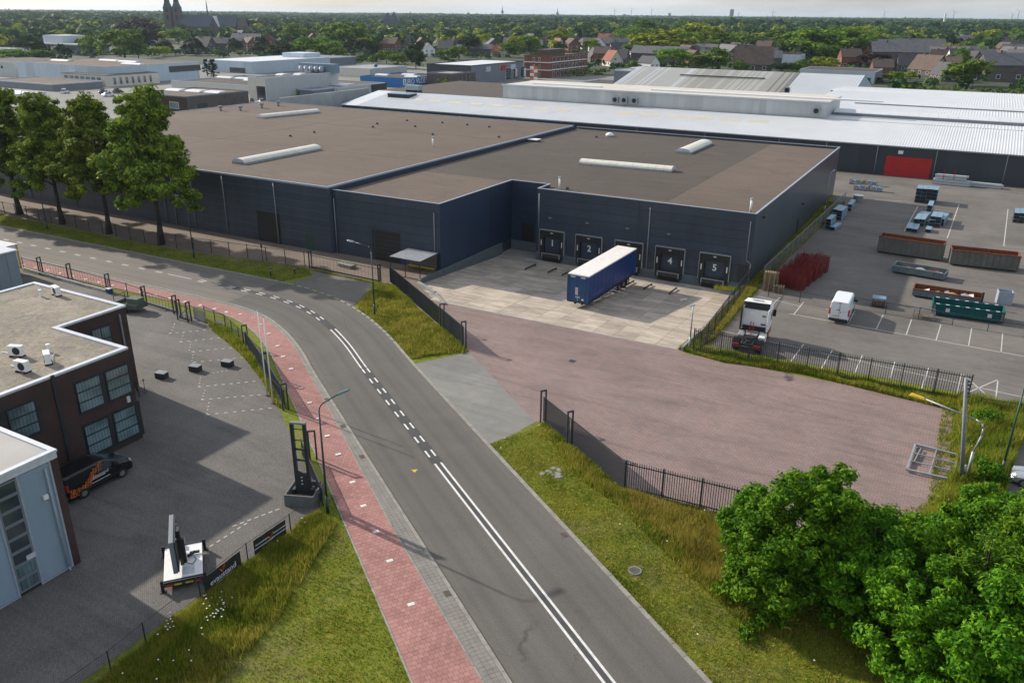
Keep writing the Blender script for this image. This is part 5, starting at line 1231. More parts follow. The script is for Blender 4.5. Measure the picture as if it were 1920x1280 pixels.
h = HT(1292, 655, 556); lamp(1292, 655, h-.2, 1.1, azto(1300, 552, 1268, 562, h), 'light grey twin-headed lamp post at the corner of the loading yard', M['galv'])
t_ = S.objects['street_lamp.004']
m = MB(); m.path([(0, 0, h-.7), (.3, .25, h-.6), (.7, .5, h-.55)], .045, 6); m.build('second_arm', M['galv'], t_); m = MB(); m.box(.6, 1.25, .42, .66, h-.6, h-.48); m.build('lamp_head', M['galv'], t_, bevel=.03)
lamp(1876, 893, HT(1876, 893, 716), 1.2, -20, 'slim dark green lamp post rising beyond the right edge of the picture', M['greenmetal'])
h = 7.4; lamp(1545, 400, 6.6, 1.2, azto(1571, 320, 1592, 312, 6), 'pale lamp post at the back corner of the warehouse beside the yard fence', M['galv'])
# mast and big curved light
h = HT(1803, 902, 706); p = G(1803, 902); t = thing('mast', 'thick grey steel mast among the weeds beside the steel frame', 'mast', p); t.rotation_euler = (0, -R(10), R(29)); m = MB(); m.tube((0,0,-.05), (0,0,h), .17, .10, 12); m.build('pole', M['pipe'], t, smooth=True)
m = MB()
for i in range(5): m.box(.1, .28, -.06, .06, h-.3-i*.28, h-.22-i*.28)
m.build('brackets', M['darkmetal'], t)
m = MB(); m.tube((.28, .1, 0), (.28, .1, 1.2), .08, n=8); m.build('cable_box', M['galv'], t, smooth=True)
p = G(1812, 898); h = HT(1812, 898, 790); q = G(1706, 738, h+.5); d_ = np.linalg.norm((q-p)[:2])
t = thing('yard_light', 'pale curved yard lamp leaning beside the grey mast with a yellowed head', 'yard light', p, math.atan2(q[1]-p[1], q[0]-p[0]))
m = MB(); m.tube((0,0,0), (0,0,2.2), .11, .1, 10); m.path([(0,0,2.2), (-.25,0,h-1), (-.25, 0, h-.45), (-.12, 0, h-.12), (.3, 0, h+.05), (d_-1, 0, h+.45)], .055, 8); m.build('pole', M['galv'], t, smooth=True)
m = MB(); m.add([(d_-1.1,-.12,h+.36),(d_,-.16,h+.42),(d_,.16,h+.42),(d_-1.1,.12,h+.36),(d_-1,-.08,h+.54),(d_-.1,-.1,h+.6),(d_-.1,.1,h+.6),(d_-1,.08,h+.54)], [(0,3,2,1),(4,5,6,7),(0,1,5,4),(1,2,6,5),(2,3,7,6),(3,0,4,7)]); m.build('lamp_head', M['yellow'], t, bevel=.03)
# flagpoles
for px, py, ty, lb in ((512, 757, 590, 'right white flagpole beside the red path gate'), (501, 742, 586, 'left white flagpole beside the red path gate')):
    p = G(px, py); h = 7.6; t = thing('flagpole', lb, 'flagpole', p, 0, 'flagpoles'); m = MB(); m.tube((0,0,.05), (0,0,h), .06, .035, 10); m.build('pole', M['white'], t, smooth=True)
    m = MB(); m.box(-.16, .16, -.1, .1, 0, .07); m.build('foot', M['rust'], t); m = MB(); m.tube((0,0,h), (0,0,h+.08), .07, n=8); m.build('cap', M['galv'], t)
# round sign at the forecourt fence, bollards
p = G(493, 480+11); t = thing('round_sign', 'round traffic sign seen from its dark back in front of the forecourt fence', 'sign', p, R(65)); m = MB(); m.tube((0,0,0), (0,0,2.2), .045, n=8); m.build('post', M['darkmetal'], t); m = MB(); m.tube((-.02, 0, 2.15), (.02, 0, 2.15), .32, n=20); m.build('disc', M['darkmetal'], t)
for px, py, lb in ((508, 518, 'left short wooden bollard on the grass by the side entrance'), (553, 514, 'right short wooden bollard on the grass by the side entrance')):
    p = G(px, py); t = thing('bollard', lb, 'bollard', p, 0, 'bollards on the verge'); m = MB(); m.tube((0,0,0), (0,0,.95), .09, n=8); m.build('post', M['bark'], t); m = MB(); m.tube((0,0,.72), (0,0,.82), .095, n=8); m.build('band', M['flash_w'], t)
p = G(228, 583+2)
# planter tower
p = [G(x, y) for x, y in ((541, 948), (612, 926), (597, 903), (540, 905))]
c = G(572, 935); t = thing('advertising_tower', 'tall dark steel lattice tower standing in a square grey planter box', 'advertising tower', (c[0], c[1], 0), R(22))
m = MB(); wdt = 1.0
for x0, x1, y0, y1 in ((-wdt, wdt, -wdt, -wdt+.1), (-wdt, wdt, wdt-.1, wdt), (-wdt, -wdt+.1, -wdt+.1, wdt-.1), (wdt-.1, wdt, -wdt+.1, wdt-.1)): m.box(x0, x1, y0, y1, 0, .85)
m.build('planter', simple('grey_planter_board', (.13, .135, .135), .8, var=.2), t)
m = MB(); m.box(-wdt+.1, wdt-.1, -wdt+.1, wdt-.1, 0, .45); m.build('planter_soil', simple('pebbles', (.12, .09, .06), .9, var=.4, scale=6, fine=.4), t)
ht = 5.6
m = MB(); m.box(-.52, -.32, -.1, .12, .4, ht); m.box(.32, .52, -.1, .12, .4, ht); m.build('upright', M['darkmetal'], t)
m = MB(); m.box(-.52, .52, -.1, .12, ht, ht+.12); m.build('cap_beam', M['greypan'], t)
for z_ in (1.9, 2.9, 3.7, 4.4, 5.2): m = MB(); m.box(-.32, .32, -.05, .05, z_, z_+(.12 if z_ < 4 else .04)); m.build('cross_bar', M['darkmetal'], t)
m = MB(); m.box(-.32, .32, -.12, -.05, .45, 1.9); m.add([(-.32,-.12,1.9),(.32,-.12,1.9),(.05,-.12,2.05),(-.32,-.12,2.25),(-.32,-.05,1.9),(.32,-.05,1.9),(.05,-.05,2.05),(-.32,-.05,2.25)], [(0,1,2,3),(7,6,5,4),(2,1,5,6),(3,2,6,7)]); m.build('plate', M['darkmetal'], t)
for z_ in (1.2, 1.45, 1.7): m = MB(); m.box(-.08, .02, -.135, -.121, z_, z_+.07); m.build('spotlight', M['white'], t)
m = MB(); m.box(.5, .7, -.25, .2, .5, .95); m.box(-.75, -.55, -.2, .3, .45, .8); m.build('weight_block', M['darkmetal'], t)
# three dark cubes
for px, py, lb in ((304, 708, 'dark block seat leftmost of the three, nearest the bicycles'), (367, 695, 'dark block seat in the middle of the three on the left yard'), (427, 686, 'dark block seat rightmost of the three, nearest the gates')):
    p = G(px, py); t = thing('block_seat', lb, 'block', p, R(12), 'dark blocks on the left yard'); m = MB(); m.box(-.48, .48, -.33, .33, 0, .5); m.build('body', M['darkmetal'], t, bevel=.02); m = MB(); m.box(-.5, .5, -.35, .35, .5, .56); m.build('top_slab', M['pipe'], t)
# bench-like pallet stack by the wide gate
p = G(650, 500); t = thing('plank_stack', 'low stack of grey planks lying behind the wide gate', 'planks', p, R(-8))
for i in range(2):
    for j in range(4): m = MB(); m.box(-1.3, 1.3, -.55+j*.28, -.3+j*.28, .12+i*.22, .22+i*.22); m.build('plank', simple('weathered_plank', (.27, .25, .23), .9, var=.3), t)
m = MB(); m.box(-.9, -.75, -.55, .55, 0, .12); m.box(.75, .9, -.55, .55, 0, .12); m.build('bearer', M['wood'], t)
# bicycle shelter with grey roof
z_ = 2.35; rc = [G(732, 481, z_), G(789, 491, z_), G(817, 477, z_), G(764, 466, z_)]; print('shelter', rc)
c = sum(rc)/4; t = thing('smoking_shelter', 'small open shelter with pale corrugated roof in front of the dark wing', 'shelter', (c[0], c[1], 0))
x0 = min(p[0] for p in rc); x1 = max(p[0] for p in rc); y0 = min(p[1] for p in rc); y1 = max(p[1] for p in rc); x0, x1 = (rc[0][0]+rc[3][0])/2, (rc[1][0]+rc[2][0])/2; y0, y1 = (rc[0][1]+rc[1][1])/2, (rc[2][1]+rc[3][1])/2
ns = 8; sw = (x1-x0)/ns
for i in range(ns): m = rib_sheet(sw, x0+i*sw, y0, z_, y1, z_+.12, 3, .05); m.build('roof_sheet', simple('pale_grey_sheet', (.50, .51, .52), .5), t, world=True)
for x in (x0+.1, (x0+x1)/2, x1-.1):
    for y in (y0+.1, y1-.1): m = MB(); m.box(x-.04, x+.04, y-.04, y+.04, 0, z_); m.build('post', M['darkmetal'], t, world=True)
m = MB(); m.box(x0+.1, x1-.1, y1-.15, y1-.11, .3, z_-.1); m.build('back_glass', M['glass'], t, world=True)
m = MB(); m.box(x0+.3, x1-.3, y1-.6, y1-.2, .45, .52); m.build('bench_seat', M['yellow'], t, world=True)
m = MB(); m.box(x0+.1, x1-.1, y0+.06, y0+.1, 0, .08); m.build('floor_rail', M['darkmetal'], t, world=True)
# bicycles by the brick office
def bicycle(px, py, rz_, lb, c_):
    p = G(px, py); t = thing('bicycle', lb, 'bicycle', p, rz_, 'bicycles by the brick office')
    for x in (-.55, .55):
        m = MB(); n_ = 20
        for i in range(n_):
            a, b = 2*math.pi*i/n_, 2*math.pi*(i+1)/n_; m.tube((x+.34*math.cos(a), 0, .35+.34*math.sin(a)), (x+.34*math.cos(b), 0, .35+.34*math.sin(b)), .022, n=5, cap=False)
        o = m.build('wheel', M['rubber'], t); m = MB()
        for i in range(8): a = math.pi*i/4; m.tube((x, 0, .35), (x+.33*math.cos(a), 0, .35+.33*math.sin(a)), .004, n=3)
        m.build('spokes', M['galv'], o)
    m = MB(); m.path([(-.55,0,.35),(-.2,0,.85),(.38,0,.92),(.55,0,.35)], .02, 6); m.path([(-.55,0,.35),(-.02,0,.32),(-.2,0,.85)], .016, 6); m.path([(-.02,0,.32),(.38,0,.86)], .022, 6); m.build('frame', M[c_], t)
    m = MB(); m.path([(.38,0,.92),(.36,0,1.08),(.3,-.28,1.1)], .014, 6); m.path([(.36,0,1.08),(.3,.28,1.1)], .014, 6); m.build('handlebar', M['darkmetal'], t)
    m = MB(); m.box(-.34,-.08,-.07,.07,.94,1.0); m.tube((-.2,0,.85), (-.2,0,.94), .015, n=6); m.build('saddle', M['black'], t)
bicycle(272, 733, R(-35), 'dark bicycle standing outermost at the corner of the brick office', 'darkmetal')
bicycle(259, 738, R(-28), 'dark bicycle leaning closest to the brick office wall', 'blackpaint')
# ================================================================= VEHICLES
def wheel(t, x, y, r=.34, w_=.22, rim=.2, side=1, name='wheel'):
    m = MB(); m.tube((x, y-w_/2, r), (x, y+w_/2, r), r, n=20); o = m.build(name, M['rubber'], t)
    m = MB(); yo = y+side*(w_/2+.004); m.tube((x, yo-side*.03, r), (x, yo+side*.002, r), rim, n=16); m.tube((x, yo, r), (x, yo+side*.02, r), rim*.3, n=8); m.build('rim', M['rim'], o)
def loft(t, secs, name, mat, bevel=.04, smooth=False):
    """secs: list of (x, [(y,z)...]) cross sections with equal point counts, closed ends"""
    n = len(secs[0][1]); m = MB(); V = [(x, y, z) for x, ps in secs for y, z in ps]; F = []
    for i in range(len(secs)-1):
        for j in range(n): F.append((i*n+j, i*n+(j+1) % n, (i+1)*n+(j+1) % n, (i+1)*n+j))
    F += [tuple(range(n-1, -1, -1)), tuple((len(secs)-1)*n+j for j in range(n))]
    m.add(V, F); return m.build(name, mat, t, bevel=bevel, smooth=smooth)
def ring(wb, wt, z0, zw, z1, r=.12):
    """half-width at belt, at top, floor z, belt z, top z -> closed section"""
    return [(-wb*.96, z0), (-wb, z0+.25), (-wb, zw), (-wt, z1-r), (-wt+r, z1), (wt-r, z1), (wt, z1-r), (wb, zw), (wb, z0+.25), (wb*.96, z0)]
def van(px, py, rz_, label, mat, L_=5.9, W_=1.0, H_=2.5, livery=None, group=None, loc=None, high=True):
    p = G(px, py) if loc is None else loc; t = thing('van', label, 'van', p, rz_, group)
    zb = 1.15; f = L_/2
    secs = [(-f, ring(W_*.97, W_*.86, .35, zb, H_-.05)), (-f+.12, ring(W_, W_*.88, .32, zb, H_)), (f-2.3, ring(W_, W_*.88, .32, zb, H_)), (f-1.95, ring(W_, W_*.86, .32, zb, H_-.06)),
            (f-1.15, ring(W_, W_*.88, .32, zb, 1.62 if H_ > 2.2 else 1.45, .08)), (f-.35, ring(W_*.98, W_*.84, .32, .95, 1.22, .08)), (f-.08, ring(W_*.9, W_*.8, .3, .75, .95, .06)), (f, ring(W_*.84, W_*.74, .34, .6, .75, .05))]
    loft(t, secs, 'body', mat, .03)
    zt = H_-.09; z2 = (1.62 if H_ > 2.2 else 1.45)
    dx0, dx1 = f-1.95, f-1.15; nx, nz = (zt-z2), .8; nl = math.hypot(nx, nz); ox, oz = .012*nx/nl, .012*nz/nl
    m = MB(); a0, a1 = .10, .92
    xa, za_ = dx0+(dx1-dx0)*a0, zt+(z2-zt)*a0; xb, zb_ = dx0+(dx1-dx0)*a1, zt+(z2-zt)*a1
    wa, wb = W_*.74, W_*.80
    m.add([(xa+ox, -wa, za_+oz+.03), (xb+ox, -wb, zb_+oz+.03), (xb+ox, wb, zb_+oz+.03), (xa+ox, wa, za_+oz+.03), (xa-.05, -wa, za_-.05), (xb-.05, -wb, zb_-.05), (xb-.05, wb, zb_-.05), (xa-.05, wa, za_-.05)],
          [(0,1,2,3),(7,6,5,4),(0,4,5,1),(1,5,6,2),(2,6,7,3),(3,7,4,0)]); m.build('windscreen', M['glass'], t)
    for s in (-1, 1):
        m = MB(); y = s*(W_+.006); k = (W_*.88-W_)/(zt-zb)
        pts = [(f-2.55, 1.28), (f-1.25, 1.28), (f-1.72, 1.95 if H_ > 2.2 else 1.72), (f-2.55, 1.95 if H_ > 2.2 else 1.72)]
        m.add([(x, s*(W_+.012)+s*k*(z-zb), z) for x, z in pts]+[(x, s*(W_-.04)+s*k*(z-zb), z) for x, z in pts], [(0,1,2,3),(7,6,5,4),(0,4,5,1),(1,5,6,2),(2,6,7,3),(3,7,4,0)]); m.build('side_window', M['glass'], t)
        m = MB(); m.box(f-1.6, f-1.35, s*(W_+.02), s*(W_+.28), 1.28, 1.55); m.build('mirror', M['black'], t, bevel=.03)
        m = MB(); m.box(f-.42, f-.06, s*W_*.58, s*W_*.86, .82, 1.0); m.build('headlight', M['flash_w'], t, bevel=.02)
        m = MB(); m.box(-f-.02, -f+.14, s*(W_-.14), s*(W_+.02), .95, 1.65 if H_ > 2.2 else 1.45); m.build('tail_light', M['redlamp'], t, bevel=.02)
        m = MB(); m.box(-f+.6, f-1.3, s*(W_-.0), s*(W_+.03), .52, .62); m.build('rubbing_strip', M['black'], t)
        for x in (f-1.0, -f+1.1): wheel(t, x, s*(W_-.10), .35, .24, .2, s)
        m = MB(); m.box(f-2.72, f-2.70, s*(W_+.0), s*(W_+.008), .5, 1.95); m.box(f-1.18, f-1.16, s*(W_), s*(W_+.008), .5, 1.25); m.box(-f+.6, -f+1.9, s*(W_+.0), s*(W_+.012), 1.22, 1.25); m.build('door_seam', M['black'], t)
    m = MB(); m.box(f-.04, f+.03, -.5, .5, .45, .75); m.build('grille', M['black'], t)
    m = MB(); m.box(-f-.12, -f+.02, -W_*.95, W_*.95, .38, .6); m.build('rear_bumper', M['darkmetal'], t, bevel=.03)
    m = MB(); m.box(-f-.02, -f+.003, -.012, .012, .62, H_-.2); m.box(-f-.016, -f+.003, -.8, -.2, 1.35, 1.36); m.build('door_seam', M['black'], t)
    m = MB(); m.box(-f-.03, -f+.02, .12, .64, .8, .92); m.build('number_plate', M['yellow'], t)
    m = MB(); m.box(-f-.03, -f+.05, -.2, .2, H_-.16, H_-.09); m.build('brake_light', M['redlamp'], t)
    m = MB(); m.box(-f-.03, -f+.0, -.2, -.1, 1.25, 1.35); m.box(-f-.03, -f+.0, -.06, .3, 1.5, 1.56); m.build('door_handle', M['darkmetal'], t)
    if livery:
        s = -1; y0 = -(W_+.0105); m = MB(); mo = MB()
        def hexa(mm, x, z, r):
            k_ = (W_*.88-W_)/(H_-.09-zb); yy_ = y0-(k_*(z-zb) if z > zb else 0)
            P_ = [(x+r*math.cos(math.pi*i/3), yy_, z+r*math.sin(math.pi*i/3)) for i in range(6)]; mm.quad(*P_)
        rr = random.Random(3)
        path = [(-2.3, .75), (-2.05, .68), (-1.75, .66), (-1.45, .72), (-1.2, .82), (-1.0, .98), (-.85, 1.15), (-.7, 1.3), (-.5, 1.45), (-.25, 1.58), (-.02, 1.68)]
        for (x, z) in path:
            for q in range(-2, 3):
                for e in range(2):
                    hexa(m if rr.random() < .8 else mo, x+e*.13+rr.uniform(-.02, .02)+q*.03, z+q*.11+rr.uniform(-.02, .02)-e*.04, .058)
        m.build('honeycomb_livery', M['orange'], t); mo.build('honeycomb_livery', simple('dark_red_print', (.35, .05, .01), .5), t)
        m = MB()
        for z, x0_, x1_ in ((.97, -.75, .2), (.72, -.8, .55)):
            u = x0_
            while u < x1_: w_ = rr.uniform(.03, .1); m.quad((u, y0-.004, z), (u+w_, y0-.004, z), (u+w_, y0-.004, z+.055), (u, y0-.004, z+.055)); u += w_+.02
        m.build('small_print', M['lettering'], t)
        for txt, x, z, sz in (('evaustand', -.15, 1.14, .30),):
            link('lettering', text_mesh(txt, sz, .002, M['lettering'], 'lettering', .003), t, (x+.1, y0-.004, z), rot=(R(90), 0, 0))
    return t
# white van seen from behind
r0 = G(1558, 604); r1 = G(1592, 610); print('van', r0, r1)
c = (G(1549, 602)+G(1585, 611))/2
van(0, 0, R(91), 'white panel van with red rear lamps parked in a bay of the car park', M['whitevan'], 6.0, 1.0, 2.45, loc=(c[0]+.1, c[1]+3.0, 0))
# black van with orange honeycomb
a = G(141, 942); b = G(243, 887); ang = math.atan2(b[1]-a[1], b[0]-a[0]); print('black van', a, b, np.linalg.norm(b-a), math.degrees(ang))
d = (b-a)[:2]/np.linalg.norm(b-a); nrm = np.array([-d[1], d[0]]); cc = (a+b)[:2]/2+nrm*.88+d*.02
van(0, 0, ang, 'black van with orange honeycomb pattern parked between the brick office and the workshop', M['blackpaint'], 5.0, .95, 1.95, livery=True, loc=(cc[0], cc[1], 0))
# tractor unit
p = G(1408, 640); q = G(1420, 662)
def tractor():
    rear = (G(1368, 665)+G(1432, 672))/2; front_dir = R(90)
    t = thing('lorry_tractor', 'white lorry tractor unit with low black chassis parked behind the spiked fence', 'lorry', (rear[0]-.25, rear[1]+.45, 0), R(94)); t.scale = (1.1, 1.1, 1.08)
    m = MB(); m.box(0, 5.6, -.48, -.38, .75, 1.0); m.box(0, 5.6, .38, .48, .75, 1.0); m.box(.1, .25, -.38, .38, .78, .95); m.box(1.9, 2.05, -.38, .38, .78, .95); m.build('chassis', M['darkmetal'], t)
    m = MB(); m.box(1.0, 1.9, -.42, .42, 1.0, 1.12); m.tube((1.45, 0, 1.12), (1.45, 0, 1.2), .45, n=18); m.build('fifth_wheel', M['black'], t)
    m = MB(); m.box(-.1, .05, -1.2, 1.2, .55, .72); m.build('rear_beam', M['darkmetal'], t)
    for s in (-1, 1):
        m = MB(); m.box(-.12, -.02, s*.62, s*1.18, .78, .98); m.build('tail_light', M['redlamp'], t)
        wheel(t, 1.0, s*.98, .52, .5, .28, s); wheel(t, 4.6, s*1.02, .52, .32, .28, s)
        m = MB(); 
        for i in range(8):
            a0, a1 = math.pi*i/8, math.pi*(i+1)/8; m.add([(1+.62*math.cos(a0), s*.7, .52+.62*math.sin(a0)), (1+.62*math.cos(a1), s*.7, .52+.62*math.sin(a1)), (1+.62*math.cos(a1), s*1.27, .52+.62*math.sin(a1)), (1+.62*math.cos(a0), s*1.27, .52+.62*math.sin(a0))], [(0,1,2,3),(3,2,1,0)])
        m.build('mudguard', M['black'], t)
        m = MB(); m.box(2.1, 3.4, s*.62, s*1.2, .35, 1.0); m.build('fuel_tank', M['galv'] if s > 0 else M['white'], t, bevel=.06)
        m = MB(); m.box(5.15, 5.3, s*1.27, s*1.55, 2.1, 2.75); m.build('mirror', M['black'], t, bevel=.04)
        m = MB(); m.box(4.55, 5.35, s*1.215, s*1.245, 1.85, 2.6); m.build('side_window', M['glass'], t)
        m = MB(); m.box(5.62, 5.72, s*.75, s*1.1, .8, 1.0); m.build('headlight', M['flash_w'], t)
        m = MB(); m.box(3.55, 5.5, s*1.18, s*1.24, .55, 1.15); m.build('step_panel', simple('red_skirt', (.35, .03, .02), .5), t, bevel=.03)
        m = MB(); m.box(2.9, 3.55, s*1.12, s*1.22, 1.2, 3.3); m.build('side_deflector', M['white'] if s < 0 else M['darkmetal'], t, bevel=.04)
    m = MB(); m.box(3.5, 5.65, -1.22, 1.22, 1.05, 3.1); m.build('cab', M['white'], t, bevel=.10)
    m = MB(); m.add([(3.5,-1.15,3.1),(5.4,-1.15,3.1),(5.2,-1.05,3.55),(3.5,-1.15,3.75),(3.5,1.15,3.1),(5.4,1.15,3.1),(5.2,1.05,3.55),(3.5,1.15,3.75),(3.9,-.85,3.2),(5,-.85,3.2),(3.9,.85,3.2),(5,.85,3.2)], [(0,1,2,3),(7,6,5,4),(1,5,6,2),(3,2,6,7)]); m.build('roof_deflector', M['white'], t)
    m = MB(); m.box(3.44, 3.5, -1.0, 1.0, 3.12, 3.7); m.build('roof_recess', M['darkmetal'], t); m = MB(); m.box(4.1, 4.3, -.5, .5, 3.72, 3.82); m.build('air_horn', M['flash_w'], t)
    m = MB(); m.box(5.6, 5.68, -1.1, 1.1, 1.95, 2.85); m.build('windscreen', M['glass'], t)
    m = MB(); m.box(3.3, 3.49, -1.0, 1.0, 1.1, 1.5); m.build('catwalk_box', M['black'], t)
    m = MB(); m.box(2.2, 3.2, -.5, .5, 1.02, 1.08); m.build('catwalk', M['galv'], t)
    m = MB(); m.box(3.42, 3.495, -.95, -.55, 1.7, 1.8); m.box(3.42, 3.495, -.9, -.6, 2.5, 2.6); m.build('brackets', M['darkmetal'], t)
    m = MB(); m.path([(3.45, .1, 1.9), (3.0, .0, 1.3), (2.3, .1, 1.15)], .03, 6); m.path([(3.45, .3, 1.9), (3.0, .3, 1.2), (2.3, .2, 1.15)], .03, 6); m.build('air_hose', M['redlamp'], t)
tractor()
# blue trailer at dock 3
zr = 3.55
tp = [G(1065.5, 511.5, zr), G(1104, 518.5, zr), G(1197, 463, zr), G(1160, 459, zr)]; print('trailer', tp)
x0 = (tp[0][0]+tp[3][0])/2; x1 = (tp[1][0]+tp[2][0])/2; y0 = (tp[0][1]+tp[1][1])/2; y1 = (tp[2][1]+tp[3][1])/2
a_ = math.atan2(tp[3][0]-tp[0][0], tp[3][1]-tp[0][1]); cxr = (tp[0][0]+tp[1][0])/2
t = thing('semi_trailer', 'dark blue curtain-side semi-trailer with white roof backed into dock 3', 'trailer', (cxr, y0, yz(84)), R(90)-a_*1.0)
LT = 13.6; hw = 1.26; zb = zr-yz(84)
m = MB(); m.box(.08, LT, -hw+.03, hw-.03, 1.15, zb-.12); m.build('curtain', M['blue'], t)
for i in range(12):
    for s in (-1, 1): m = MB(); m.box(.2+i*1.12, .2+i*1.12+1.08, s*(hw-.029), s*(hw-.004), 1.2, zb-.16); m.build('curtain_panel', M['blue'], t)
m = MB(); m.box(0, LT, -hw-.01, hw+.01, zb-.11, zb); m.build('roof', simple('dusty_white_tarpaulin', (.74, .71, .67), .6, var=.12, scale=1.5, fine=.1), t)
m = MB(); m.box(-.02, LT, -hw-.015, hw+.015, zb-.16, zb-.115); m.build('roof_rail', M['galv'], t)
for s in (-1, 1):
    m = MB(); m.box(-.05, -.0, .015 if s > 0 else -hw+.04, hw-.04 if s > 0 else -.015, 1.15, zb-.17); m.build('rear_panel', M['blue2'], t)
    m = MB(); m.box(-.08, -.051, s*.95-.03, s*.95+.03, 1.15, zb-.2); m.build('lock_rod', M['blue2'], t)
    m = MB(); m.box(-.06, -.051, s*.62-.28, s*.62+.28, zb-.33, zb-.24); m.build('marker_plate', M['white'], t)
    m = MB(); m.box(-.1, .02, s*hw-.07, s*hw+.02, 1.05, zb-.15); m.build('corner_post', M['blue2'], t)
m = MB(); m.box(-.06, LT, -hw-.01, hw+.01, .98, 1.14); m.build('floor_frame', M['black'], t)
m = MB(); m.box(.2, LT-.4, -.5, -.35, .7, .97); m.box(.2, LT-.4, .35, .5, .7, .97); m.build('chassis', M['black'], t)
m = MB(); m.box(-.062, -.052, -.05, .28, 1.9, 2.75); m.build('notice_plate', simple('faded_notice', (.55, .42, .42), .6, var=.35, scale=8), t)
m = MB(); m.box(-.066, -.052, -.3, .25, 1.55, 1.75); m.box(-.066, -.052, -.05, .02, 1.2, 1.55); m.build('cable_holder', M['flash'], t)
m = MB(); m.box(-.06, -.052, -.75, -.5, 1.35, 1.5); m.build('sticker', M['white'], t)
m = MB(); u = 1.2; rr = random.Random(4); M['violet'] = simple('faded_violet_print', (.10, .085, .26), .6)
while u < 4.2: w_ = rr.uniform(.1, .3); m.quad((u, -hw-.006, 1.55), (u+w_, -hw-.006, 1.55), (u+w_, -hw-.006, 1.8), (u, -hw-.006, 1.8)); u += w_+.05
m.build('faded_print', M['violet'], t)
for x in (9.0, 10.3, 11.6):
    for s in (-1, 1): wheel(t, x, s*1.02, .5, .34, .26, s)
for s in (-1, 1):
    wheel(t, 2.0, s*.98, .38, .2, .2, s) if False else None
    m = MB(); m.box(2.3, 2.45, s*.8-.08, s*.8+.08, .02, .98); m.box(2.2, 2.55, s*.8-.14, s*.8+.14, -.0, .04); m.build('landing_leg', M['galv'], t)
    m = MB(); m.box(3.4, 8.2, s*1.18, s*1.22, .5, .62); m.box(3.4, 8.2, s*1.18, s*1.22, .75, .87); m.build('side_guard', M['galv'], t)
m = MB(); m.box(4.2, 5.6, -1.15, -.6, .5, .95); m.build('pallet_box', M['wood'], t)
# white display trailer with screen
W0 = [G(303, 1103, .6), G(384, 1083, .6), G(375, 1007, .6), G(313, 1021, .6)]; print('disp', W0)
c = sum(W0)/4; dd = (W0[2]+W0[3]-W0[0]-W0[1])[:2]; ang = math.atan2(dd[1], dd[0]); ln = np.linalg.norm(dd)/2; wd = np.linalg.norm((W0[1]-W0[0])[:2])
t = thing('display_trailer', 'white flatbed trailer with a raised grey screen panel behind the wire fence', 'trailer', (c[0], c[1], 0), ang)
print('display', ln, wd)
ln = 3.3; wd = 2.05
m = MB(); m.box(-ln/2, ln/2, -wd/2, wd/2, .55, .62); m.build('deck', M['white'], t, bevel=.01)
m = MB(); m.box(-ln/2, ln/2, -wd/2, wd/2, .32, .54); m.build('chassis', M['darkmetal'], t)
m = MB(); m.box(-ln/2-.14, -ln/2, -wd/2-.05, wd/2+.05, .35, .5); m.build('light_bar', M['darkmetal'], t)
m = MB(); m.box(-ln/2-.155, -ln/2-.142, -.5, -.1, .38, .48); m.box(-ln/2-.155, -ln/2-.142, .1, .5, .38, .48); m.build('number_plate', M['yellow'], t)
for s in (-1, 1):
    m = MB(); m.box(-ln/2-.17, -ln/2-.14, s*.75-.18, s*.75+.18, .36, .48); m.build('tail_light', M['redlamp'], t)
    wheel(t, -.1, s*(wd/2-.12), .3, .2, .18, s)
    for x in (-ln/2-.02, ln/2+.02): m = MB(); m.box(x-.06, x+.06, s*(wd/2+.02), s*(wd/2+.18), .05, .75); m.box(x-.14, x+.14, s*(wd/2-.06), s*(wd/2+.26), 0, .05); m.build('corner_jack', M['black'], t)
m = MB(); m.box(-ln/2-.04, -ln/2+.04, -wd/2, wd/2, .62, .68); m.box(ln/2-.04, ln/2+.04, -wd/2, wd/2, .62, .68); m.build('end_rail', M['darkmetal'], t)
m = MB(); m.box(ln/2, ln/2+1.1, -.08, .08, .4, .52); m.build('drawbar', M['darkmetal'], t)
m = MB(); m.tube((-.1, -.1, .62), (-.1, -.1, 2.2), .12, n=12); m.box(-.35, .15, -.05, .14, .62, 2.9); m.build('mast', M['black'], t)
m = MB(); m.box(-1.55, 1.35, .22, .46, .95, 3.0); m.build('screen_housing', M['greypan'], t, bevel=.02)
m = MB(); m.box(-1.5, 1.3, .14, .215, 1.0, 2.95); m.build('screen_back', M['darkmetal'], t)
for x in (-.9, .1, .6): m = MB(); m.box(x, x+.08, .10, .14, 2.7, 2.78); m.build('latch', M['white'], t)
m = MB(); m.tube((.2, -.25, .75), (.5, -.65, .8), .09, n=10); m.box(.45, .6, -.9, -.35, .68, .8); m.build('winch', M['black'], t, bevel=.02)
m = MB(); m.path([(-.3, -.2, .66), (-.5, -.5, .66), (-.1, -.7, .66), (.2, -.6, .66)], .02, 6); m.build('cable', M['darkmetal'], t)
m = MB(); m.box(-1.3, -.6, -.6, .0, .62, .66); m.build('hatch', M['flash_w'], t)
m = MB(); m.box(ln/2-.1, ln/2+.25, .1, .35, .62, 1.0); m.build('control_box', M['galv'], t, bevel=.02)
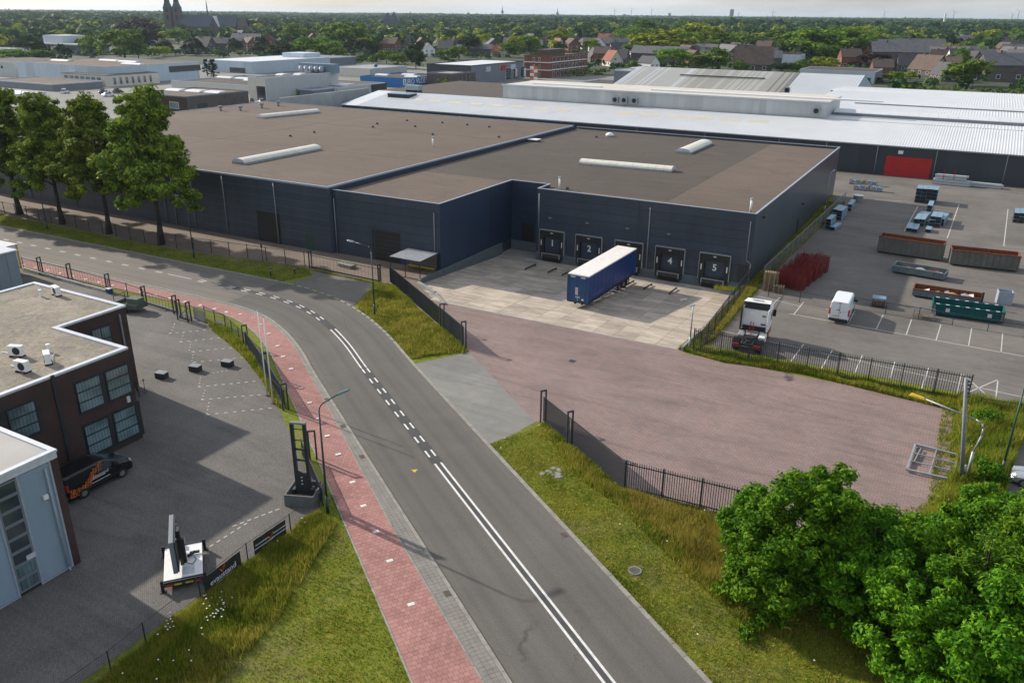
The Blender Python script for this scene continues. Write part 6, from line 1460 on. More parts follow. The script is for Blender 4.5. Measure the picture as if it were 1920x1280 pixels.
# small open trailer by the gates
p = G(248, 582); t = thing('open_trailer', 'small green-grey open trailer behind the brick office beside the gates', 'trailer', (p[0], p[1], 0), R(10))
m = MB(); m.box(-1.5, 1.5, -.8, .8, .5, .56); m.build('floor', M['wood'], t)
for b in ((-1.5, 1.5, -.83, -.78), (-1.5, 1.5, .78, .83), (-1.53, -1.48, -.78, .78), (1.48, 1.53, -.78, .78)): m = MB(); m.box(*b, .5, 1.0); m.build('side_board', simple('green_grey_board', (.07, .09, .08), .7), t)
m = MB(); m.box(-.2, 1.3, -.4, .7, .56, 1.5); m.build('covered_load', simple('green_grey_tarp', (.09, .12, .10), .8), t, bevel=.1)
m = MB(); m.box(-1.5, -1.45, -.8, -.75, 1, 1.7); m.box(-1.5, -1.45, .75, .8, 1, 1.7); m.box(-1.5, -1.45, -.8, .8, 1.65, 1.7); m.build('headboard_frame', M['darkmetal'], t)
for s in (-1, 1): wheel(t, 0, s*.95, .32, .2, .18, s)
m = MB(); m.bar((-1.5, -.5, .5), (-2.7, 0, .5), .06); m.bar((-1.5, .5, .5), (-2.7, 0, .5), .06); m.build('drawbar', M['galv'], t)
# cars at the right edge and far car park
def car(loc, rz_, label, mat, L_=4.3, group=None):
    t = thing('car', label, 'car', loc, rz_, group); f = L_/2; W_ = .88
    loft(t, [(-f, ring(W_*.86, W_*.8, .35, .6, .8, .06)), (-f+.15, ring(W_*.96, W_*.86, .28, .75, .95, .06)), (-f+.6, ring(W_, W_*.88, .25, .8, 1.0, .06)), (f-1.2, ring(W_, W_*.88, .25, .78, .98, .06)), (f-.25, ring(W_*.95, W_*.8, .27, .62, .80, .06)), (f, ring(W_*.8, W_*.7, .32, .5, .62, .05))], 'body', mat, .04)
    loft(t, [(-f+.35, ring(W_*.84, W_*.82, .9, .93, .99, .03)), (-f+.85, ring(W_*.86, W_*.68, .9, .98, 1.42, .08)), (f-2.2, ring(W_*.86, W_*.68, .9, .98, 1.45, .08)), (f-1.2, ring(W_*.84, W_*.80, .9, .93, .99, .03))], 'cabin', M['glass'], .03)
    loft(t, [(-f+.85, ring(W_*.68, W_*.66, 1.38, 1.41, 1.46, .02)), (f-2.15, ring(W_*.68, W_*.66, 1.40, 1.43, 1.48, .02))], 'roof', mat, .01)
    for s in (-1, 1):
        for x in (-f+.8, f-.85): wheel(t, x, s*(W_-.1), .31, .2, .2, s)
        m = MB(); m.box(f-.3, f-.06, s*.5, s*.78, .58, .7); m.build('headlight', M['flash_w'], t, bevel=.02); m = MB(); m.box(-f-.01, -f+.12, s*.5, s*.8, .68, .84); m.build('tail_light', M['redlamp'], t)
        m = MB(); m.box(f-1.55, f-1.35, s*(W_), s*(W_+.17), .92, 1.04); m.build('mirror', mat, t, bevel=.02)
    return t
M['silver'] = simple('silver_car_paint', (.42, .45, .47), .25, .5, var=.05); M['carblue'] = simple('blue_car_paint', (.03, .08, .2), .25, var=.05); M['cardark'] = simple('dark_car_paint', (.03, .03, .035), .25, var=.05)
p = G(1925, 905); car((p[0]+1.1, p[1]-.1, 0), R(175), 'silver car nose at the right edge beside the weeds', M['silver'])
p = G(1925, 968); car((p[0]+1.4, p[1]-.2, 0), R(5), 'white car tail with red lamp at the right edge below the silver car', M['whitevan'])
p = G(1935, 815); car((p[0]+1.6, p[1], 0), R(175), 'car nose just cut off at the right edge above the silver car', M['carblue'])
sheet('side_road', [tuple(G(1893, 1010)[:2]), tuple(G(1888, 880)[:2]), tuple(G(1905, 780)[:2]), (30, 74), (50, 74), (40, 30)], .010, M['yard_r'])

# ================================================================= CONTAINERS, STEEL, PALLETS IN THE YARD
def skip(pa, pb, depth, h, label, mat, inner, ribs=11, group='open steel containers in the yard', fill=None, white=False, rz_=None, post=False):
    a = G(*pa); b = G(*pb); L_ = np.linalg.norm(b-a); ang = math.atan2(b[1]-a[1], b[0]-a[0]); t = thing('open_container', label, 'container', a, ang, group); D_ = depth; zf = .22
    for nm, bx, mt in (('front_wall', (0, L_, 0, .06), mat), ('back_wall', (0, L_, D_-.06, D_), mat), ('end_wall', (0, .06, .06, D_-.06), mat), ('end_door', (L_-.06, L_, .06, D_-.06), mat)):
        m = MB(); m.box(*bx, zf, h-.1); m.build(nm, mt, t)
    m = MB(); m.box(.06, L_-.06, .06, D_-.06, zf, zf+.06); m.build('floor', inner, t)
    m = MB(); m.box(.062, L_-.062, .062, .072, zf, h-.1); m.box(.062, L_-.062, D_-.072, D_-.062, zf, h-.1); m.box(.062, .072, .07, D_-.07, zf, h-.1); m.box(L_-.072, L_-.062, .07, D_-.07, zf, h-.1); m.build('inner_lining', inner, t)
    m = MB(); m.box(-.03, L_+.03, -.06, .08, h-.1, h+.02); m.box(-.03, L_+.03, D_-.08, D_+.06, h-.1, h+.02); m.box(-.03, .08, .08, D_-.08, h-.1, h+.02); m.box(L_-.08, L_+.03, .08, D_-.08, h-.1, h+.02); m.build('top_rim', inner if not white else mat, t)
    k = MB(); k.box(-.05, .05, -.1, -.001, zf, h-.1); me = k.mesh('rib', mat)
    for i in range(ribs):
        x = .08+i*(L_-.16)/(ribs-1); link('rib', me, t, (x, 0, 0)); link('rib', me, t, (x, D_+.1, 0))
    m = MB(); m.box(.2, L_-.2, .5, .68, .0, .21); m.box(.2, L_-.2, D_-.68, D_-.5, .0, .21); m.build('skid', M['darkmetal'], t)
    for x in (.3, L_-.5): m = MB(); m.tube((x, .2, .12), (x, .45, .12), .12, n=10); m.build('roller', M['darkmetal'], t)
    if white:
        k = MB(); k.box(0, .35, -.065, .09, h+.02, h+.03); me = k.mesh('white_mark', M['white'])
        for i in range(7): link('white_mark', me, t, (.3+i*(L_-.7)/6.5, 0, 0)); link('white_mark', me, t, (.3+i*(L_-.7)/6.5, D_-.03, 0))
        for x in (L_*.22, L_*.8): m = MB(); m.box(x-.2, x+.2, -.115, -.101, h-.75, h-.35); m.build('sticker', M['flash_w'], t)
        m = MB()
        for i in range(5): m.box(.12, .3, -.108, -.101, h-.9+i*.17, h-.82+i*.17); m.box(L_-.3, L_-.12, -.108, -.101, h-.9+i*.17, h-.82+i*.17)
        m.build('warning_stripes', simple('red_white_stripe', (.5, .2, .18), .5), t)
    if post: m = MB(); m.box(L_-.1, L_+.12, -.1, .15, .1, h+.75); m.build('hook_post', M['greenmetal'], t)
    if fill:
        rr = random.Random(int(pa[0]))
        for i in range(fill):
            m = MB(); x = rr.uniform(.8, L_-1.4); y = rr.uniform(.4, D_-.5); m.add([(x, y, zf+.3), (x+rr.uniform(.4, 1.2), y+rr.uniform(-.3, .3), zf+.35), (x+rr.uniform(.3, 1), y+.3+rr.uniform(0, .3), zf+.55), (x-.1, y+.3, zf+.4), (x+.3, y+.2, zf+.08)], [(0,1,2,3),(0,4,1),(1,4,2),(2,4,3),(3,4,0)]); m.build('scrap_sheet', [M['white'], M['galv'], M['rust'], M['wood']][rr.randrange(4)], t)
        m = MB(); n_ = 12
        for i in range(n_):
            x = .2+i*(L_-.4)/n_; hh = [rr.uniform(.1, .5) for _ in range(2)]; m.add([(x,.1,zf+.06),(x+(L_-.4)/n_,.1,zf+.06),(x+(L_-.4)/n_,D_-.1,zf+.06),(x,D_-.1,zf+.06),(x+.2,D_*.4,zf+hh[0]),(x+.4,D_*.6,zf+hh[1])], [(0,1,4),(1,2,5,4),(2,3,5),(3,0,4,5)])
        m.build('rubble', M['rust'], t)
    return t
skip((1643, 473), (1764, 491), 2.4, 2.3, 'tall grey open container with rusty inside, left of the pair in the yard', M['skip_g'], M['rust'], 12)
skip((1779, 497), (1908, 511), 2.4, 2.1, 'tall weathered grey open container with rusty rim at the right', M['skip_g'], M['rust'], 12)
skip((1671, 511), (1769, 528), 2.3, 1.0, 'low blue-grey open container with white scrap, behind the rusty-bottomed one', M['skip_b'], M['skip_b'], 10, fill=9)
skip((1709, 556), (1838, 576), 2.3, 1.0, 'low grey open container with rusty inside directly behind the teal one', M['skip_b'], M['rust'], 11, fill=9, post=True)
skip((1745, 590), (1880, 609), 2.4, 1.35, 'teal open container with white marks along its rim beside the thin fence', M['skip_t'], M['skip_t'], 13, white=True)
p = G(1868, 570); t = thing('waste_bin', 'open pale bin standing behind the right end of the teal container', 'bin', p, R(8)); m = MB()
m.box(0, 1.5, 0, .05, 0, 1.5); m.box(0, 1.5, 1.15, 1.2, 0, 1.5); m.box(0, .05, .05, 1.15, 0, 1.5); m.box(1.45, 1.5, .05, 1.15, 0, 1.5); m.box(.05, 1.45, .05, 1.15, .1, .15); m.build('body', M['flash'], t)
p = G(1712, 596); t = thing('mesh_box', 'wire mesh crate with planks beside the left end of the teal container', 'crate', p, R(3)); 
m = MB()
for x in (0, 2.0):
    for y in (0, 1.1): m.box(x-.04, x+.04, y-.04, y+.04, 0, .95)
m.box(0, 2, -.03, .03, .9, .96); m.box(0, 2, 1.07, 1.13, .9, .96); m.build('frame', M['galv'], t)
k = MB(); k.box(-.012, .012, -.012, .012, 0, .9); me = k.mesh('bar', M['galv'])
for i in range(15): link('bar', me, t, (i*2/14, 0, 0)); link('bar', me, t, (i*2/14, 1.1, 0))
for i in range(4): m = MB(); m.box(.05, 1.95, .1+i*.24, .28+i*.24, .3+.1*(i % 2), .36+.1*(i % 2)); m.build('plank', M['wood'], t)
p = G(1633, 575); t = thing('parts_trolley', 'small dark trolley stacked with grey bars beside the parked white van', 'trolley', p, R(5))
for i in range(5): m = MB(); m.box(0, 1.4, i*.24, i*.24+.18, .95, 1.08); m.build('bar', M['profile'], t)
m = MB()
for x in (.1, 1.3):
    for y in (.1, 1.1): m.box(x-.04, x+.04, y-.04, y+.04, .1, .95)
m.box(0, 1.4, 0, 1.2, .1, .2); m.build('frame', M['darkmetal'], t)
for i in range(3): m = MB(); m.box(.2+i*.4, .5+i*.4, .2, .9, .2, .55); m.build('box', M['rust'], t)
# pallets
def pallet_stack(px, py, n, rz_, lb, loc=None):
    p = G(px, py) if loc is None else loc; t = thing('pallet_stack', lb, 'pallets', p, rz_, 'wooden pallet stacks by the warehouse corner')
    k = MB()
    for j in range(3): k.box(0, 1.2, j*.35, j*.35+.1, 0, .02)
    for x in (0, .53, 1.06):
        for j in range(3): k.box(x, x+.14, j*.35, j*.35+.1, .02, .1)
    for i in range(5): k.box(i*.265, i*.265+.14, 0, .8, .1, .125)
    me = k.mesh('pallet', M['wood'])
    for i in range(n): link('pallet', me, t, (random.uniform(-.04, .04), random.uniform(-.04, .04), i*.145), random.uniform(-.04, .04))
pallet_stack(1430, 545, 16, R(6), 'tall stack of wooden pallets by the warehouse corner')
p = G(1430, 545); pallet_stack(0, 0, 14, R(2), 'second tall pallet stack right behind the tallest one', (p[0]+.1, p[1]+1.1, 0)); pallet_stack(1449, 549, 6, R(10), 'low stack of wooden pallets in front of the tall ones')
# red steel stillages
def stillage(loc, rz_, lb, h):
    t = thing('steel_stillage', lb, 'stillage', loc, rz_, 'red steel stillages beside the warehouse')
    for z_ in np.arange(0, h, .27):
        m = MB(); z_ = float(z_)
        for x in (0, 1.5):
            m.box(x-.03, x+.03, 0, 1.1, z_+.05, z_+.11)
        for y in (0, 1.1): m.box(0, 1.5, y-.03, y+.03, z_+.05, z_+.11)
        for x in (0, .3, .6, .9, 1.2, 1.5):
            for y in (0, .55, 1.1): m.bar((x, y, z_+.05), (x+.02, y, z_+.36), .075)
        m.box(.7, .8, 0, 1.1, z_+.05, z_+.1); m.build('frame', M['redsteel'], t)
    m = MB()
    for x in (0, .3, .6, .9, 1.2, 1.5):
        for y in (0, .55, 1.1): m.bar((x, y, h), (x+random.uniform(-.04, .04), y+.02, h+random.uniform(.3, .6)), .06)
    m.build('upright', M['redsteel'], t)
A = G(1452, 537); Bv = G(1505, 500); dv = (Bv-A)
names_ = ['nearest the pallets', 'nearest the open yard', 'second along the wall', 'second along the yard side', 'third along the wall', 'third along the yard side', 'fourth along the wall', 'fourth along the yard side', 'at the far end by the wall', 'at the far end by the yard']
for i in range(5):
    for j in range(2):
        stillage((A[0]+dv[0]*i/4.6+j*1.75, A[1]+dv[1]*i/4.6-j*.15, 0), math.atan2(dv[1], dv[0])-R(90)+random.uniform(-.05, .05), 'stack of red steel stillages, the one '+names_[i*2+j], 1.7+random.uniform(-.3, .3))
# blue-grey steel profiles
def profile_stack(px, py, L_, nx_, nz_, rz_, lb, w_=.55, h_=.42, mat='profile', loc=None):
    p = G(px, py) if loc is None else loc; t = thing('steel_profiles', lb, 'steel profiles', p, rz_, 'stacked steel profiles in the yard')
    k = MB(); k.box(0, L_, .015, w_-.015, 0, h_-.03); k.mi = 1; k.box(-.006, -.001, .03, w_-.03, .02, h_-.05); k.box(-.003, L_, w_-.014, w_-.006, .03, h_-.06); me = k.mesh('profile', [M[mat], M['black']])
    for i in range(nx_):
        for j in range(nz_): link('profile', me, t, (random.uniform(-.25, .25), i*w_, .1+j*(h_+.03)))
    m = MB(); m.box(.3, .42, -.05, nx_*w_+.05, 0, .1); m.box(L_-.5, L_-.38, -.05, nx_*w_+.05, 0, .1); m.build('bearer', M['wood'], t)
lo = R(88)
profile_stack(1754, 384, 3.6, 4, 4, R(90), 'tall block of steel profiles at the far side of the yard', .85, .6)
for px, py, nx_, nz_, L_, lb in ((1565, 433, 1, 1, 2.6, 'single low steel profile nearest along the warehouse fence'), (1556, 431, 1, 3, 2.8, 'stack of three steel profiles nearest along the warehouse fence'), (1577, 414, 2, 3, 3.0, 'middle stack of steel profiles along the warehouse fence'), (1596, 396, 1, 2, 3.4, 'farthest stack of steel profiles along the warehouse fence'),
        (1745, 404, 1, 3, 3.2, 'narrow steel profile stack just in front of the tall block'), (1737, 412, 2, 1, 2.8, 'flat pair of steel profiles behind the tall grey container'), (1732, 425, 2, 2, 3.2, 'steel profile stack close behind the tall grey container'), (1719, 437, 2, 1, 3.0, 'low steel profiles touching the back of the tall grey container'), (1762, 427, 2, 3, 3.0, 'squarish steel profile stack right of the long row'), (1769, 424, 2, 2, 3.8, 'pale steel profile stack right of the squarish one'), (1745, 437, 1, 1, 1.8, 'short low steel profile behind the container corner'), (1919, 420, 2, 3, 3, 'steel profile stack cut off by the right edge')):
    profile_stack(px, py, L_*1.35, nx_, nz_, R(86+random.uniform(-5, 5)), lb, .78, .5)
M['bundle'] = simple('pale_galvanised_bundle', (.42, .46, .48), .5, .2, var=.2)
p = G(1748, 345); profile_stack(0, 0, 6.4, 3, 2, R(0), 'long pale bundle of galvanised sections left, against the anthracite wall', .6, .45, 'bundle', p); profile_stack(0, 0, 5.4, 2, 2, R(0), 'upper pale bundle of galvanised sections lying on the left one', .6, .4, 'bundle', (p[0]+.4, p[1]+.3, 1.0))
p = G(1800, 348); profile_stack(0, 0, 7.0, 3, 2, R(-2), 'long pale bundle of galvanised tubes right, against the anthracite wall', .45, .36, 'bundle', p)
t = thing('red_straps', 'two red uprights holding the left galvanised bundle', 'straps', G(1766, 346)); m = MB()
for x in (0, 1.8): m.box(x-.06, x+.06, -.1, -.02, 0, 3.0)
m.build('strap', M['redlamp'], t)
for px, py, lb in ((1592, 345, 'pale wire rack leaning at the back corner of the warehouse'), (1600, 356, 'glassy pallet of parts behind the warehouse corner')):
    p = G(px, py); t = thing('parts_rack', lb, 'rack', p, R(4)); m = MB(); m.box(0, 5, 0, 1, .1, .25); m.box(0, .08, 0, 1, 0, 1.1); m.box(4.92, 5, 0, 1, 0, 1.1); m.box(0, 5, 0, .08, 1.02, 1.1); m.box(2.4, 2.5, 0, 1, 0, 1.1); m.build('frame', M['galv'], t)
    for i in range(5): m = MB(); m.box(.2+i*.95, 1.0+i*.95, .1, .9, .25, .8+.1*(i % 2)); m.build('parcel', [M['flash'], M['profile'], M['wood']][i % 3], t)
p = G(1608, 378); t = thing('waste_bin', 'dark round-sided bin at the end of the fence behind the warehouse', 'bin', p); m = MB(); m.tube((0,0,0), (0,0,1.1), .7, .85, 14); m.build('body', M['pipe'], t); m = MB(); m.tube((0,0,1.1), (0,0,1.15), .9, n=14); m.build('lid', M['white'], t)
# steel frame lying on the clinkers
c = [G(x, y, .2) for x, y in ((1700, 880), (1784, 899), (1797, 853), (1716, 833))]
t = thing('scrap_gate', 'rectangular galvanised steel frame with cross bars lying on the clinkers by the mast', 'metal frame', c[0])
m = MB(); 
for a, b in zip(c, c[1:]+c[:1]): m.bar(a, b, .14, .16)
m.build('outer_frame', M['galv'], t, world=True)
for a, b in (((c[0]+c[1])/2, (c[2]+c[3])/2), (c[0]*.66+c[3]*.34, c[1]*.66+c[2]*.34), (c[0]*.34+c[3]*.66, c[1]*.34+c[2]*.66), (c[0]*.55+c[3]*.35+c[1]*.1, c[3]*.75+c[2]*.15+c[0]*.1)):
    m = MB(); m.bar(a, b, .07, .08); m.build('cross_bar', M['galv'], t, world=True)
# manhole covers and concrete heap in the verge
p = G(1034, 887); t = thing('rubble_patch', 'pale patch of crumbled concrete in the grass verge', 'concrete patch', p); m = MB(); rr = random.Random(5)
for i in range(16):
    a, r_ = rr.uniform(0, 6.3), rr.uniform(0, .85)**.7; x, y = r_*math.cos(a), r_*math.sin(a)*.8; s = rr.uniform(.12, .25); k = MB(); k.add([(x-s,y-s,0),(x+s,y-s*.8,0),(x+s*.8,y+s,0),(x-s,y+s,0),(x-s*.7,y-s*.6,s*.35),(x+s*.6,y-s*.7,s*.4),(x+s*.7,y+s*.6,s*.3),(x-s*.6,y+s*.7,s*.4)], [(4,5,6,7),(0,1,5,4),(1,2,6,5),(2,3,7,6),(3,0,4,7)]); k.build('lump', M['kerb'], t)
p = G(1190, 1070); t = thing('manhole_cover', 'round manhole cover in the verge right of the road', 'manhole', p); m = MB(); m.tube((0,0,0), (0,0,.06), .40, n=24); m.build('ring', M['pipe'], t); m = MB(); m.tube((0,0,.06), (0,0,.07), .31, n=24); m.build('lid', simple('rusty_cast_iron', (.10, .085, .07), .8, var=.4), t)
p = G(1073, 677); t = thing('drain_cover', 'square dark drain cover in the middle of the clinker driveway', 'drain cover', p); m = MB(); m.box(-.3, .3, -.3, .3, 0, .02); m.build('lid', M['darkmetal'], t)
# ================================================================= VEGETATION
def rnd_unit(n, rg):
    v = rg.normal(size=(n, 3)); return v/np.linalg.norm(v, axis=1)[:, None]
def leaf_quads(P, Nn, size, rg, asp=1.7, jit=.6):
    """P Nx3 centres, Nn Nx3 outward directions -> quads with notched rhombus outline"""
    n = len(P); nn = Nn+rg.normal(size=(n, 3))*jit; nn /= np.linalg.norm(nn, axis=1)[:, None]
    r = rnd_unit(n, rg); u = np.cross(nn, r); u /= np.linalg.norm(u, axis=1)[:, None]+1e-9; v = np.cross(nn, u)
    s = size*rg.uniform(.6, 1.35, n)[:, None]
    a = P-u*s*.5*asp; b = P+v*s*.36+u*s*.08+nn*s*.10; c = P+u*s*.5*asp-nn*s*.12; d = P-v*s*.36+u*s*.08+nn*s*.10
    V = np.stack([a, b, c, d], 1).reshape(-1, 3); F = np.arange(4*n).reshape(n, 4); return V, F
def crown_mesh(name, mat, lobes, nclump, cr, per, size, seed, inner=.25, droop=.0, shell=.82):
    rg = np.random.default_rng(seed); L = np.array(lobes, float); area = L[:, 3]*L[:, 4]+L[:, 5]*L[:, 3]; w_ = area/area.sum()
    idx = rg.choice(len(L), nclump, p=w_); d = rnd_unit(nclump, rg); d[:, 2] = np.abs(d[:, 2])*np.where(rg.random(nclump) < .72, 1, -1)
    rad = np.where(rg.random(nclump) < inner, rg.uniform(.3, .75, nclump), rg.uniform(shell, 1.04, nclump))
    C_ = L[idx, :3]+d*L[idx, 3:6]*rad[:, None]
    crs = cr*rg.uniform(.6, 1.4, nclump)
    dd = rnd_unit(nclump*per, rg); cc = np.repeat(C_, per, 0); oo = np.repeat(d, per, 0)
    P = cc+(dd*np.array([1, 1, .62])+oo*.15)*np.repeat(crs, per)[:, None]*(rg.random(nclump*per)**.45)[:, None]
    P[:, 2] -= droop*rg.random(len(P))
    nn = dd*.7+oo*.5; nn[:, 2] += .35
    V, F = leaf_quads(P, nn, size, rg); return npmesh(name, V, F, mat)
def trunk_mb(h, r, seed, limbs=7, crown_r=4, lean=(0, 0), fork=.35, top=.9):
    rr = random.Random(seed); m = MB(); pts = []; n = 6
    for i in range(n+1):
        k_ = i/n; pts.append(Vector((lean[0]*k_+rr.uniform(-.1, .1)*(i > 0), lean[1]*k_+rr.uniform(-.1, .1)*(i > 0), h*top*k_)))
    for i in range(n):
        ra, rb = r*(1-.8*i/n), r*(1-.8*(i+1)/n)
        m.tube(pts[i], pts[i+1], ra*(1.5 if i == 0 else 1), rb, 9)
    for j in range(limbs):
        k_ = fork+(top-fork-.05)*j/limbs; z = h*k_; base = Vector((lean[0]*k_/top, lean[1]*k_/top, z)); a = j*2.4+rr.uniform(-.4, .4); ln = crown_r*rr.uniform(.6, .95)*(1-.5*j/limbs)
        mid = base+Vector((math.cos(a)*ln*.5, math.sin(a)*ln*.5, ln*.38)); end = base+Vector((math.cos(a)*ln, math.sin(a)*ln, ln*.6)); q = r*.38*(1-.5*j/limbs)
        m.tube(base, mid, q, q*.7, 6); m.tube(mid, end, q*.7, q*.3, 6)
        for e in range(2):
            b2 = mid+Vector((math.cos(a+(.9 if e else -.9))*ln*.4, math.sin(a+(.9 if e else -.9))*ln*.4, ln*.3)); m.tube(mid, b2, q*.5, q*.2, 5)
    return m
# ---- the four street trees
def street_lobes(seed):
    rr = random.Random(seed); L = [(0, 0, 15.6, 2.0, 2.0, 3.2), (0, 0, 12.2, 3.4, 3.4, 3.0), (.2, 0, 9.2, 4.6, 4.6, 2.8)]
    for i in range(30):
        a = i*2.4+rr.uniform(-.35, .35); z = 6.0+i*.44; rad = 7.4*(1-max(0, z-8.5)/12.5)*rr.uniform(.72, 1.08)*(.8 if z < 7 else 1); s = rr.uniform(.9, 1.55)
        L.append((rad*math.cos(a)*.88, rad*math.sin(a)*.88, z, s, s, s*.75))
    return L
tree_spots = [(303, 458, 166), (205, 438, 178), (118, 420, 176), (38, 402, 160)]
lbs = ['rightmost street tree of the row, standing apart in front of the left warehouse', 'second street tree from the right in the row beside the warehouse', 'third street tree from the right, its trunk leaning slightly', 'leftmost street tree of the row at the left edge of the picture']
cm = [crown_mesh('crown', M['leaf_oak'], street_lobes(s), 400, .80, 100, .32, s, inner=.18, shell=.76) for s in (11, 12)]
tm = [trunk_mb(18.5, .36, s, 13, 5.2, (.3, -.2), .33).mesh('trunk', M['bark'], True) for s in (11, 12)]
for i, ((px, py, ty), lb) in enumerate(zip(tree_spots, lbs)):
    p = G(px, py); h = HT(px, py, ty); t = thing('street_tree', lb, 'tree', p, [.4, 2.1, 4.0, 5.2][i], 'row of street trees beside the warehouse'); k = h/20.0; print('tree', h)
    t.scale = (k*[1.0, .95, 1.0, 1.05][i], k*[1.0, .95, 1.0, 1.05][i], k)
    link('trunk', tm[i % 2], t); link('crown', cm[i % 2], t)
p = G(38, 402); t = thing('street_tree', 'street tree mostly cut off beyond the left edge, behind the leftmost full one', 'tree', (p[0]-11.5, p[1]+.3, 0), 1.1, 'row of street trees beside the warehouse'); link('trunk', tm[0], t); link('crown', cm[0], t)
# ---- the green maples at the bottom right
def bush_lobes(w_, h, seed, n=24):
    rr = random.Random(seed); L = [(0, 0, h*.38, w_*.42, w_*.42, h*.36), (0, 0, h*.66, w_*.27, w_*.27, h*.27)]
    for i in range(n):
        a = i*2.4+rr.uniform(-.5, .5); z = h*rr.uniform(.10, .88); rad = w_*.47*(1-max(0, z/h-.4)*1.2)*rr.uniform(.78, 1.08); s = rr.uniform(.11, .19)*w_*.8
        L.append((rad*math.cos(a)*.88, rad*math.sin(a)*.88, z, s, s, s*rr.uniform(.9, 1.4)))
    return L
BU = [(1490, 1120, 868, 8.3, 'tall bright green maple bush rising highest, just right of the spiked fence end'), (1600, 1165, 965, 6.6, 'rounded green bush right of the tallest maple bush'), (1402, 1060, 925, 4.6, 'lower green bush at the left foot of the tallest maple bush'),
      (1700, 1140, 985, 6.4, 'green bush in the middle of the bottom right thicket'), (1800, 1230, 985, 7.5, 'big green bush near the bottom right of the thicket'), (1905, 1170, 930, 7.0, 'green bush at the right edge of the thicket'),
      (1690, 1260, 1055, 6.0, 'dark-footed green bush lowest in the thicket, above the lower picture edge'), (1890, 1310, 1060, 7.0, 'green bush in the bottom right corner of the picture'), (1800, 1330, 1130, 6.0, 'green bush cut by the bottom edge near the right corner'), (1790, 1060, 955, 4.5, 'small sunny bush at the back of the thicket by the weeds'),
      (1862, 1010, 930, 3.6, 'low pale shrub among the weeds below the silver car'), (1830, 985, 915, 3.0, 'tiny round shrub at the foot of the grey mast'), (1915, 1050, 960, 4.0, 'shrub at the right edge just under the white car tail'),
      (1655, 1090, 968, 5.6, 'green bush filling the gap behind the rounded one'), (1735, 1085, 980, 5.6, 'green bush behind the middle of the thicket'), (1850, 1120, 960, 6.0, 'sunlit bush behind the big one near the right edge'), (1905, 985, 925, 2.6, 'low shrub between the silver car and the white car'), (1850, 905, 868, 2.2, 'small weed shrub between the grey mast and the dark green lamp post'), (1842, 800, 770, 2.0, 'small weed shrub behind the curved yard lamp'), (1440, 1150, 1010, 5.0, 'low bush spreading before the foot of the tallest maple bush')]
for i, (px, py, ty, w_, lb) in enumerate(BU):
    p = G(px, py); h = min(9.0, HT(px, py, ty)); print('bush', i, p, h)
    t = thing('maple_bush', lb, 'bush', p, 0, 'green bushes in the bottom right corner')
    n = int(330*(w_/7)**2); link('crown', crown_mesh('crown', M['leaf_bush'], bush_lobes(w_, h*.97, 40+i), n, .46, 118, .150, 60+i, inner=.10, shell=.76), t)
    link('trunk', trunk_mb(h, .13, i, 7, w_*.4, (.1, .1), .1).mesh('trunk', M['bark'], True), t)
# ---- grass
def blades(name, polys, n, h0, h1, mat, seed, wd=.035, lean=.5, clump=0.0, exclude=(), kind='stuff', zbase=0.0, dens=None, taper=False):
    rg = np.random.default_rng(seed); allP = []
    tot = 0
    for poly, k_ in polys:
        pl = np.array(poly, float)[:, :2]; mn, mx = pl.min(0), pl.max(0); need = int(n*k_); got = []
        for _ in range(30):
            q = rg.uniform(mn, mx, (need*2+50, 2)); ok = inside(pl, q[:, 0], q[:, 1])
            for e in exclude: ok &= ~inside(e, q[:, 0], q[:, 1])
            if clump: 
                f = np.sin(q[:, 0]*2.1+np.sin(q[:, 1]*1.7)*1.5)*np.sin(q[:, 1]*2.4+np.sin(q[:, 0]*1.3)*1.7); ok &= rg.random(len(q)) < 1-clump+clump*(f*.5+.5)
            got.append(q[ok])
            if sum(len(g_) for g_ in got) >= need: break
        allP.append(np.concatenate(got)[:need])
    P = np.concatenate(allP); n = len(P); 
    f = .5+.5*np.sin(P[:, 0]*.9+np.sin(P[:, 1]*.7)*2)*np.sin(P[:, 1]*1.1+np.sin(P[:, 0]*.6)*2)
    h = rg.uniform(h0, h1, n)*(.6+.7*f); a = rg.uniform(0, 2*np.pi, n); w_ = wd*rg.uniform(.6, 1.4, n)
    dx, dy = np.cos(a)*w_, np.sin(a)*w_; b = rg.uniform(0, 2*np.pi, n); l_ = h*lean*rg.random(n)
    z0 = np.full(n, zbase)
    A = np.stack([P[:, 0]-dx, P[:, 1]-dy, z0], 1); B_ = np.stack([P[:, 0]+dx, P[:, 1]+dy, z0], 1); C_ = np.stack([P[:, 0]+np.cos(b)*l_, P[:, 1]+np.sin(b)*l_, z0+h], 1)
    V = np.stack([A, B_, C_], 1).reshape(-1, 3); me = npmesh(name, V, np.arange(3*n).reshape(n, 3), mat); o = link(name, me); o['kind'] = kind; return o
pathedge = [tuple(off(s, f_pathL(s)-.12)) for s in np.linspace(S0-14, s_of(612, 940), 30)]
vergeA = pathedge+[tuple(G(598, 966)[:2])]+[tuple(v[:2]) for v in V[::-1]]+[(-33.6, 9)]+[tuple(off(S0-14, f_pathL(S0)-.12)+np.array([-6, -8]))]
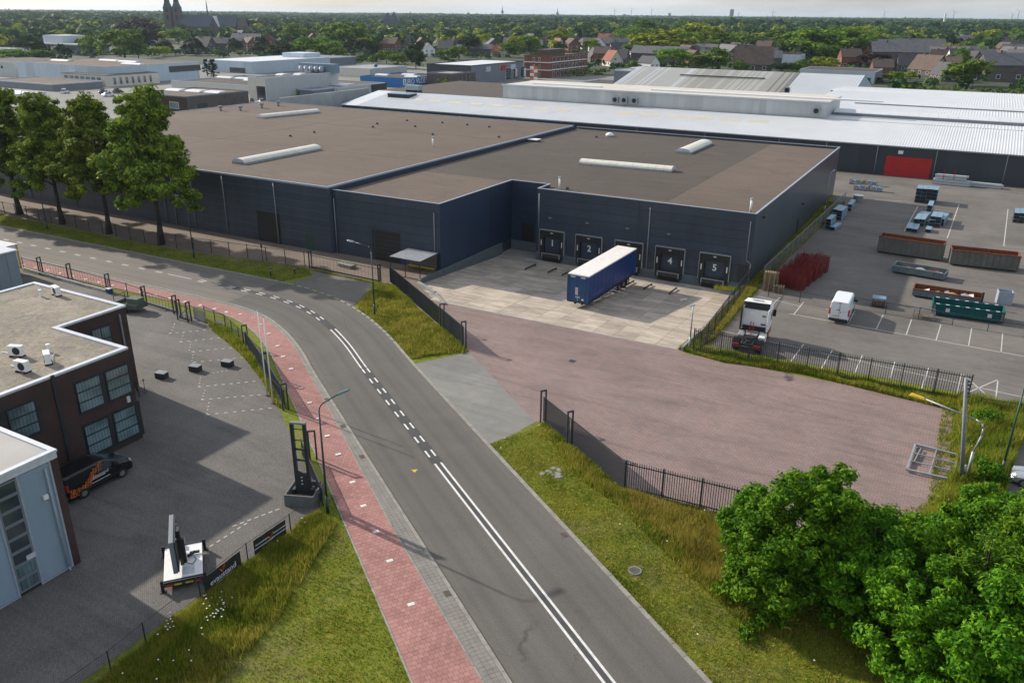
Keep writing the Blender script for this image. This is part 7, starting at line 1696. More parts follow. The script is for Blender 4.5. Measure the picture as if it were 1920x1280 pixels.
# right verge
rE = [tuple(off(s, D_ROAD+.3)) for s in np.linspace(S0-18, s_of(918, 832), 40)]
vergeB = rE+gp((925, 830), (1005, 800), (1018, 796), (1168, 925), (1385, 980))+[(-4.5, 45.4), (.6, 47.4), (3.0, 52), (7, 45), (9, 30), (4, 18)]
vergeC = [tuple(off(s, D_ROAD+.3)) for s in np.linspace(s_of(772, 676), s_of(672, 580), 14)]+gp((700, 540), (720, 535), (735, 545), (872, 660), (800, 668))
vergeD = [tuple(off(s, D_ROAD+.3)) for s in np.linspace(s_of(540, 528), SL[-1]-150, 50)]+[(-165, 70.3), tuple(G(120, 425)[:2]), tuple(G(300, 464)[:2]), tuple(G(572, 501)[:2]), tuple(G(585, 515)[:2])]
vergeE = gp((1272, 656), (1300, 640), (1318, 655), (1812, 750), (1795, 772), (1500, 700), (1350, 678))
vergeF = gp((1795, 745), (1925, 765), (1930, 800), (1905, 850), (1885, 900), (1880, 960), (1800, 1000), (1700, 975), (1760, 960), (1780, 900), (1800, 850))+[]
vergeG = gp((385, 600), (423, 616), (460, 652), (500, 712), (524, 765), (515, 758), (490, 712), (468, 684), (455, 668), (430, 645), (400, 622))
vergeH = [(YX1+.35, 77), (YX1+.35, 95.5), (YX1+1.7, 95.5), (YX1+1.9, 76), (YX1+1.4, 74)]
vergeI = [(XR1+.2, 96.5), (XR1+.2, 150), (XR1+3.1, 150), (XR1+1.4, 96.5)]
for nm, pl in (('grass_verge', vergeD), ('grass_verge', vergeE)): sheet(nm, pl, .006 if pl is vergeD else .018, M['turf'])
for pl in (vergeH, vergeI, vergeG): sheet('weed_strip', pl, .022, M['ground'])
sheet('weed_field', vergeF, .02, M['ground'])
blades('grass', [(vergeA, .42), (vergeB, .42), (vergeC, .10), (vergeF, .06)], 250000, .05, .16, M['grass'], 1, .026, .9, clump=.35)
blades('dry_grass', [(vergeA, .4), (vergeB, .6)], 60000, .04, .13, M['straw'], 11, .022, 1.2, clump=.7)
blades('grass', [(vergeD, 1)], 70000, .05, .12, M['grass'], 2, .05, .9)
mid = np.array(vergeA); 
tallA = [tuple(v[:2]) for v in V[::-1]]+[(-33.2, 12)]+[(-28.5, 14), (-27.8, 20), (-28.5, 25), (-30, 30.5), (-31.6, 33.4)]
tallA = [tuple(V[6][:2])]+[tuple(v[:2]) for v in V[5::-1]]+[(-30.0, 15.0), (-28.3, 20), (-28.9, 24.5), (-30.2, 29), (-31.0, 32.6)]
tallA2 = [tuple(V[6][:2])]+[tuple(v[:2]) for v in V[5::-1]]+[(-31.2, 16.0), (-30.4, 20), (-30.6, 24.5), (-31.2, 29), (-31.6, 32.6)]
tallA3 = [tuple(V[6][:2])]+[tuple(v[:2]) for v in V[5::-1]]+[(-28.6, 14.0), (-26.8, 20), (-27.6, 24.5), (-29.2, 29), (-30.6, 32.8)]
blades('tall_grass', [(tallA2, .45), (tallA, .35), (tallA3, .2)], 60000, .22, .62, M['grass'], 3, .03, .6, clump=.8)
blades('dry_grass', [(tallA2, .5), (tallA3, .5)], 16000, .25, .6, M['straw'], 4, .02, .5, clump=.95)
tb = gp((1010, 800), (1168, 925), (1390, 985), (1370, 1100), (1480, 1200), (1380, 1160), (1250, 1040), (1160, 950), (1090, 900))
blades('tall_grass', [(tb, 1)], 36000, .2, .55, M['grass'], 5, .028, .6, clump=.8)
blades('dry_grass', [(gp((1160, 925), (1385, 985), (1390, 1130), (1330, 1090), (1240, 1000)), .7), (tb, .3)], 20000, .3, .8, M['straw'], 6, .02, .45, clump=.7)
blades('tall_grass', [(vergeF, .55), (vergeE, .45)], 70000, .2, .6, M['grass'], 7, .04, .6, clump=.6)
blades('dry_grass', [(vergeC, .22), (vergeH, .3), (vergeI, .3), (vergeF, .2)], 20000, .2, .6, M['straw'], 8, .035, .6, clump=.8)
blades('tall_grass', [(vergeC, 1)], 26000, .12, .35, M['grass'], 19, .04, .9, clump=.6)
blades('tall_grass', [(vergeG, .3), (vergeH, .2), (vergeI, .5)], 20000, .2, .6, M['grass'], 9, .05, .6, clump=.6)
blades('tall_grass', [(gp((760, 560), (872, 655), (868, 664), (740, 550)), .5), (gp((700, 535), (735, 535), (760, 560), (700, 560)), .5)], 14000, .2, .55, M['grass'], 10, .035, .6, clump=.5)
blades('tall_weeds', [(vergeF, 1)], 26000, .5, 1.15, M['grass'], 41, .035, .5, clump=.85)
# weeds along kerbs and joints, and under fences
def weeds_line(px, n, h, sd, spread=.18):
    P = [G(*p)[:2] for p in px]; rg = np.random.default_rng(sd); L = []
    for a, b in zip(P[:-1], P[1:]): L.append((np.vstack([a+(b-a)*k_ for k_ in (0, 1)]), np.linalg.norm(b-a)))
    pl = []
    for (s_, ln) in L:
        t_ = (s_[1]-s_[0])/ln; q = np.array([-t_[1], t_[0]])*spread; pl.append(([s_[0]-q, s_[1]-q, s_[1]+q, s_[0]+q], ln))
    tot = sum(l for _, l in pl); blades('weeds', [(a, l/tot) for a, l in pl], n, h*.4, h, M['grass'], sd, .03, .8, clump=.85, zbase=.01)
weeds_line([(870, 655), (735, 545)], 2500, .4, 21); weeds_line([(1018, 795), (1168, 920), (1385, 975)], 4000, .4, 22, .25); weeds_line([(1300, 662), (1812, 752)], 6000, .4, 23, .3)
weeds_line([(1150, 1070), (1290, 1230)], 1500, .14, 24, .15); weeds_line([(1785, 760), (1760, 950), (1700, 970)], 3000, .3, 25, .7)
weeds_line([(1340, 540), (1400, 548)], 900, .5, 26, .6); weeds_line([(590, 508), (720, 535)], 1500, .3, 27, .2)
# flowers
def flowers(polys, n, mat, seed, name, z0=.35, z1=.7, s=.035):
    rg = np.random.default_rng(seed); V_ = []; F = []
    for poly, k_ in polys:
        pl = np.array(poly, float)[:, :2]; mn, mx = pl.min(0), pl.max(0); q = rg.uniform(mn, mx, (int(n*k_*4)+40, 2)); q = q[inside(pl, q[:, 0], q[:, 1])][:int(n*k_)]
        for x, y in q:
            z = rg.uniform(z0, z1); i = len(V_); V_ += [(x-s, y-s, z), (x+s, y-s, z+.01), (x+s, y+s, z), (x-s, y+s, z+.01)]; F.append((i, i+1, i+2, i+3))
    o = link(name, npmesh(name, np.array(V_), np.array(F), mat)); o['kind'] = 'stuff'
flowers([(gp((380, 1130), (430, 1120), (425, 1175), (390, 1180)), .5), (gp((310, 1170), (335, 1160), (330, 1190), (310, 1195)), .2), (tallA, .3)], 70, M['white'], 31, 'white_flowers')
flowers([(vergeB, .6), (vergeF, .4)], 160, M['yellow'], 32, 'yellow_flowers', .1, .4, .03)
flowers([(vergeF, .8), (vergeB, .2)], 90, M['white'], 33, 'white_flowers', .3, .6, .04)
# ================================================================= INDUSTRY BEHIND THE WAREHOUSE
def face_windows(root, x0, x1, y, z0, z1, n, mat_f, mat_g, side=False, x=None, fill=.7):
    """row of separate windows on a -y face (or, side=True, on the +x face at x between y0=x0,y1=x1)"""
    for i in range(n):
        a = x0+(x1-x0)*(i+.5-fill/2)/n; b = x0+(x1-x0)*(i+.5+fill/2)/n
        m = MB(); m.box(a, b, y-.06, y+.02, z0, z1) if not side else m.box(x-.02, x+.06, a, b, z0, z1); f = m.build('window', mat_f, root, world=True)
        g_ = MB(); t = min(.12, (b-a)*.12)
        g_.box(a+t, b-t, y-.08, y-.061, z0+t, z1-t) if not side else g_.box(x+.061, x+.08, a+t, b-t, z0+t, z1-t)
        o = g_.build('pane', mat_g, f); o.data.transform(Matrix.Translation(-Vector(root.location)))
def block(label, corner, base_row, left, right, wall, roof, side=None, cat='industrial building', trim='flash_w', name='industrial_hall', z1=None, depth=None, par=.5, h=None, overh=0):
    cx, cy = corner; g_ = G(cx, base_row); x1, y0 = g_[0], g_[1]; h = HT(cx, base_row, cy) if h is None else h
    x0 = GY(left[0], left[1], y0)[0]; y1 = GX(right[0], right[1], x1)[1] if depth is None else y0+depth
    t = thing(name, label, cat, (x1, y0, 0))
    m = MB(); m.box(x0, x1-.05, y0+.05, y1, 0, h-par); m.build('wall', M[wall], t, world=True)
    if side: m = MB(); m.box(x1-.049, x1, y0+.06, y1, 0, h-par); m.build('side_wall', M[side], t, world=True)
    nb = max(1, int((x1-x0)/6)); k = MB(); k.box(0, (x1-x0)/nb-.03, -.06, 0, 0, h-par-.02); me = k.mesh('panel', M[wall])
    for i in range(min(nb, 40)): link('panel', me, t, (x0-x1+(x1-x0)*i/nb, .05, .02))
    m = MB(); m.box(x0+.3, x1-.3, y0+.3, y1-.3, h-par, h-par+.08); m.build('roof', M[roof], t, world=True)
    m = MB()
    for b in ((x0-overh, x1+overh, y0-overh, y0+.3), (x0-overh, x1+overh, y1-.3, y1+overh), (x0-overh, x0+.3, y0+.3, y1-.3), (x1-.3, x1+overh, y0+.3, y1-.3)): m.box(*b, h-par, h)
    m.build('parapet', M[trim], t, world=True)
    return t, x0, x1, y0, y1, h
def lights(t, x0, x1, y0, y1, h, n, w_=3, ln=14, seed=0):
    rr = random.Random(seed)
    for i in range(n):
        cx = x0+(x1-x0)*(i+.5)/n; cy = y0+(y1-y0)*rr.uniform(.3, .7); ln = min(ln, (x1-x0)/n*.8)
        m = MB(); m.prof([(cy-w_/2, h-.5), (cy-w_/2, h-.1), (cy-w_/4, h+.35), (cy+w_/4, h+.35), (cy+w_/2, h-.1), (cy+w_/2, h-.5)], cx-ln/2, cx+ln/2, 'x'); m.build('roof_light', M['whiteroof'], t, world=True)
t, x0, x1, y0, y1, h = block('large pale blue-grey factory hall behind the street trees with long brown roof', (204, 125), 160, (30, 114), (371, 112), 'bluepale', 'bitumen', par=.35)
print('white hall', x0, x1, y0, y1, h)
for px, py in ((347, 130), (342, 130)):
    pass
p = GX(347, 129, x1); m = MB(); m.box(x1, x1+.12, p[1]-9, p[1]+9, p[2]-1.2, p[2]+1.4); m.build('window_band', M['glass'], t, world=True)
lights(t, x0, x1, y0, y1, h, 4, 4, 22, 1)
XW1, YW0 = x1, y0
t, x0, x1, y0, y1, h = block('low cream office wing along the foot of the pale factory hall', (199, 142), 164, (112, 134), (297, 136), 'cream', 'bitumen_d', par=.3, trim='greypan', name='office_wing', cat='office')
face_windows(t, x0+2, x1-2, y0, .7, h-.9, 7, M['darkmetal'], M['glass_b']); face_windows(t, y0+3, y1-3, 0, .8, h-1.0, 7, M['flash_w'], M['glass'], side=True, x=x1, fill=.45)
t, x0, x1, y0, y1, h = block('pale grey hall with three small dark windows at the far left', (31, 117), 146, (-60, 117), (32, 115), 'lightclad', 'bitumen_d', depth=30, par=.3)
face_windows(t, x1-30, x1-6, y0, h*.55, h*.72, 3, M['darkmetal'], M['glass'], fill=.2)
t, x0, x1, y0, y1, h = block('white hall behind the two columnar cypresses with bright flat roof edge', (474, 116), 139, (378, 116), (480, 113), 'bluepale', 'whiteroof', depth=60, par=.3)
face_windows(t, x0+18, x0+34, y0, .2, h*.45, 1, M['darkmetal'], M['glass'])
t, x0, x1, y0, y1, h = block('dark grey hall right of the white hall with small rooftop box', (562, 112), 130, (473, 112), (565, 110), 'greypan', 'greypan', depth=50, par=.3)
m = MB(); m.box(x1-18, x1-2, y0+6, y0+20, h, h+3); m.build('rooftop_box', M['bluepale'], t, world=True)
t, x0, x1, y0, y1, h = block('cream hall with tall grid window and curved white roof lights, left of centre', (501, 146), 190, (464, 144), (634, 136), 'cream', 'bitumen_d', side='lightclad', par=.4)
face_windows(t, x0+3, x0+9, y0, .3, h*.62, 1, M['darkmetal'], M['glass']); lights(t, x0, x1, y0, y1, h, 2, 5, 30, 3)
# row of blue-grey silo units on it
pz = G(600, 135, h); 
t2 = thing('cooling_plant', 'blue-grey rooftop plant with five round ducts on the cream hall', 'rooftop plant', (pz[0], pz[1], h-.3))
m = MB(); m.box(-11, 7, 0, 3.5, 0, 3.3); m.build('casing', simple('plant_blue_grey', (.16, .24, .32), .5), t2)
for i in range(5): m = MB(); m.tube((-8.5+i*2.6, -1.2, .2), (-8.5+i*2.6, -1.2, 2.0), .95, .95, 12); m.ball((-8.5+i*2.6, -1.2, 2.0), .95, 10, 6, .5); m.build('duct', M['flash'], t2, smooth=True)
t, x0, x1, y0, y1, h = block('low light grey hall with flat brown roof and long white roof light', (635, 164), 182, (525, 158), (722, 152), 'lightclad', 'bitumen', par=.5)
lights(t, x0, x1, y0, y1, h, 1, 6, 40, 4); m = MB(); m.box(x1, x1+.1, y0+20, y0+30, .3, h-.3); m.build('dark_gate', M['darkmetal'], t, world=True)
t, x0, x1, y0, y1, h = block('long low grey brick office with a row of dark windows behind the warehouse', (353, 181), 212, (250, 183), (465, 172), 'brick', 'bitumen', side='brick_gr', par=.35, trim='greypan', name='brick_works', cat='office')
face_windows(t, y0+8, y1-22, 0, 1.1, 2.4, 9, M['darkmetal'], M['glass'], side=True, x=x1, fill=.85); face_windows(t, x1-9, x1-3, y0, 1, 3, 1, M['white'], M['glass_b'])
lights(t, x0, x1, y0, y1, h, 3, 5, 26, 5)
t, x0, x1, y0, y1, h = block('long low beige hall with white roof lights between the pale factory and the cream hall', (463, 160), 176, (320, 147), (468, 158), 'cream', 'bitumen_d', depth=40, par=.6)
lights(t, x0, x1, y0, y1, h, 4, 4, 14, 6)
t, x0, x1, y0, y1, h = block('grey canopy building with white posts below the cream hall', (588, 168), 186, (488, 168), (590, 165), 'greypan', 'greypan', depth=14, par=.4)
t, x0, x1, y0, y1, h = block('cream flat-roofed hall beyond the rooftop plant', (694, 129), 146, (618, 126), (763, 124), 'cream', 'whiteroof_d', side='lightclad', par=.4)
m = MB(); m.ball((x0+20, y0+12, h+.8), 1.1, 12, 8, .8); m.build('roof_tank', M['brightblue'], t, world=True, smooth=True)
t, x0, x1, y0, y1, h = block('bright blue retail building with pale lettering on its side', (764, 147), 166, (675, 142), (833, 142), 'brightblue', 'bitumen_d', side='brightblue', par=.5, trim='brightblue', name='blue_shop', cat='shop')
link('lettering', text_mesh('EURO VLOER', 3.2, .05, M['white'], 'lettering'), t, (.15, (y1-y0)*.22, h*.62), rot=(R(90), 0, R(90)))
lights(t, x0, x1, y0, y1, h, 3, 4, 18, 8)
t, x0, x1, y0, y1, h = block('brown-grey showroom with dark openings right of the blue shop', (847, 138), 165, (800, 134), (892, 135), 'brick_gr', 'whiteroof_d', side='brick_gr', par=.5, trim='greypan', name='showroom', cat='shop')
face_windows(t, y0+4, y1-4, 0, .2, h-1.2, 4, M['darkmetal'], M['glass'], side=True, x=x1, fill=.6)
t, x0, x1, y0, y1, h = block('dark purple-grey showroom with pale flat roof and coloured signs', (884, 123), 160, (800, 118), (981, 113), 'clad_f', 'whiteroof', side='greypan', par=.4, trim='darkmetal', name='showroom', cat='shop')
face_windows(t, y0+30, y0+52, 0, .2, h*.7, 3, M['white'], M['glass'], side=True, x=x1, fill=.7)
for yy_, mt, s in ((y0+38, 'bluepale', 2.4), (y1-34, 'bluepale', 2), (y1-20, 'redlamp', 2)): m = MB(); m.box(x1+.02, x1+.3, yy_-s, yy_+s, h*.6, h*.6+2.2); m.build('shop_sign', M[mt], t, world=True)
for i, (px, lb) in enumerate(((931, 'leftmost white flag banner before the purple showroom'), (949, 'second white flag banner before the purple showroom'), (966, 'third white flag banner before the purple showroom'), (982, 'rightmost white flag banner before the purple showroom'))):
    p = G(px, 150); t = thing('flag_banner', lb, 'flag', p, 0, 'flags before the showroom'); m = MB(); m.tube((0,0,0), (0,0,5.6), .07, n=6); m.build('pole', M['galv'], t); m = MB(); m.box(.08, 1.2, -.03, .03, 1.6, 5.5); m.build('cloth', M['white'], t)
p = G(1001, 160); t = thing('checkered_sign', 'tall orange and white checkered sign post in front of the red-brick flats', 'sign', p); hh = HT(1001, 160, 124)
m = MB(); m.tube((0,0,0), (0,0,hh), .22, n=8); m.build('post', M['galv'], t)
for i in range(5):
    for j in range(2): m = MB(); m.box(-1.9+j*1.9, -.02+j*1.9, -.35, -.25, hh-1.3-i*1.5, hh-.1-i*1.5); m.build('sign_panel', M['orange'] if (i+j) % 2 else M['white'], t)
t, x0, x1, y0, y1, h = block('grey flat-roofed sheds between the showrooms and the rooftop box', (985, 176), 186, (880, 164), (1200, 150), 'greypan', 'bitumen_d', side='clad_f', depth=40, par=.6, trim='clad_f')
t, x0, x1, y0, y1, h = block('low black-roofed hall in front of the hedge and the red-brick flats', (1120, 172), 184, (1010, 166), (1135, 150), 'clad_f', 'bitumen_d', depth=60, par=.5)
# red-brick flats
t, x0, x1, y0, y1, h = block('red-brick apartment block with white bands, balconies and roof garden', (1029, 105), 147, (983, 106), (1102, 98), 'brick_red', 'tile_b', side='brick_red', par=.6, trim='brick_red', name='apartment_block', cat='apartment building')
for z_ in (h*.36, h*.70): m = MB(); m.box(x0-.1, x1+.35, y0-.35, y1+.1, z_-.25, z_+.15); m.build('white_band', M['white'], t, world=True)
for fl in range(3):
    face_windows(t, y0+3, y1-3, 0, h*(.05+fl*.33), h*(.27+fl*.33), 9, M['white'], M['glass'], side=True, x=x1, fill=.5)
    face_windows(t, x0+4, x1-4, y0, h*(.10+fl*.33), h*(.25+fl*.33), 2, M['white'], M['glass'], fill=.35)
m = MB(); m.box(x0+4, x1-4, y0+6, y0+26, h-.5, h+2.6); m.build('penthouse', M['tile_b'], t, world=True)
# striped long roof hall
t = thing('long_shed', 'long shed with weathered striped corrugated roof behind the grey rooftop box', 'shed', G(1146, 166))
def gable_long(t, pa, pb, eave_h, ridge_rise, half, mats, nsh=90, name='roof_sheet'):
    a = GY(pa[0], pa[1], G(pa[0], pa[1], eave_h)[1]); y0 = a[1]; x0 = a[0]; x1 = GY(pb[0], pb[1], y0)[0]; L0 = Vector(t.location)
    m = MB(); m.prof([(y0, 0), (y0, eave_h-.1), (y0+half, eave_h+ridge_rise-.1), (y0+2*half, eave_h-.1), (y0+2*half, 0)], x0, x1, 'x'); m.build('wall', M['bluepale'], t, world=True)
    w_ = (x1-x0)/nsh; k = {}
    for i in range(nsh):
        mt = mats(i/nsh)
        if mt not in k: k[mt] = rib_sheet(w_-.12, 0, -.4, eave_h-.06, half, eave_h+ridge_rise, 1, .12).mesh('roof_sheet', M[mt])
        link(name, k[mt], t, (x0+i*w_-L0.x, y0-L0.y, 0-L0.z+.0))
    m = MB(); m.quad((x0, y0+half, eave_h+ridge_rise), (x1, y0+half, eave_h+ridge_rise), (x1, y0+2*half, eave_h), (x0, y0+2*half, eave_h)); m.build('rear_roof', M['whiteroof_d'], t, world=True)
    return x0, x1, y0
rr = random.Random(2)
M['wr1'] = simple('weathered_sheet_pale', (.50, .50, .46), .7, var=.1); M['wr2'] = simple('weathered_sheet_beige', (.40, .38, .33), .7, var=.15); M['wr3'] = simple('weathered_sheet_grey', (.22, .21, .20), .8, var=.2)
def pick(u):
    if u < .3: return rr.choice(['whiteroof', 'wr1', 'wr1'])
    if u < .66: return rr.choice(['wr1', 'wr2', 'wr2', 'wr1'])
    if u < .74: return rr.choice(['wr3', 'wr3', 'wr2', 'wr3'])
    return 'whiteroof'
x0, x1, y0 = gable_long(t, (1147, 160), (1598, 172), 6.5, 5.2, 26, pick, 100)
m = MB(); m.box(x0+20, x0+(x1-x0)*.62, y0+15.2, y0+16, 9.9, 10.2); m.build('roof_slot', M['darkmetal'], t, world=True)
for u0, u1 in ((.06, .10), (.19, .28), (.68, .7)): m = MB(); m.box(x0+(x1-x0)*u0, x0+(x1-x0)*u1, y0-.6, y0-.1, 4.6, 6.3); m.build('orange_panel', M['tile_r'], t, world=True)
# flat roofs, fans and pipes between shed and rooftop box
t, x0, x1, y0, y1, h = block('flat cream roofed connecting building between the rooftop box and the striped shed', (1495, 182), 196, (1150, 165), (1500, 176), 'greypan', 'whiteroof_d', depth=30, par=.3, h=9.3)
for u0, u1, mt in ((.05, .3, 'whiteroof'), (.35, .5, 'whiteroof'), (.62, .82, 'roof_tan')): m = MB(); m.box(x0+(x1-x0)*u0, x0+(x1-x0)*u1, y0+8, y0+11, 9.3, 10); m.build('roof_light', M[mt], t, world=True)
p = G(1476, 172, 9.5); fan(1476, 169, p[1], 'black rooftop fan unit in front of the striped shed', 'rooftop fans', .6)
t, x0, x1, y0, y1, h = block('blue-green flat hall right behind the striped shed', (1638, 135), 158, (1500, 131), (1645, 132), 'bluepale', 'bitumen_d', side='greypan', depth=30, par=.3)
t, x0, x1, y0, y1, h = block('grey-blue building with white gate left of the big trees', (1500, 103), 124, (1462, 103), (1502, 101), 'bluepale', 'greypan', depth=14, par=.4)
t, x0, x1, y0, y1, h = block('pale octagonal-roofed pavilion behind the left factory hall', (150, 84), 104, (70, 84), (175, 83), 'greypan', 'whiteroof', par=.6, depth=24, name='pavilion', cat='building')
face_windows(t, x0+3, x1-2, y0, h*.45, h*.88, 5, M['darkmetal'], M['glass'], fill=.7); m = MB(); m.box(x0-3, x1+3, y0-3, y1+2, h-.5, h+.3); m.box(x0+5, x1-20, y0+2, y0+20, h+.3, h+5.5); m.build('roof_overhang', M['flash_w'], t, world=True)
t, x0, x1, y0, y1, h = block('beige block near the far left edge behind trees', (22, 92), 106, (-30, 92), (25, 90), 'cream', 'greypan', depth=14, par=.4)
for px, row, w_, lb in ((90, 175, 30, 'white flat-roofed shed at the left edge behind the street trees'),):
    pass
t, x0, x1, y0, y1, h = block('low grey-roofed hall at the left edge behind the street trees', (100, 158), 172, (-20, 158), (103, 150), 'greypan', 'bitumen', depth=22, par=.4)
t, x0, x1, y0, y1, h = block('white low hall cut by the left edge, behind the leftmost trees', (18, 178), 190, (-60, 176), (20, 172), 'white', 'whiteroof', depth=14, par=.3)
# paved ground between the industrial halls
sheet('industrial_yard', [(-420, 160), (-160, 158), (-158, 185), (-100, 300), (-60, 420), (-330, 420), (-480, 300)], .006, M['apron'])
sheet('back_street', [(-158, 156), (-20.3, 158), (-20.3, 183), (-158, 183)], .006, M['yard_r'])
# a few cars in the car park behind the trees
for i, (px, py, mt, lb) in enumerate(((196, 176, 'carblue', 'blue car in the far car park above the second street tree'), (204, 181, 'whitevan', 'white car in the far car park above the second street tree'), (222, 175, 'cardark', 'dark car in the far car park between the tree tops'), (112, 169, 'carblue', 'blue car at the far left car park'), (122, 175, 'whitevan', 'white car parked at the far left by the grey post'), (473, 194, 'silver', 'silver car left of the pair before the cream hall'), (490, 194, 'silver', 'silver car right of the pair before the cream hall'))):
    car(G(px, py), R(70+i*13), lb, M[mt], group='cars in the far car parks')
# ================================================================= CHURCH AND SKYLINE
AZR = math.atan2(Rr[1], Rr[0])
def far(px, row): return G(px, row, 0)
def mpp(p): return float(np.linalg.norm(p-np.array([0, 0, HC])))/FL
p = far(322, 72); k = mpp(p)
t = thing('church', 'twin-towered brick church with slate roof and thin ridge spire on the skyline at left', 'church', p, AZR); print('church', p, k)
m = MB()
for s, x in ((0, 0), (1, 10.5)):
    m = MB(); m.box(x-4, x+4, -4, 4, 0, 32); m.build('tower', M['brick_gr'], t)
    m = MB(); m.add([(x-4.3,-4.3,32),(x+4.3,-4.3,32),(x+4.3,4.3,32),(x-4.3,4.3,32),(x-2.4,-2.4,38),(x+2.4,-2.4,38),(x+2.4,2.4,38),(x-2.4,2.4,38),(x,0,66)], [(0,1,5,4),(1,2,6,5),(2,3,7,6),(3,0,4,7),(4,5,8),(5,6,8),(6,7,8),(7,4,8)]); m.build('spire', simple('green_grey_slate', (.05, .085, .075), .7), t)
    for z_ in (20, 28): m = MB(); m.box(x-1.2, x+1.2, -4.12, -4.0, z_, z_+5); m.build('belfry_window', M['darkmetal'], t)
m = MB(); m.box(14, 78, -9, 9, 0, 13); m.build('nave_wall', M['brick_gr'], t)
m = MB(); m.prof([(-9.6, 13), (0, 25), (9.6, 13)], 14, 79, 'x'); m.build('nave_roof', M['slate'], t)
m = MB(); m.add([(50,-15,0),(61,-15,0),(61,-9,0),(50,-9,0),(50,-15,13),(61,-15,13),(61,-9,13),(50,-9,13),(55.5,-15,24)], [(0,1,5,4),(1,2,6,5),(3,0,4,7),(4,5,8)]); m.build('transept_wall', M['brick_gr'], t)
m = MB(); m.quad((50,-15.4,12.8),(55.5,-15.4,24.4),(55.5,0,24.4),(50,-3,12.8)); m.quad((61,-15.4,12.8),(61,-3,12.8),(55.5,0,24.4),(55.5,-15.4,24.4)); m.build('transept_roof', M['whiteroof'], t)
m = MB(); m.tube((45, 0, 24), (45, 0, 32), .9, .7, 8); m.tube((45, 0, 32), (45, 0, 44), .8, .05, 8); m.build('ridge_spire', M['slate'], t)
for i in range(6): m = MB(); m.box(17+i*5.4, 19.5+i*5.4, -9.15, -9, 3, 10); m.build('window', M['glass'], t)
m = MB(); m.box(79, 90, -7, 7, 0, 12); m.prof([(-7.6, 12), (0, 22), (7.6, 12)], 79, 88, 'x'); m.build('choir', M['brick_gr'], t)
def tower(px, row_base, top, w_px, label, mat, dist, name='tower', cat='tower', taper=1.0, kind='box'):
    d_ = ray(px, row_base); hd = d_[:2]/np.linalg.norm(d_[:2]); p = np.array([hd[0]*dist, hd[1]*dist, 0]); dt = ray(px, top); h = HC+dist*dt[2]/np.linalg.norm(dt[:2]); k = dist/FL; w_ = max(w_px*k/2, .4)
    t = thing(name, label, cat, p, AZR); m = MB()
    if kind == 'box': m.box(-w_, w_, -w_*.6, w_*.6, 0, h); m.build('shaft', mat, t)
    elif kind == 'mast':
        m.tube((0,0,0), (0,0,h*.75), w_, w_*.8, 8); m.build('shaft', mat, t); m = MB(); m.tube((0,0,h*.45), (0,0,h*.6), w_*2.2, w_*2.2, 8); m.build('platform', mat, t); m = MB(); m.tube((0,0,h*.75), (0,0,h), w_*.45, w_*.2, 6); m.build('antenna', mat, t)
    elif kind == 'spire':
        m.box(-w_, w_, -w_, w_, 0, h*.6); m.build('shaft', mat, t); m = MB(); m.add([(-w_*1.1,-w_*1.1,h*.6),(w_*1.1,-w_*1.1,h*.6),(w_*1.1,w_*1.1,h*.6),(-w_*1.1,w_*1.1,h*.6),(0,0,h)], [(0,1,4),(1,2,4),(2,3,4),(3,0,4)]); m.build('spire', M['slate'], t)
    elif kind == 'turbine':
        m.tube((0,0,0), (0,0,h), w_, w_*.6, 6); m.build('mast', mat, t); m = MB()
        for a in (90, 210, 330): a = R(a+px % 60); L_ = h*.34; m.bar((0, -w_*2, h), (L_*math.cos(a), -w_*2, h+L_*math.sin(a)), w_*1.2, w_*.4)
        m.build('rotor_blades', mat, t)
M['far'] = simple('far_concrete', (.09, .10, .12), .8, var=.1)
for a in ((942, 30, 11, 2.2, 'television tower on the skyline above the middle of the picture', M['far'], 5200, 'tv_tower', 'tower', 1, 'mast'), (1045, 32, 15, 2.2, 'dark lattice mast on the skyline right of the television tower', M['far'], 4800, 'radio_mast', 'mast', 1, 'mast'),
          (1371, 34, 18, 6, 'slender blue-grey tower block on the skyline at right', M['far'], 5600, 'tower_block', 'tower block', 1, 'box'), (1255, 33, 25, 4, 'small tower block on the skyline between turbines and the slender tower block', M['far'], 5200, 'tower_block', 'tower block', 1, 'box'), (1171, 33, 27, 4, 'low tower block on the skyline left of a wind turbine', M['far'], 5200, 'tower_block', 'tower block', 1, 'box'), (1055, 33, 28, 3.5, 'short block just right of the dark lattice mast on the skyline', M['far'], 5000, 'tower_block', 'tower block', 1, 'box'),
          (770, 50, 20, 3.0, 'dark pointed church spire on the skyline left of centre', M['far'], 2300, 'church_spire', 'church', 1, 'spire'), (791, 50, 25, 1.5, 'thin faint spire just right of the dark pointed spire', M['far'], 2600, 'church_spire', 'church', 1, 'spire'), (715, 50, 27, 5, 'small pointed turret left of the grey pyramid roof on the skyline', M['far'], 2300, 'church_spire', 'church', 1, 'spire')): tower(*a)
for px, top in ((1152, 20), (1183, 18), (1221, 19), (1298, 28), (1384, 25), (1448, 22), (1657, 24), (1787, 23), (1908, 23), (1897, 29)):
    tower(px, 36, top, .9, 'wind turbine on the skyline, thin and pale, '+{1152: 'leftmost of the group', 1183: 'second of the group', 1221: 'third of the group', 1298: 'low one left of the tower block', 1384: 'right beside the tower block', 1448: 'alone right of the tower block', 1657: 'alone above the copper beech', 1787: 'near the white silo', 1908: 'at the right edge', 1897: 'short one near the right edge'}[px], M['far'], 5600, 'wind_turbine', 'wind turbine', 1, 'turbine')
tower(1770, 42, 26, 2.6, 'white slim chimney standing before the far wood at right', M['white'], 2600, 'chimney', 'chimney', 1, 'box')
p = far(735, 46); t = thing('pyramid_hall', 'grey building with stepped pyramid roofs on the skyline left of centre', 'building', p*np.array([.55, .55, 1]), AZR); k = mpp(p*.55)
q = np.linalg.norm(p[:2])*.55
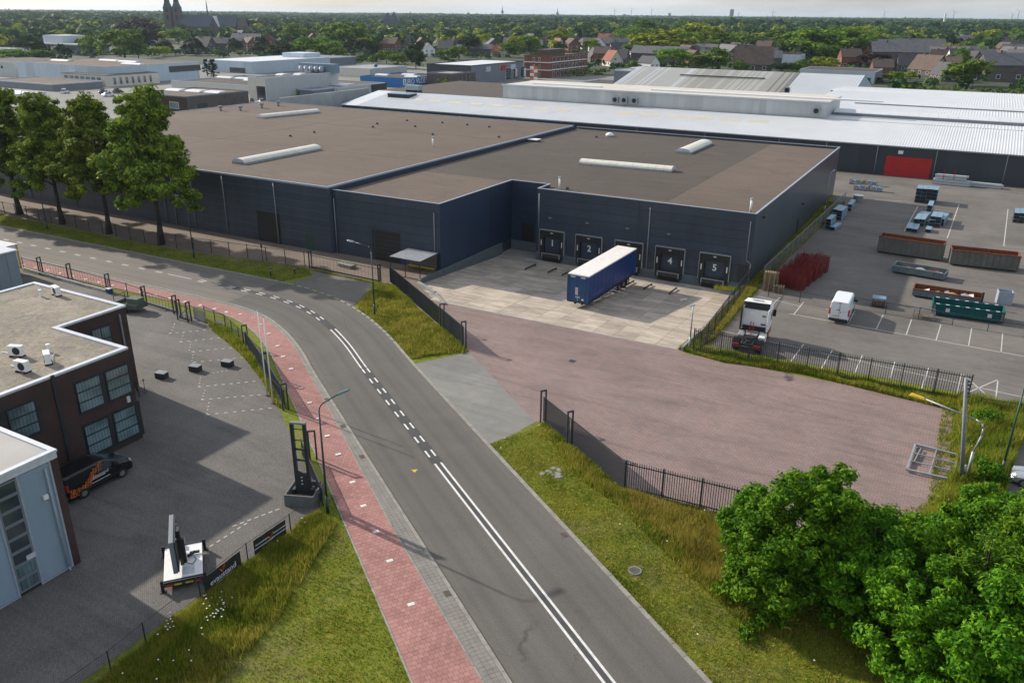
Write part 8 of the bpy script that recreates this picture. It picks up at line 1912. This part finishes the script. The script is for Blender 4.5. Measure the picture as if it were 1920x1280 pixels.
d_ = ray(735, 22); hh = HC+q*d_[2]/np.linalg.norm(d_[:2]); s = q/FL
m = MB(); m.box(-12*s, 12*s, -10, 10, 0, hh*.65); m.build('wall', M['far'], t); m = MB()
for x, w_, z_ in ((-6*s, 8*s, hh*.97), (4*s, 9*s, hh), (-12*s, 5*s, hh*.85)): m.add([(x-w_,-9,hh*.62),(x+w_,-9,hh*.62),(x+w_,9,hh*.62),(x-w_,9,hh*.62),(x,0,z_)], [(0,1,4),(1,2,4),(2,3,4),(3,0,4)])
m.build('roof', M['slate'], t)

# ================================================================= HOUSES
def house_proto(w_, d, e, r_, wall, roof, kind=0):
    t = thing('house', None, None)
    m = MB(); m.prof([(-w_/2, 0), (w_/2, 0), (w_/2, e), (0, r_-.15), (-w_/2, e)], -d/2, d/2, 'y'); m.build('wall', M[wall], t)
    rf = MB(); o = .35; dz = .12; sl_ = (r_-e)/(w_/2)
    for s in (-1, 1):
        P_ = [(s*(w_/2+o), -d/2-o, e-o*sl_), (0, -d/2-o, r_), (0, d/2+o, r_), (s*(w_/2+o), d/2+o, e-o*sl_)]; Q = [(a, b, c+.16) for a, b, c in P_]
        rf.add(P_+Q, [(3,2,1,0),(4,5,6,7),(0,1,5,4),(1,2,6,5),(2,3,7,6),(3,0,4,7)] if s < 0 else [(0,1,2,3),(7,6,5,4),(4,5,1,0),(5,6,2,1),(6,7,3,2),(7,4,0,3)])
    ro = rf.build('roof', M[roof], t)
    c = MB(); c.box(-.35, .35, d*.22, d*.22+.7, r_-.6, r_+.9); c.build('chimney', M['brick_gr'], ro)
    for s in (-1, 1):
        for z0, z1, xs in ((.9, 2.3, (-w_*.28, w_*.2)), (3.4, 4.5, (-w_*.12,) if e < 4 else (-w_*.28, w_*.2))):
            for x in xs:
                m = MB(); m.box(x-.75, x+.75, s*(d/2)-.03, s*(d/2)+.05*s if s > 0 else s*(d/2)+.03, z0, z1) if False else m.box(x-.75, x+.75, s*d/2-.04, s*d/2+.04, z0, z1); f = m.build('window', M['white'], t)
                g_ = MB(); g_.box(x-.62, x+.62, s*d/2-.055, s*d/2+.055, z0+.12, z1-.12); g_.build('pane', M['glass'], f)
        for y in (-d*.3, 0, d*.3):
            m = MB(); m.box(s*w_/2-.04, s*w_/2+.04, y-.7, y+.7, .9, 2.3); f = m.build('window', M['white'], t)
            g_ = MB(); g_.box(s*w_/2-.055, s*w_/2+.055, y-.58, y+.58, 1.02, 2.18); g_.build('pane', M['glass'], f)
    m = MB(); m.box(w_*.33, w_*.33+1, -d/2-.06, -d/2+.02, 0, 2.2); m.build('door', M['darkmetal'], t)
    if kind:
        m = MB(); m.box(w_*.18, w_*.42, -1.6, 1.6, e+.4, e+2.2); m.build('dormer', M['white'], t)
    return t
HS = [house_proto(8.5, 11, 3.0, 8.2, 'brick_gr', 'tile_d', 1), house_proto(9, 10, 5.6, 9.4, 'brick_red', 'tile_b'), house_proto(8, 12, 5.4, 9.2, 'white', 'tile_d'), house_proto(9, 22, 5.4, 9.0, 'brick_gr', 'tile_g', 1), house_proto(8.5, 26, 5.4, 9.4, 'brick_red', 'tile_d'), house_proto(8, 11, 3.2, 8.4, 'cream', 'tile_r', 1), house_proto(10, 14, 3.0, 9.0, 'brick_gr', 'tile_b', 1)]
HD = ['grey-brown gabled house with dark roof', 'red-brick gabled house with brown roof', 'white gabled house with dark roof', 'row of houses under a long grey roof', 'red-brick terrace under a long dark roof', 'cream house with orange-red roof', 'wide brown-roofed house']
LMK = [(322, 45, 'the twin-towered church'), (120, 90, 'the octagonal pavilion'), (60, 125, 'the pale factory hall'), (300, 125, 'the pale factory hall'), (385, 125, 'the columnar cypresses'), (570, 130, 'the rooftop plant'), (650, 60, 'the broad oak by the town'), (770, 40, 'the dark pointed spire'), (740, 145, 'the blue shop'), (900, 118, 'the purple showroom'), (1040, 120, 'the red-brick flats'),
       (1000, 140, 'the checkered sign'), (942, 30, 'the television tower'), (1045, 30, 'the lattice mast'), (1250, 140, 'the striped shed'), (1450, 140, 'the striped shed'), (1371, 30, 'the slender tower block'), (1560, 140, 'the blue-green hall'), (1630, 105, 'the copper beech'), (1480, 100, 'the grey-blue building'), (1700, 150, 'the clipped hedge'), (1880, 150, 'the clipped hedge'), (1770, 35, 'the white slim chimney'), (1900, 90, 'the right picture edge'), (20, 70, 'the left picture edge'), (1200, 80, 'the big yellow-green tree'), (480, 70, 'the dark beeches')]
def describe(desc, px, py):
    c = sorted(LMK, key=lambda l: (l[0]-px)**2+((l[1]-py)*3)**2)
    cand = []
    for l in c[:5]:
        dx, dy = px-l[0], py-l[1]; h_ = 'left of' if dx < 0 else 'right of'; q = 'just ' if abs(dx) < 45 else ('' if abs(dx) < 120 else 'well ')
        v = 'beyond' if dy < -4 else 'nearer than'
        cand += ['%s, %s%s %s' % (desc, q, h_, l[2])]
        if abs(dx) < 60: cand += ['%s, %s %s and slightly %s' % (desc, v, l[2], 'left' if dx < 0 else 'right')]
    for a in c[:3]:
        for b in c[1:5]:
            if a is b or a[2] == b[2]: continue
            if (a[0]-px)*(b[0]-px) < 0: cand.append('%s between %s and %s' % (desc, a[2], b[2]))
            else: cand.append('%s, nearer to %s than to %s' % (desc, a[2], b[2]))
    for s_ in cand:
        if s_ not in USED and len(s_.split()) <= 16: USED[s_] = 1; return s_
    return cand[0] if len(cand[0].split()) <= 16 else ' '.join(cand[0].split()[:16])
first = [True]*len(HS)
def place_house(k, px, row, rz, sc=1.0, desc=None):
    p = G(px, row); lb = describe(desc or HD[k], px, row-8)
    if first[k]: t = HS[k]; first[k] = False; t.location = p; t.rotation_euler = (0, 0, rz); t['label'] = lb
    else: t = copy_tree(HS[k], None, p, rz, lb)
    t['category'] = 'house'; t['group'] = 'houses of the town: '+HD[k]; t.scale = (sc, sc, sc); return t
HL = [  # kind, px, base row, rotation offset (deg), scale
 (6, 360, 100, 20, 1.3), (0, 385, 97, 60, 1.35), (3, 430, 96, 80, 1.1), (1, 470, 95, 40, 1.1), (1, 505, 88, 10, 1.1), (2, 525, 74, 70, .9), (5, 545, 82, 30, .9), (2, 200, 68, 20, 1.3), (0, 185, 66, 70, 1.1), (2, 300, 66, 50, 1.1), (3, 420, 72, 75, 1.2), (1, 448, 66, 10, 1.2), (3, 480, 68, 80, 1.2),
 (1, 735, 98, 65, 1.2), (0, 755, 92, 80, 1.4), (6, 790, 96, 20, 1.2), (2, 803, 106, 10, 1.0), (0, 838, 99, 75, 1.2), (0, 825, 88, 15, 1.2), (3, 705, 80, 80, 1.2), (4, 690, 60, 85, 1.2), (6, 845, 78, 30, 1.1), (1, 780, 68, 70, 1.1), (3, 820, 60, 85, 1.3), (4, 870, 64, 80, 1.2), (3, 900, 104, 80, .9), (5, 935, 106, 60, .9), (2, 1000, 74, 15, 1.2), (0, 1020, 72, 60, 1.1),
 (0, 1080, 84, 10, 1.3), (5, 1135, 86, 65, 1.4), (5, 1155, 88, 70, 1.3), (2, 1095, 92, 20, 1.0), (0, 1115, 116, 15, 1.1), (1, 1130, 118, 65, 1.1), (2, 1160, 106, 85, 1.1), (5, 1148, 124, 20, 1.1), (0, 1160, 120, 70, 1.1), (2, 1215, 134, 40, .9), (1, 1285, 118, 30, 1.2), (1, 1297, 128, 15, 1.1), (0, 1330, 122, 60, 1.2), (6, 1410, 134, 80, 1.5), (3, 1425, 126, 85, 1.1), (2, 1443, 112, 60, .9), (6, 1480, 122, 70, .9),
 (1, 1590, 127, 80, 1.2), (5, 1596, 120, 10, .9), (3, 1640, 112, 80, 1.6), (3, 1680, 122, 80, 1.6), (3, 1720, 110, 82, 1.6), (4, 1700, 102, 80, 1.3), (1, 1650, 146, 85, 1.0), (0, 1702, 134, 80, 1.2), (6, 1738, 142, 15, 1.2), (0, 1768, 152, 8, 1.1), (6, 1765, 122, 70, 1.1), (1, 1780, 138, 60, 1.0), (3, 1790, 92, 80, 1.4), (5, 1735, 88, 60, 1.1), (3, 1830, 90, 80, 1.4), (2, 1890, 100, 85, 1.2), (4, 1905, 94, 85, 1.3), (0, 1862, 124, 20, 1.2), (0, 1905, 132, 10, 1.5), (3, 1895, 152, 80, 1.5), (6, 1870, 148, 60, 1.0), (2, 1830, 150, 60, .8),
 (4, 590, 62, 80, 1.0), (1, 560, 68, 40, 1.1), (4, 640, 62, 85, 1.0), (2, 960, 68, 40, 1.0), (4, 1060, 66, 80, 1.1), (1, 1110, 72, 30, 1.1), (3, 930, 62, 85, 1.2), (4, 740, 56, 80, 1.2), (2, 1490, 72, 10, 1.0), (1, 1400, 58, 20, 1.0), (2, 1630, 78, 20, 1.0)]
for (k, px, row, rz, sc) in HL: place_house(k, px, row, AZR+R(rz+random.uniform(-8, 8)), sc)
# ================================================================= TREES OF THE TOWN
def small_crown(name, mat, h, w_, seed, n=70, per=26, size=.85, cone=False):
    rr = random.Random(seed); L = [(0, 0, h*.52, w_*.40, w_*.40, h*.36)] if not cone else [(0, 0, h*.35, w_*.42, w_*.42, h*.28), (0, 0, h*.62, w_*.26, w_*.26, h*.25), (0, 0, h*.85, w_*.12, w_*.12, h*.16)]
    if not cone:
        for i in range(9):
            a = i*2.4+rr.uniform(-.5, .5); z = h*rr.uniform(.3, .85); r_ = w_*.42*(1-max(0, z/h-.5)*1.1)*rr.uniform(.7, 1.1); s = w_*rr.uniform(.14, .24); L.append((r_*math.cos(a), r_*math.sin(a), z, s, s, s*.9))
    return crown_mesh('crown', mat, L, n, w_*.12, per, size, seed, inner=.15, shell=.8)
TK = MB(); TK.tube((0,0,0), (0,0,7), .35, .2, 7); TKM = TK.mesh('trunk', M['bark'])
KIN = {'g': ('leaf_g', 'dark leafy green tree'), 'y': ('leaf_y', 'sunny yellow-green tree'), 'd': ('leaf_d', 'very dark green tree'), 'p': ('leaf_p', 'dark copper-leaved beech'), 'c': ('leaf_g', 'pointed conifer'), 'l': ('leaf_y', 'pointed light green tree')}
CRW = {}
for i, k in enumerate('gydp'):
    CRW[k] = [small_crown('crown', M[KIN[k][0]], 16, 13+2*j, 100+i*10+j, 95, 26, .95) for j in range(3)]
CRW['c'] = [small_crown('crown', M['leaf_d'], 14, 6, 150, 60, 30, .5, True)]; CRW['l'] = [small_crown('crown', M['leaf_y'], 14, 8, 151, 60, 30, .6, True)]
SZ = lambda s: 'small' if s < .7 else ('tall' if s > 1.15 else 'middle-sized')
def tree(k, px, row, top, wfac=1.0, desc=None):
    p = G(px, row); h = HT(px, row, top); s = h/16.0 if k not in 'cl' else h/14.0
    d_ = desc or (SZ(s)+' '+KIN[k][1]); lb = describe(d_, px, (row+top)/2) if not desc else desc; USED[lb] = 1
    t = thing('tree', lb, 'tree', p, RNG.uniform(0, 6.3), 'trees of the town: '+KIN[k][1]); t.scale = (s*wfac, s*wfac, s)
    link('crown', CRW[k][RNG.integers(len(CRW[k]))], t); link('trunk', TKM, t); return t
TL = [('g', 235, 112, 50, 1.0, 'tall full green tree directly above the pale factory hall'), ('g', 175, 108, 68), ('g', 260, 110, 72), ('p', 262, 80, 36, 1.2), ('p', 280, 92, 56, 1.1), ('g', 285, 108, 88), ('y', 308, 106, 86, 1.2), ('g', 330, 66, 30, 1.2, 'broad green tree in front of the twin church towers'), ('g', 335, 84, 52), ('g', 352, 82, 54, .8), ('d', 378, 80, 62), ('p', 472, 66, 36, 1.3), ('p', 505, 66, 42, 1.2), ('p', 610, 56, 33, 1.2, 'rounded copper-leaved beech before the skyline left of the broad oak'),
 ('g', 550, 90, 46, 1.0), ('g', 575, 82, 50), ('g', 650, 96, 38, 1.15, 'broad big oak standing above the roofs left of centre'), ('g', 600, 108, 66), ('d', 530, 112, 78, 1.4), ('g', 565, 112, 70, 1.1), ('g', 620, 112, 74, 1.1), ('d', 690, 106, 72, 1.1), ('g', 725, 120, 92), ('g', 745, 128, 98), ('d', 780, 130, 92, .9), ('g', 700, 120, 104), ('g', 675, 122, 104, .9), ('y', 640, 108, 88), ('g', 595, 120, 104), ('c', 578, 120, 100), ('g', 760, 120, 104),
 ('g', 830, 108, 92, 1.2), ('g', 860, 112, 84, 1.2), ('d', 880, 104, 66, 1.1), ('g', 865, 84, 64), ('y', 922, 86, 64, 1.0), ('g', 950, 84, 60, .8), ('y', 965, 100, 66, .9), ('g', 990, 98, 64), ('g', 955, 108, 78, 1.1), ('g', 1030, 82, 56, .9), ('y', 1050, 92, 50, .9), ('c', 1045, 88, 58), ('l', 1100, 92, 72), ('y', 1072, 90, 74), ('g', 905, 92, 74), ('g', 935, 66, 44), ('y', 865, 58, 42), ('g', 835, 56, 42), ('g', 1005, 60, 44),
 ('g', 1190, 92, 50, 1.2), ('g', 1160, 86, 60), ('y', 1235, 112, 52, 1.35, 'big yellow-green tree glowing in the sun above the striped shed'), ('g', 1190, 112, 80), ('g', 1280, 106, 56, 1.3), ('y', 1310, 96, 38, 1.1), ('g', 1340, 104, 60, 1.1), ('g', 1262, 132, 88, 1.1), ('g', 1335, 134, 90, 1.2, 'round green tree directly behind the right half of the striped shed'), ('g', 1388, 138, 112, .9), ('g', 1190, 134, 114), ('g', 1200, 84, 38, 1.2), ('g', 1240, 70, 42), ('g', 1275, 72, 40), ('g', 1365, 96, 60), ('d', 1405, 96, 62), ('g', 1375, 112, 80),
 ('y', 1385, 92, 58, .8), ('y', 1420, 96, 58, 1.1), ('g', 1400, 98, 60, 1.1), ('g', 1445, 98, 56, 1.2), ('y', 1465, 96, 58), ('g', 1500, 104, 56, 1.2), ('g', 1530, 112, 50, 1.3), ('g', 1555, 116, 46, 1.3, 'tallest dark green tree in the big wood right of centre'), ('g', 1590, 108, 58, 1.2), ('y', 1600, 96, 48, 1.1), ('g', 1620, 98, 62, 1.2), ('y', 1655, 94, 62, .9), ('d', 1672, 90, 62), ('g', 1685, 96, 64), ('y', 1700, 84, 56, .9), ('p', 1600, 90, 66), ('g', 1640, 86, 50), ('y', 1625, 80, 46),
 ('y', 1545, 132, 104, 1.3, 'light drooping willow-like tree in front of the big wood'), ('g', 1490, 136, 116, 1.3), ('d', 1460, 138, 120, 1.3), ('g', 1505, 134, 112), ('p', 1632, 132, 98, 1.2, 'dark copper beech beside the orange-red gabled house'), ('y', 1720, 96, 60), ('l', 1735, 74, 56), ('l', 1755, 74, 56), ('l', 1775, 74, 57), ('l', 1785, 76, 58), ('l', 1806, 74, 56), ('y', 1755, 92, 62), ('y', 1740, 112, 94, 1.3), ('y', 1795, 104, 80, 1.4, 'flat-topped golden tree in the middle of the right-hand houses'), ('g', 1815, 110, 78, 1.2), ('y', 1840, 92, 58), ('y', 1862, 86, 54, 1.1), ('g', 1895, 88, 52, 1.2), ('g', 1915, 92, 52),
 ('g', 1678, 156, 132, 1.2), ('y', 1706, 152, 132, 1.1), ('g', 1815, 162, 108, 1.3, 'big round green tree behind the clipped hedge at right'), ('g', 1845, 148, 106, 1.0), ('g', 1795, 150, 118, 1.1), ('g', 1900, 122, 96, 1.1), ('d', 1755, 126, 114), ('g', 1870, 116, 100), ('g', 1780, 118, 100), ('y', 1690, 108, 92), ('c', 389, 143, 108, 1.0, 'narrow dark cypress, left of the pair beside the white hall'), ('c', 401, 146, 108, 1.15, 'broader dark cypress, right of the pair beside the white hall'),
 ('g', 30, 118, 90, 1.5), ('g', 75, 116, 92, 1.5), ('g', 5, 88, 48), ('g', 45, 86, 56), ('g', 110, 78, 56), ('g', 135, 76, 58), ('y', 60, 84, 60), ('g', 160, 78, 60), ('g', 90, 84, 58), ('y', 150, 92, 70), ('g', 205, 82, 66), ('y', 225, 96, 80), ('g', 410, 108, 92), ('y', 450, 104, 94), ('d', 430, 84, 72), ('g', 545, 110, 88), ('g', 510, 108, 84), ('d', 490, 106, 84, 1.2), ('g', 400, 70, 60), ('y', 535, 70, 56), ('g', 560, 56, 38), ('g', 585, 58, 40), ('g', 700, 60, 44), ('y', 755, 56, 42), ('g', 800, 60, 44), ('g', 10, 62, 36), ('g', 150, 52, 32), ('g', 100, 50, 30), ('g', 200, 52, 33)]
for a in TL: tree(a[0], a[1], a[2], a[3], (a[4] if len(a) > 4 else 1.0)*(1.6 if 1140 < a[1] < 1640 else 1.32), a[5] if len(a) > 5 else None)
rt = random.Random(12)
for i in range(150):
    px = rt.uniform(-20, 1940); row = rt.uniform(52, 104) if px < 820 else (rt.uniform(52, 112) if px < 1150 else rt.uniform(56, 128))
    if 300 < px < 470 and row < 96: continue
    if any(abs(px-h_[1]) < 24 and -2 < row-h_[2] < 18 for h_ in HL): continue
    if 980 < px < 1110 and 95 < row < 150: continue
    dist_ = np.linalg.norm(G(px, row)); hh_ = rt.uniform(5, 9) if px < 1150 and row > 60 else (rt.uniform(6, 12) if px < 1380 else rt.uniform(8, 17))
    k = rt.choice('ggggyydp' if px > 820 else 'gggggydd'); tree(k, px, row, row-hh_*FL/dist_, rt.uniform(1.0, 1.35))
for i in range(170):
    px = rt.uniform(400, 1930); row = rt.uniform(62, 92) if px < 700 else (rt.uniform(60, 102) if px < 1130 else rt.uniform(74, 126))
    if any(abs(px-h_[1]) < 18 and abs(row-h_[2]) < 6 for h_ in HL) or (1500 < px < 1620): continue
    place_house(rt.choice([0, 1, 3, 4, 5, 6, 3, 2]), px, row, AZR+R(rt.choice([10, 80, 85, 60, 20])), 1.2)
# hedge and courtyard greenery
def hedge(pa, pb, h, w_, lb, n=60):
    a, b = G(*pa), G(*pb); L_ = np.linalg.norm(b-a); t = thing('hedge', lb, 'hedge', a, math.atan2(b[1]-a[1], b[0]-a[0])); k = int(L_/2.2)
    lob = [(L_*(i+.5)/k, 0, h*.5, 1.6, w_/2, h*.5) for i in range(k)]; link('foliage', crown_mesh('foliage', M['leaf_g'], lob, int(k*7), .7, 18, .5, 77, inner=.1, shell=.9), t)
hedge((1690, 172), (1925, 180), 2.6, 2.6, 'long clipped hedge between the white corrugated roofs and the houses')
hedge((1065, 144), (1140, 140), 3.0, 3.0, 'dark hedge right of the red-brick flats'); hedge((560, 184), (630, 176), 2.4, 2.4, 'pale green shrubs behind the concrete wedge wall')
p = G(836, 164); t = thing('shrub', 'round shrub at the corner of the bright blue shop', 'shrub', p); link('foliage', crown_mesh('foliage', M['leaf_g'], [(0, 0, 2, 3.5, 3.5, 2.4)], 40, 1.0, 26, .5, 78), t)
# ---- distant wood, one mass
IY = [(-420, 150), (-158, 60), (150, 60), (150, 296), (-60, 300), (-60, 425), (-330, 430), (-520, 420)]
def forest(n, r0, r1, w0, w1, h0, h1, seed, name, per, mat='forest'):
    rg = np.random.default_rng(seed); az = rg.uniform(-R(39), R(39), n)+math.atan2(Rf[0], Rf[1]); rr_ = np.sqrt(rg.uniform(r0**2, r1**2, n)); x = np.sin(az)*rr_; y = np.cos(az)*rr_
    ok = ~inside(IY, x, y); x, y, rr_ = x[ok], y[ok], rr_[ok]
    if r0 < 1500:
        # leave the town's streets and roofs visible
        fld = np.sin(x*.011+np.sin(y*.007)*2)*np.sin(y*.013+np.sin(x*.009)*2); keep = (fld > -.25) | (rr_ > 1250); x, y, rr_ = x[keep], y[keep], rr_[keep]
    n = len(x); w_ = rg.uniform(w0, w1, n); h = rg.uniform(h0, h1, n)*(1+.18*np.sin(x*.004)*np.sin(y*.0035))
    d = rnd_unit(n*per, rg); d[:, 2] = np.abs(d[:, 2]); c = np.stack([x, y, h*.45], 1).repeat(per, 0); P = c+d*np.stack([w_*.5, w_*.5, h*.55], 1).repeat(per, 0)*rg.uniform(.8, 1.05, (n*per, 1))
    V_, F = leaf_quads(P, d*1.5+np.array([0, 0, .3]), (w_.repeat(per)*.34)[:, None]*1.0 if False else 1.0, rg, 1.2, .5)
    # scale quads about their centres
    ctr = P.repeat(4, 0); V_ = ctr+(V_-ctr)*(w_.repeat(per*4)*(.42 if r0 < 3000 else .22))[:, None]
    o = link(name, npmesh(name, V_, F, M[mat])); o['kind'] = 'stuff'
sheet('garden_ground', [(-2600, 120), (-420, 166), (-480, 301), (-330, 421), (-60, 421), (-60, 297), (2600, 297), (2600, 2600), (-2600, 2600)], .004, M['garden'])
forest(2200, 280, 900, 3, 7, 2.0, 4.2, 5, 'garden_shrubs', 24)
forest(1700, 760, 1700, 10, 18, 10, 16, 1, 'town_trees', 30)
forest(1100, 700, 2300, 9, 16, 9, 16, 8, 'sunny_town_trees', 30, 'leaf_y')
forest(500, 600, 1700, 9, 15, 9, 15, 9, 'dark_town_trees', 30, 'leaf_d')
forest(12000, 1500, 3600, 18, 34, 14, 21, 2, 'far_wood', 14)
forest(11000, 3400, 8500, 50, 100, 17, 21, 3, 'horizon_wood', 22)
# ================================================================= HAZE
hz = MB(); hz.box(-9500, 9500, -400, 11500, -2.5, 70); hm = bpy.data.materials.new('haze'); hm.use_nodes = True; ht_ = hm.node_tree; ht_.nodes.clear()
pv = ht_.nodes.new('ShaderNodeVolumePrincipled'); pv.inputs['Color'].default_value = (.68, .84, 1.0, 1); pv.inputs['Density'].default_value = .00005; pv.inputs['Anisotropy'].default_value = .3
oo_ = ht_.nodes.new('ShaderNodeOutputMaterial'); ht_.links.new(pv.outputs[0], oo_.inputs['Volume'])
o = hz.build('haze', hm); o['kind'] = 'stuff'
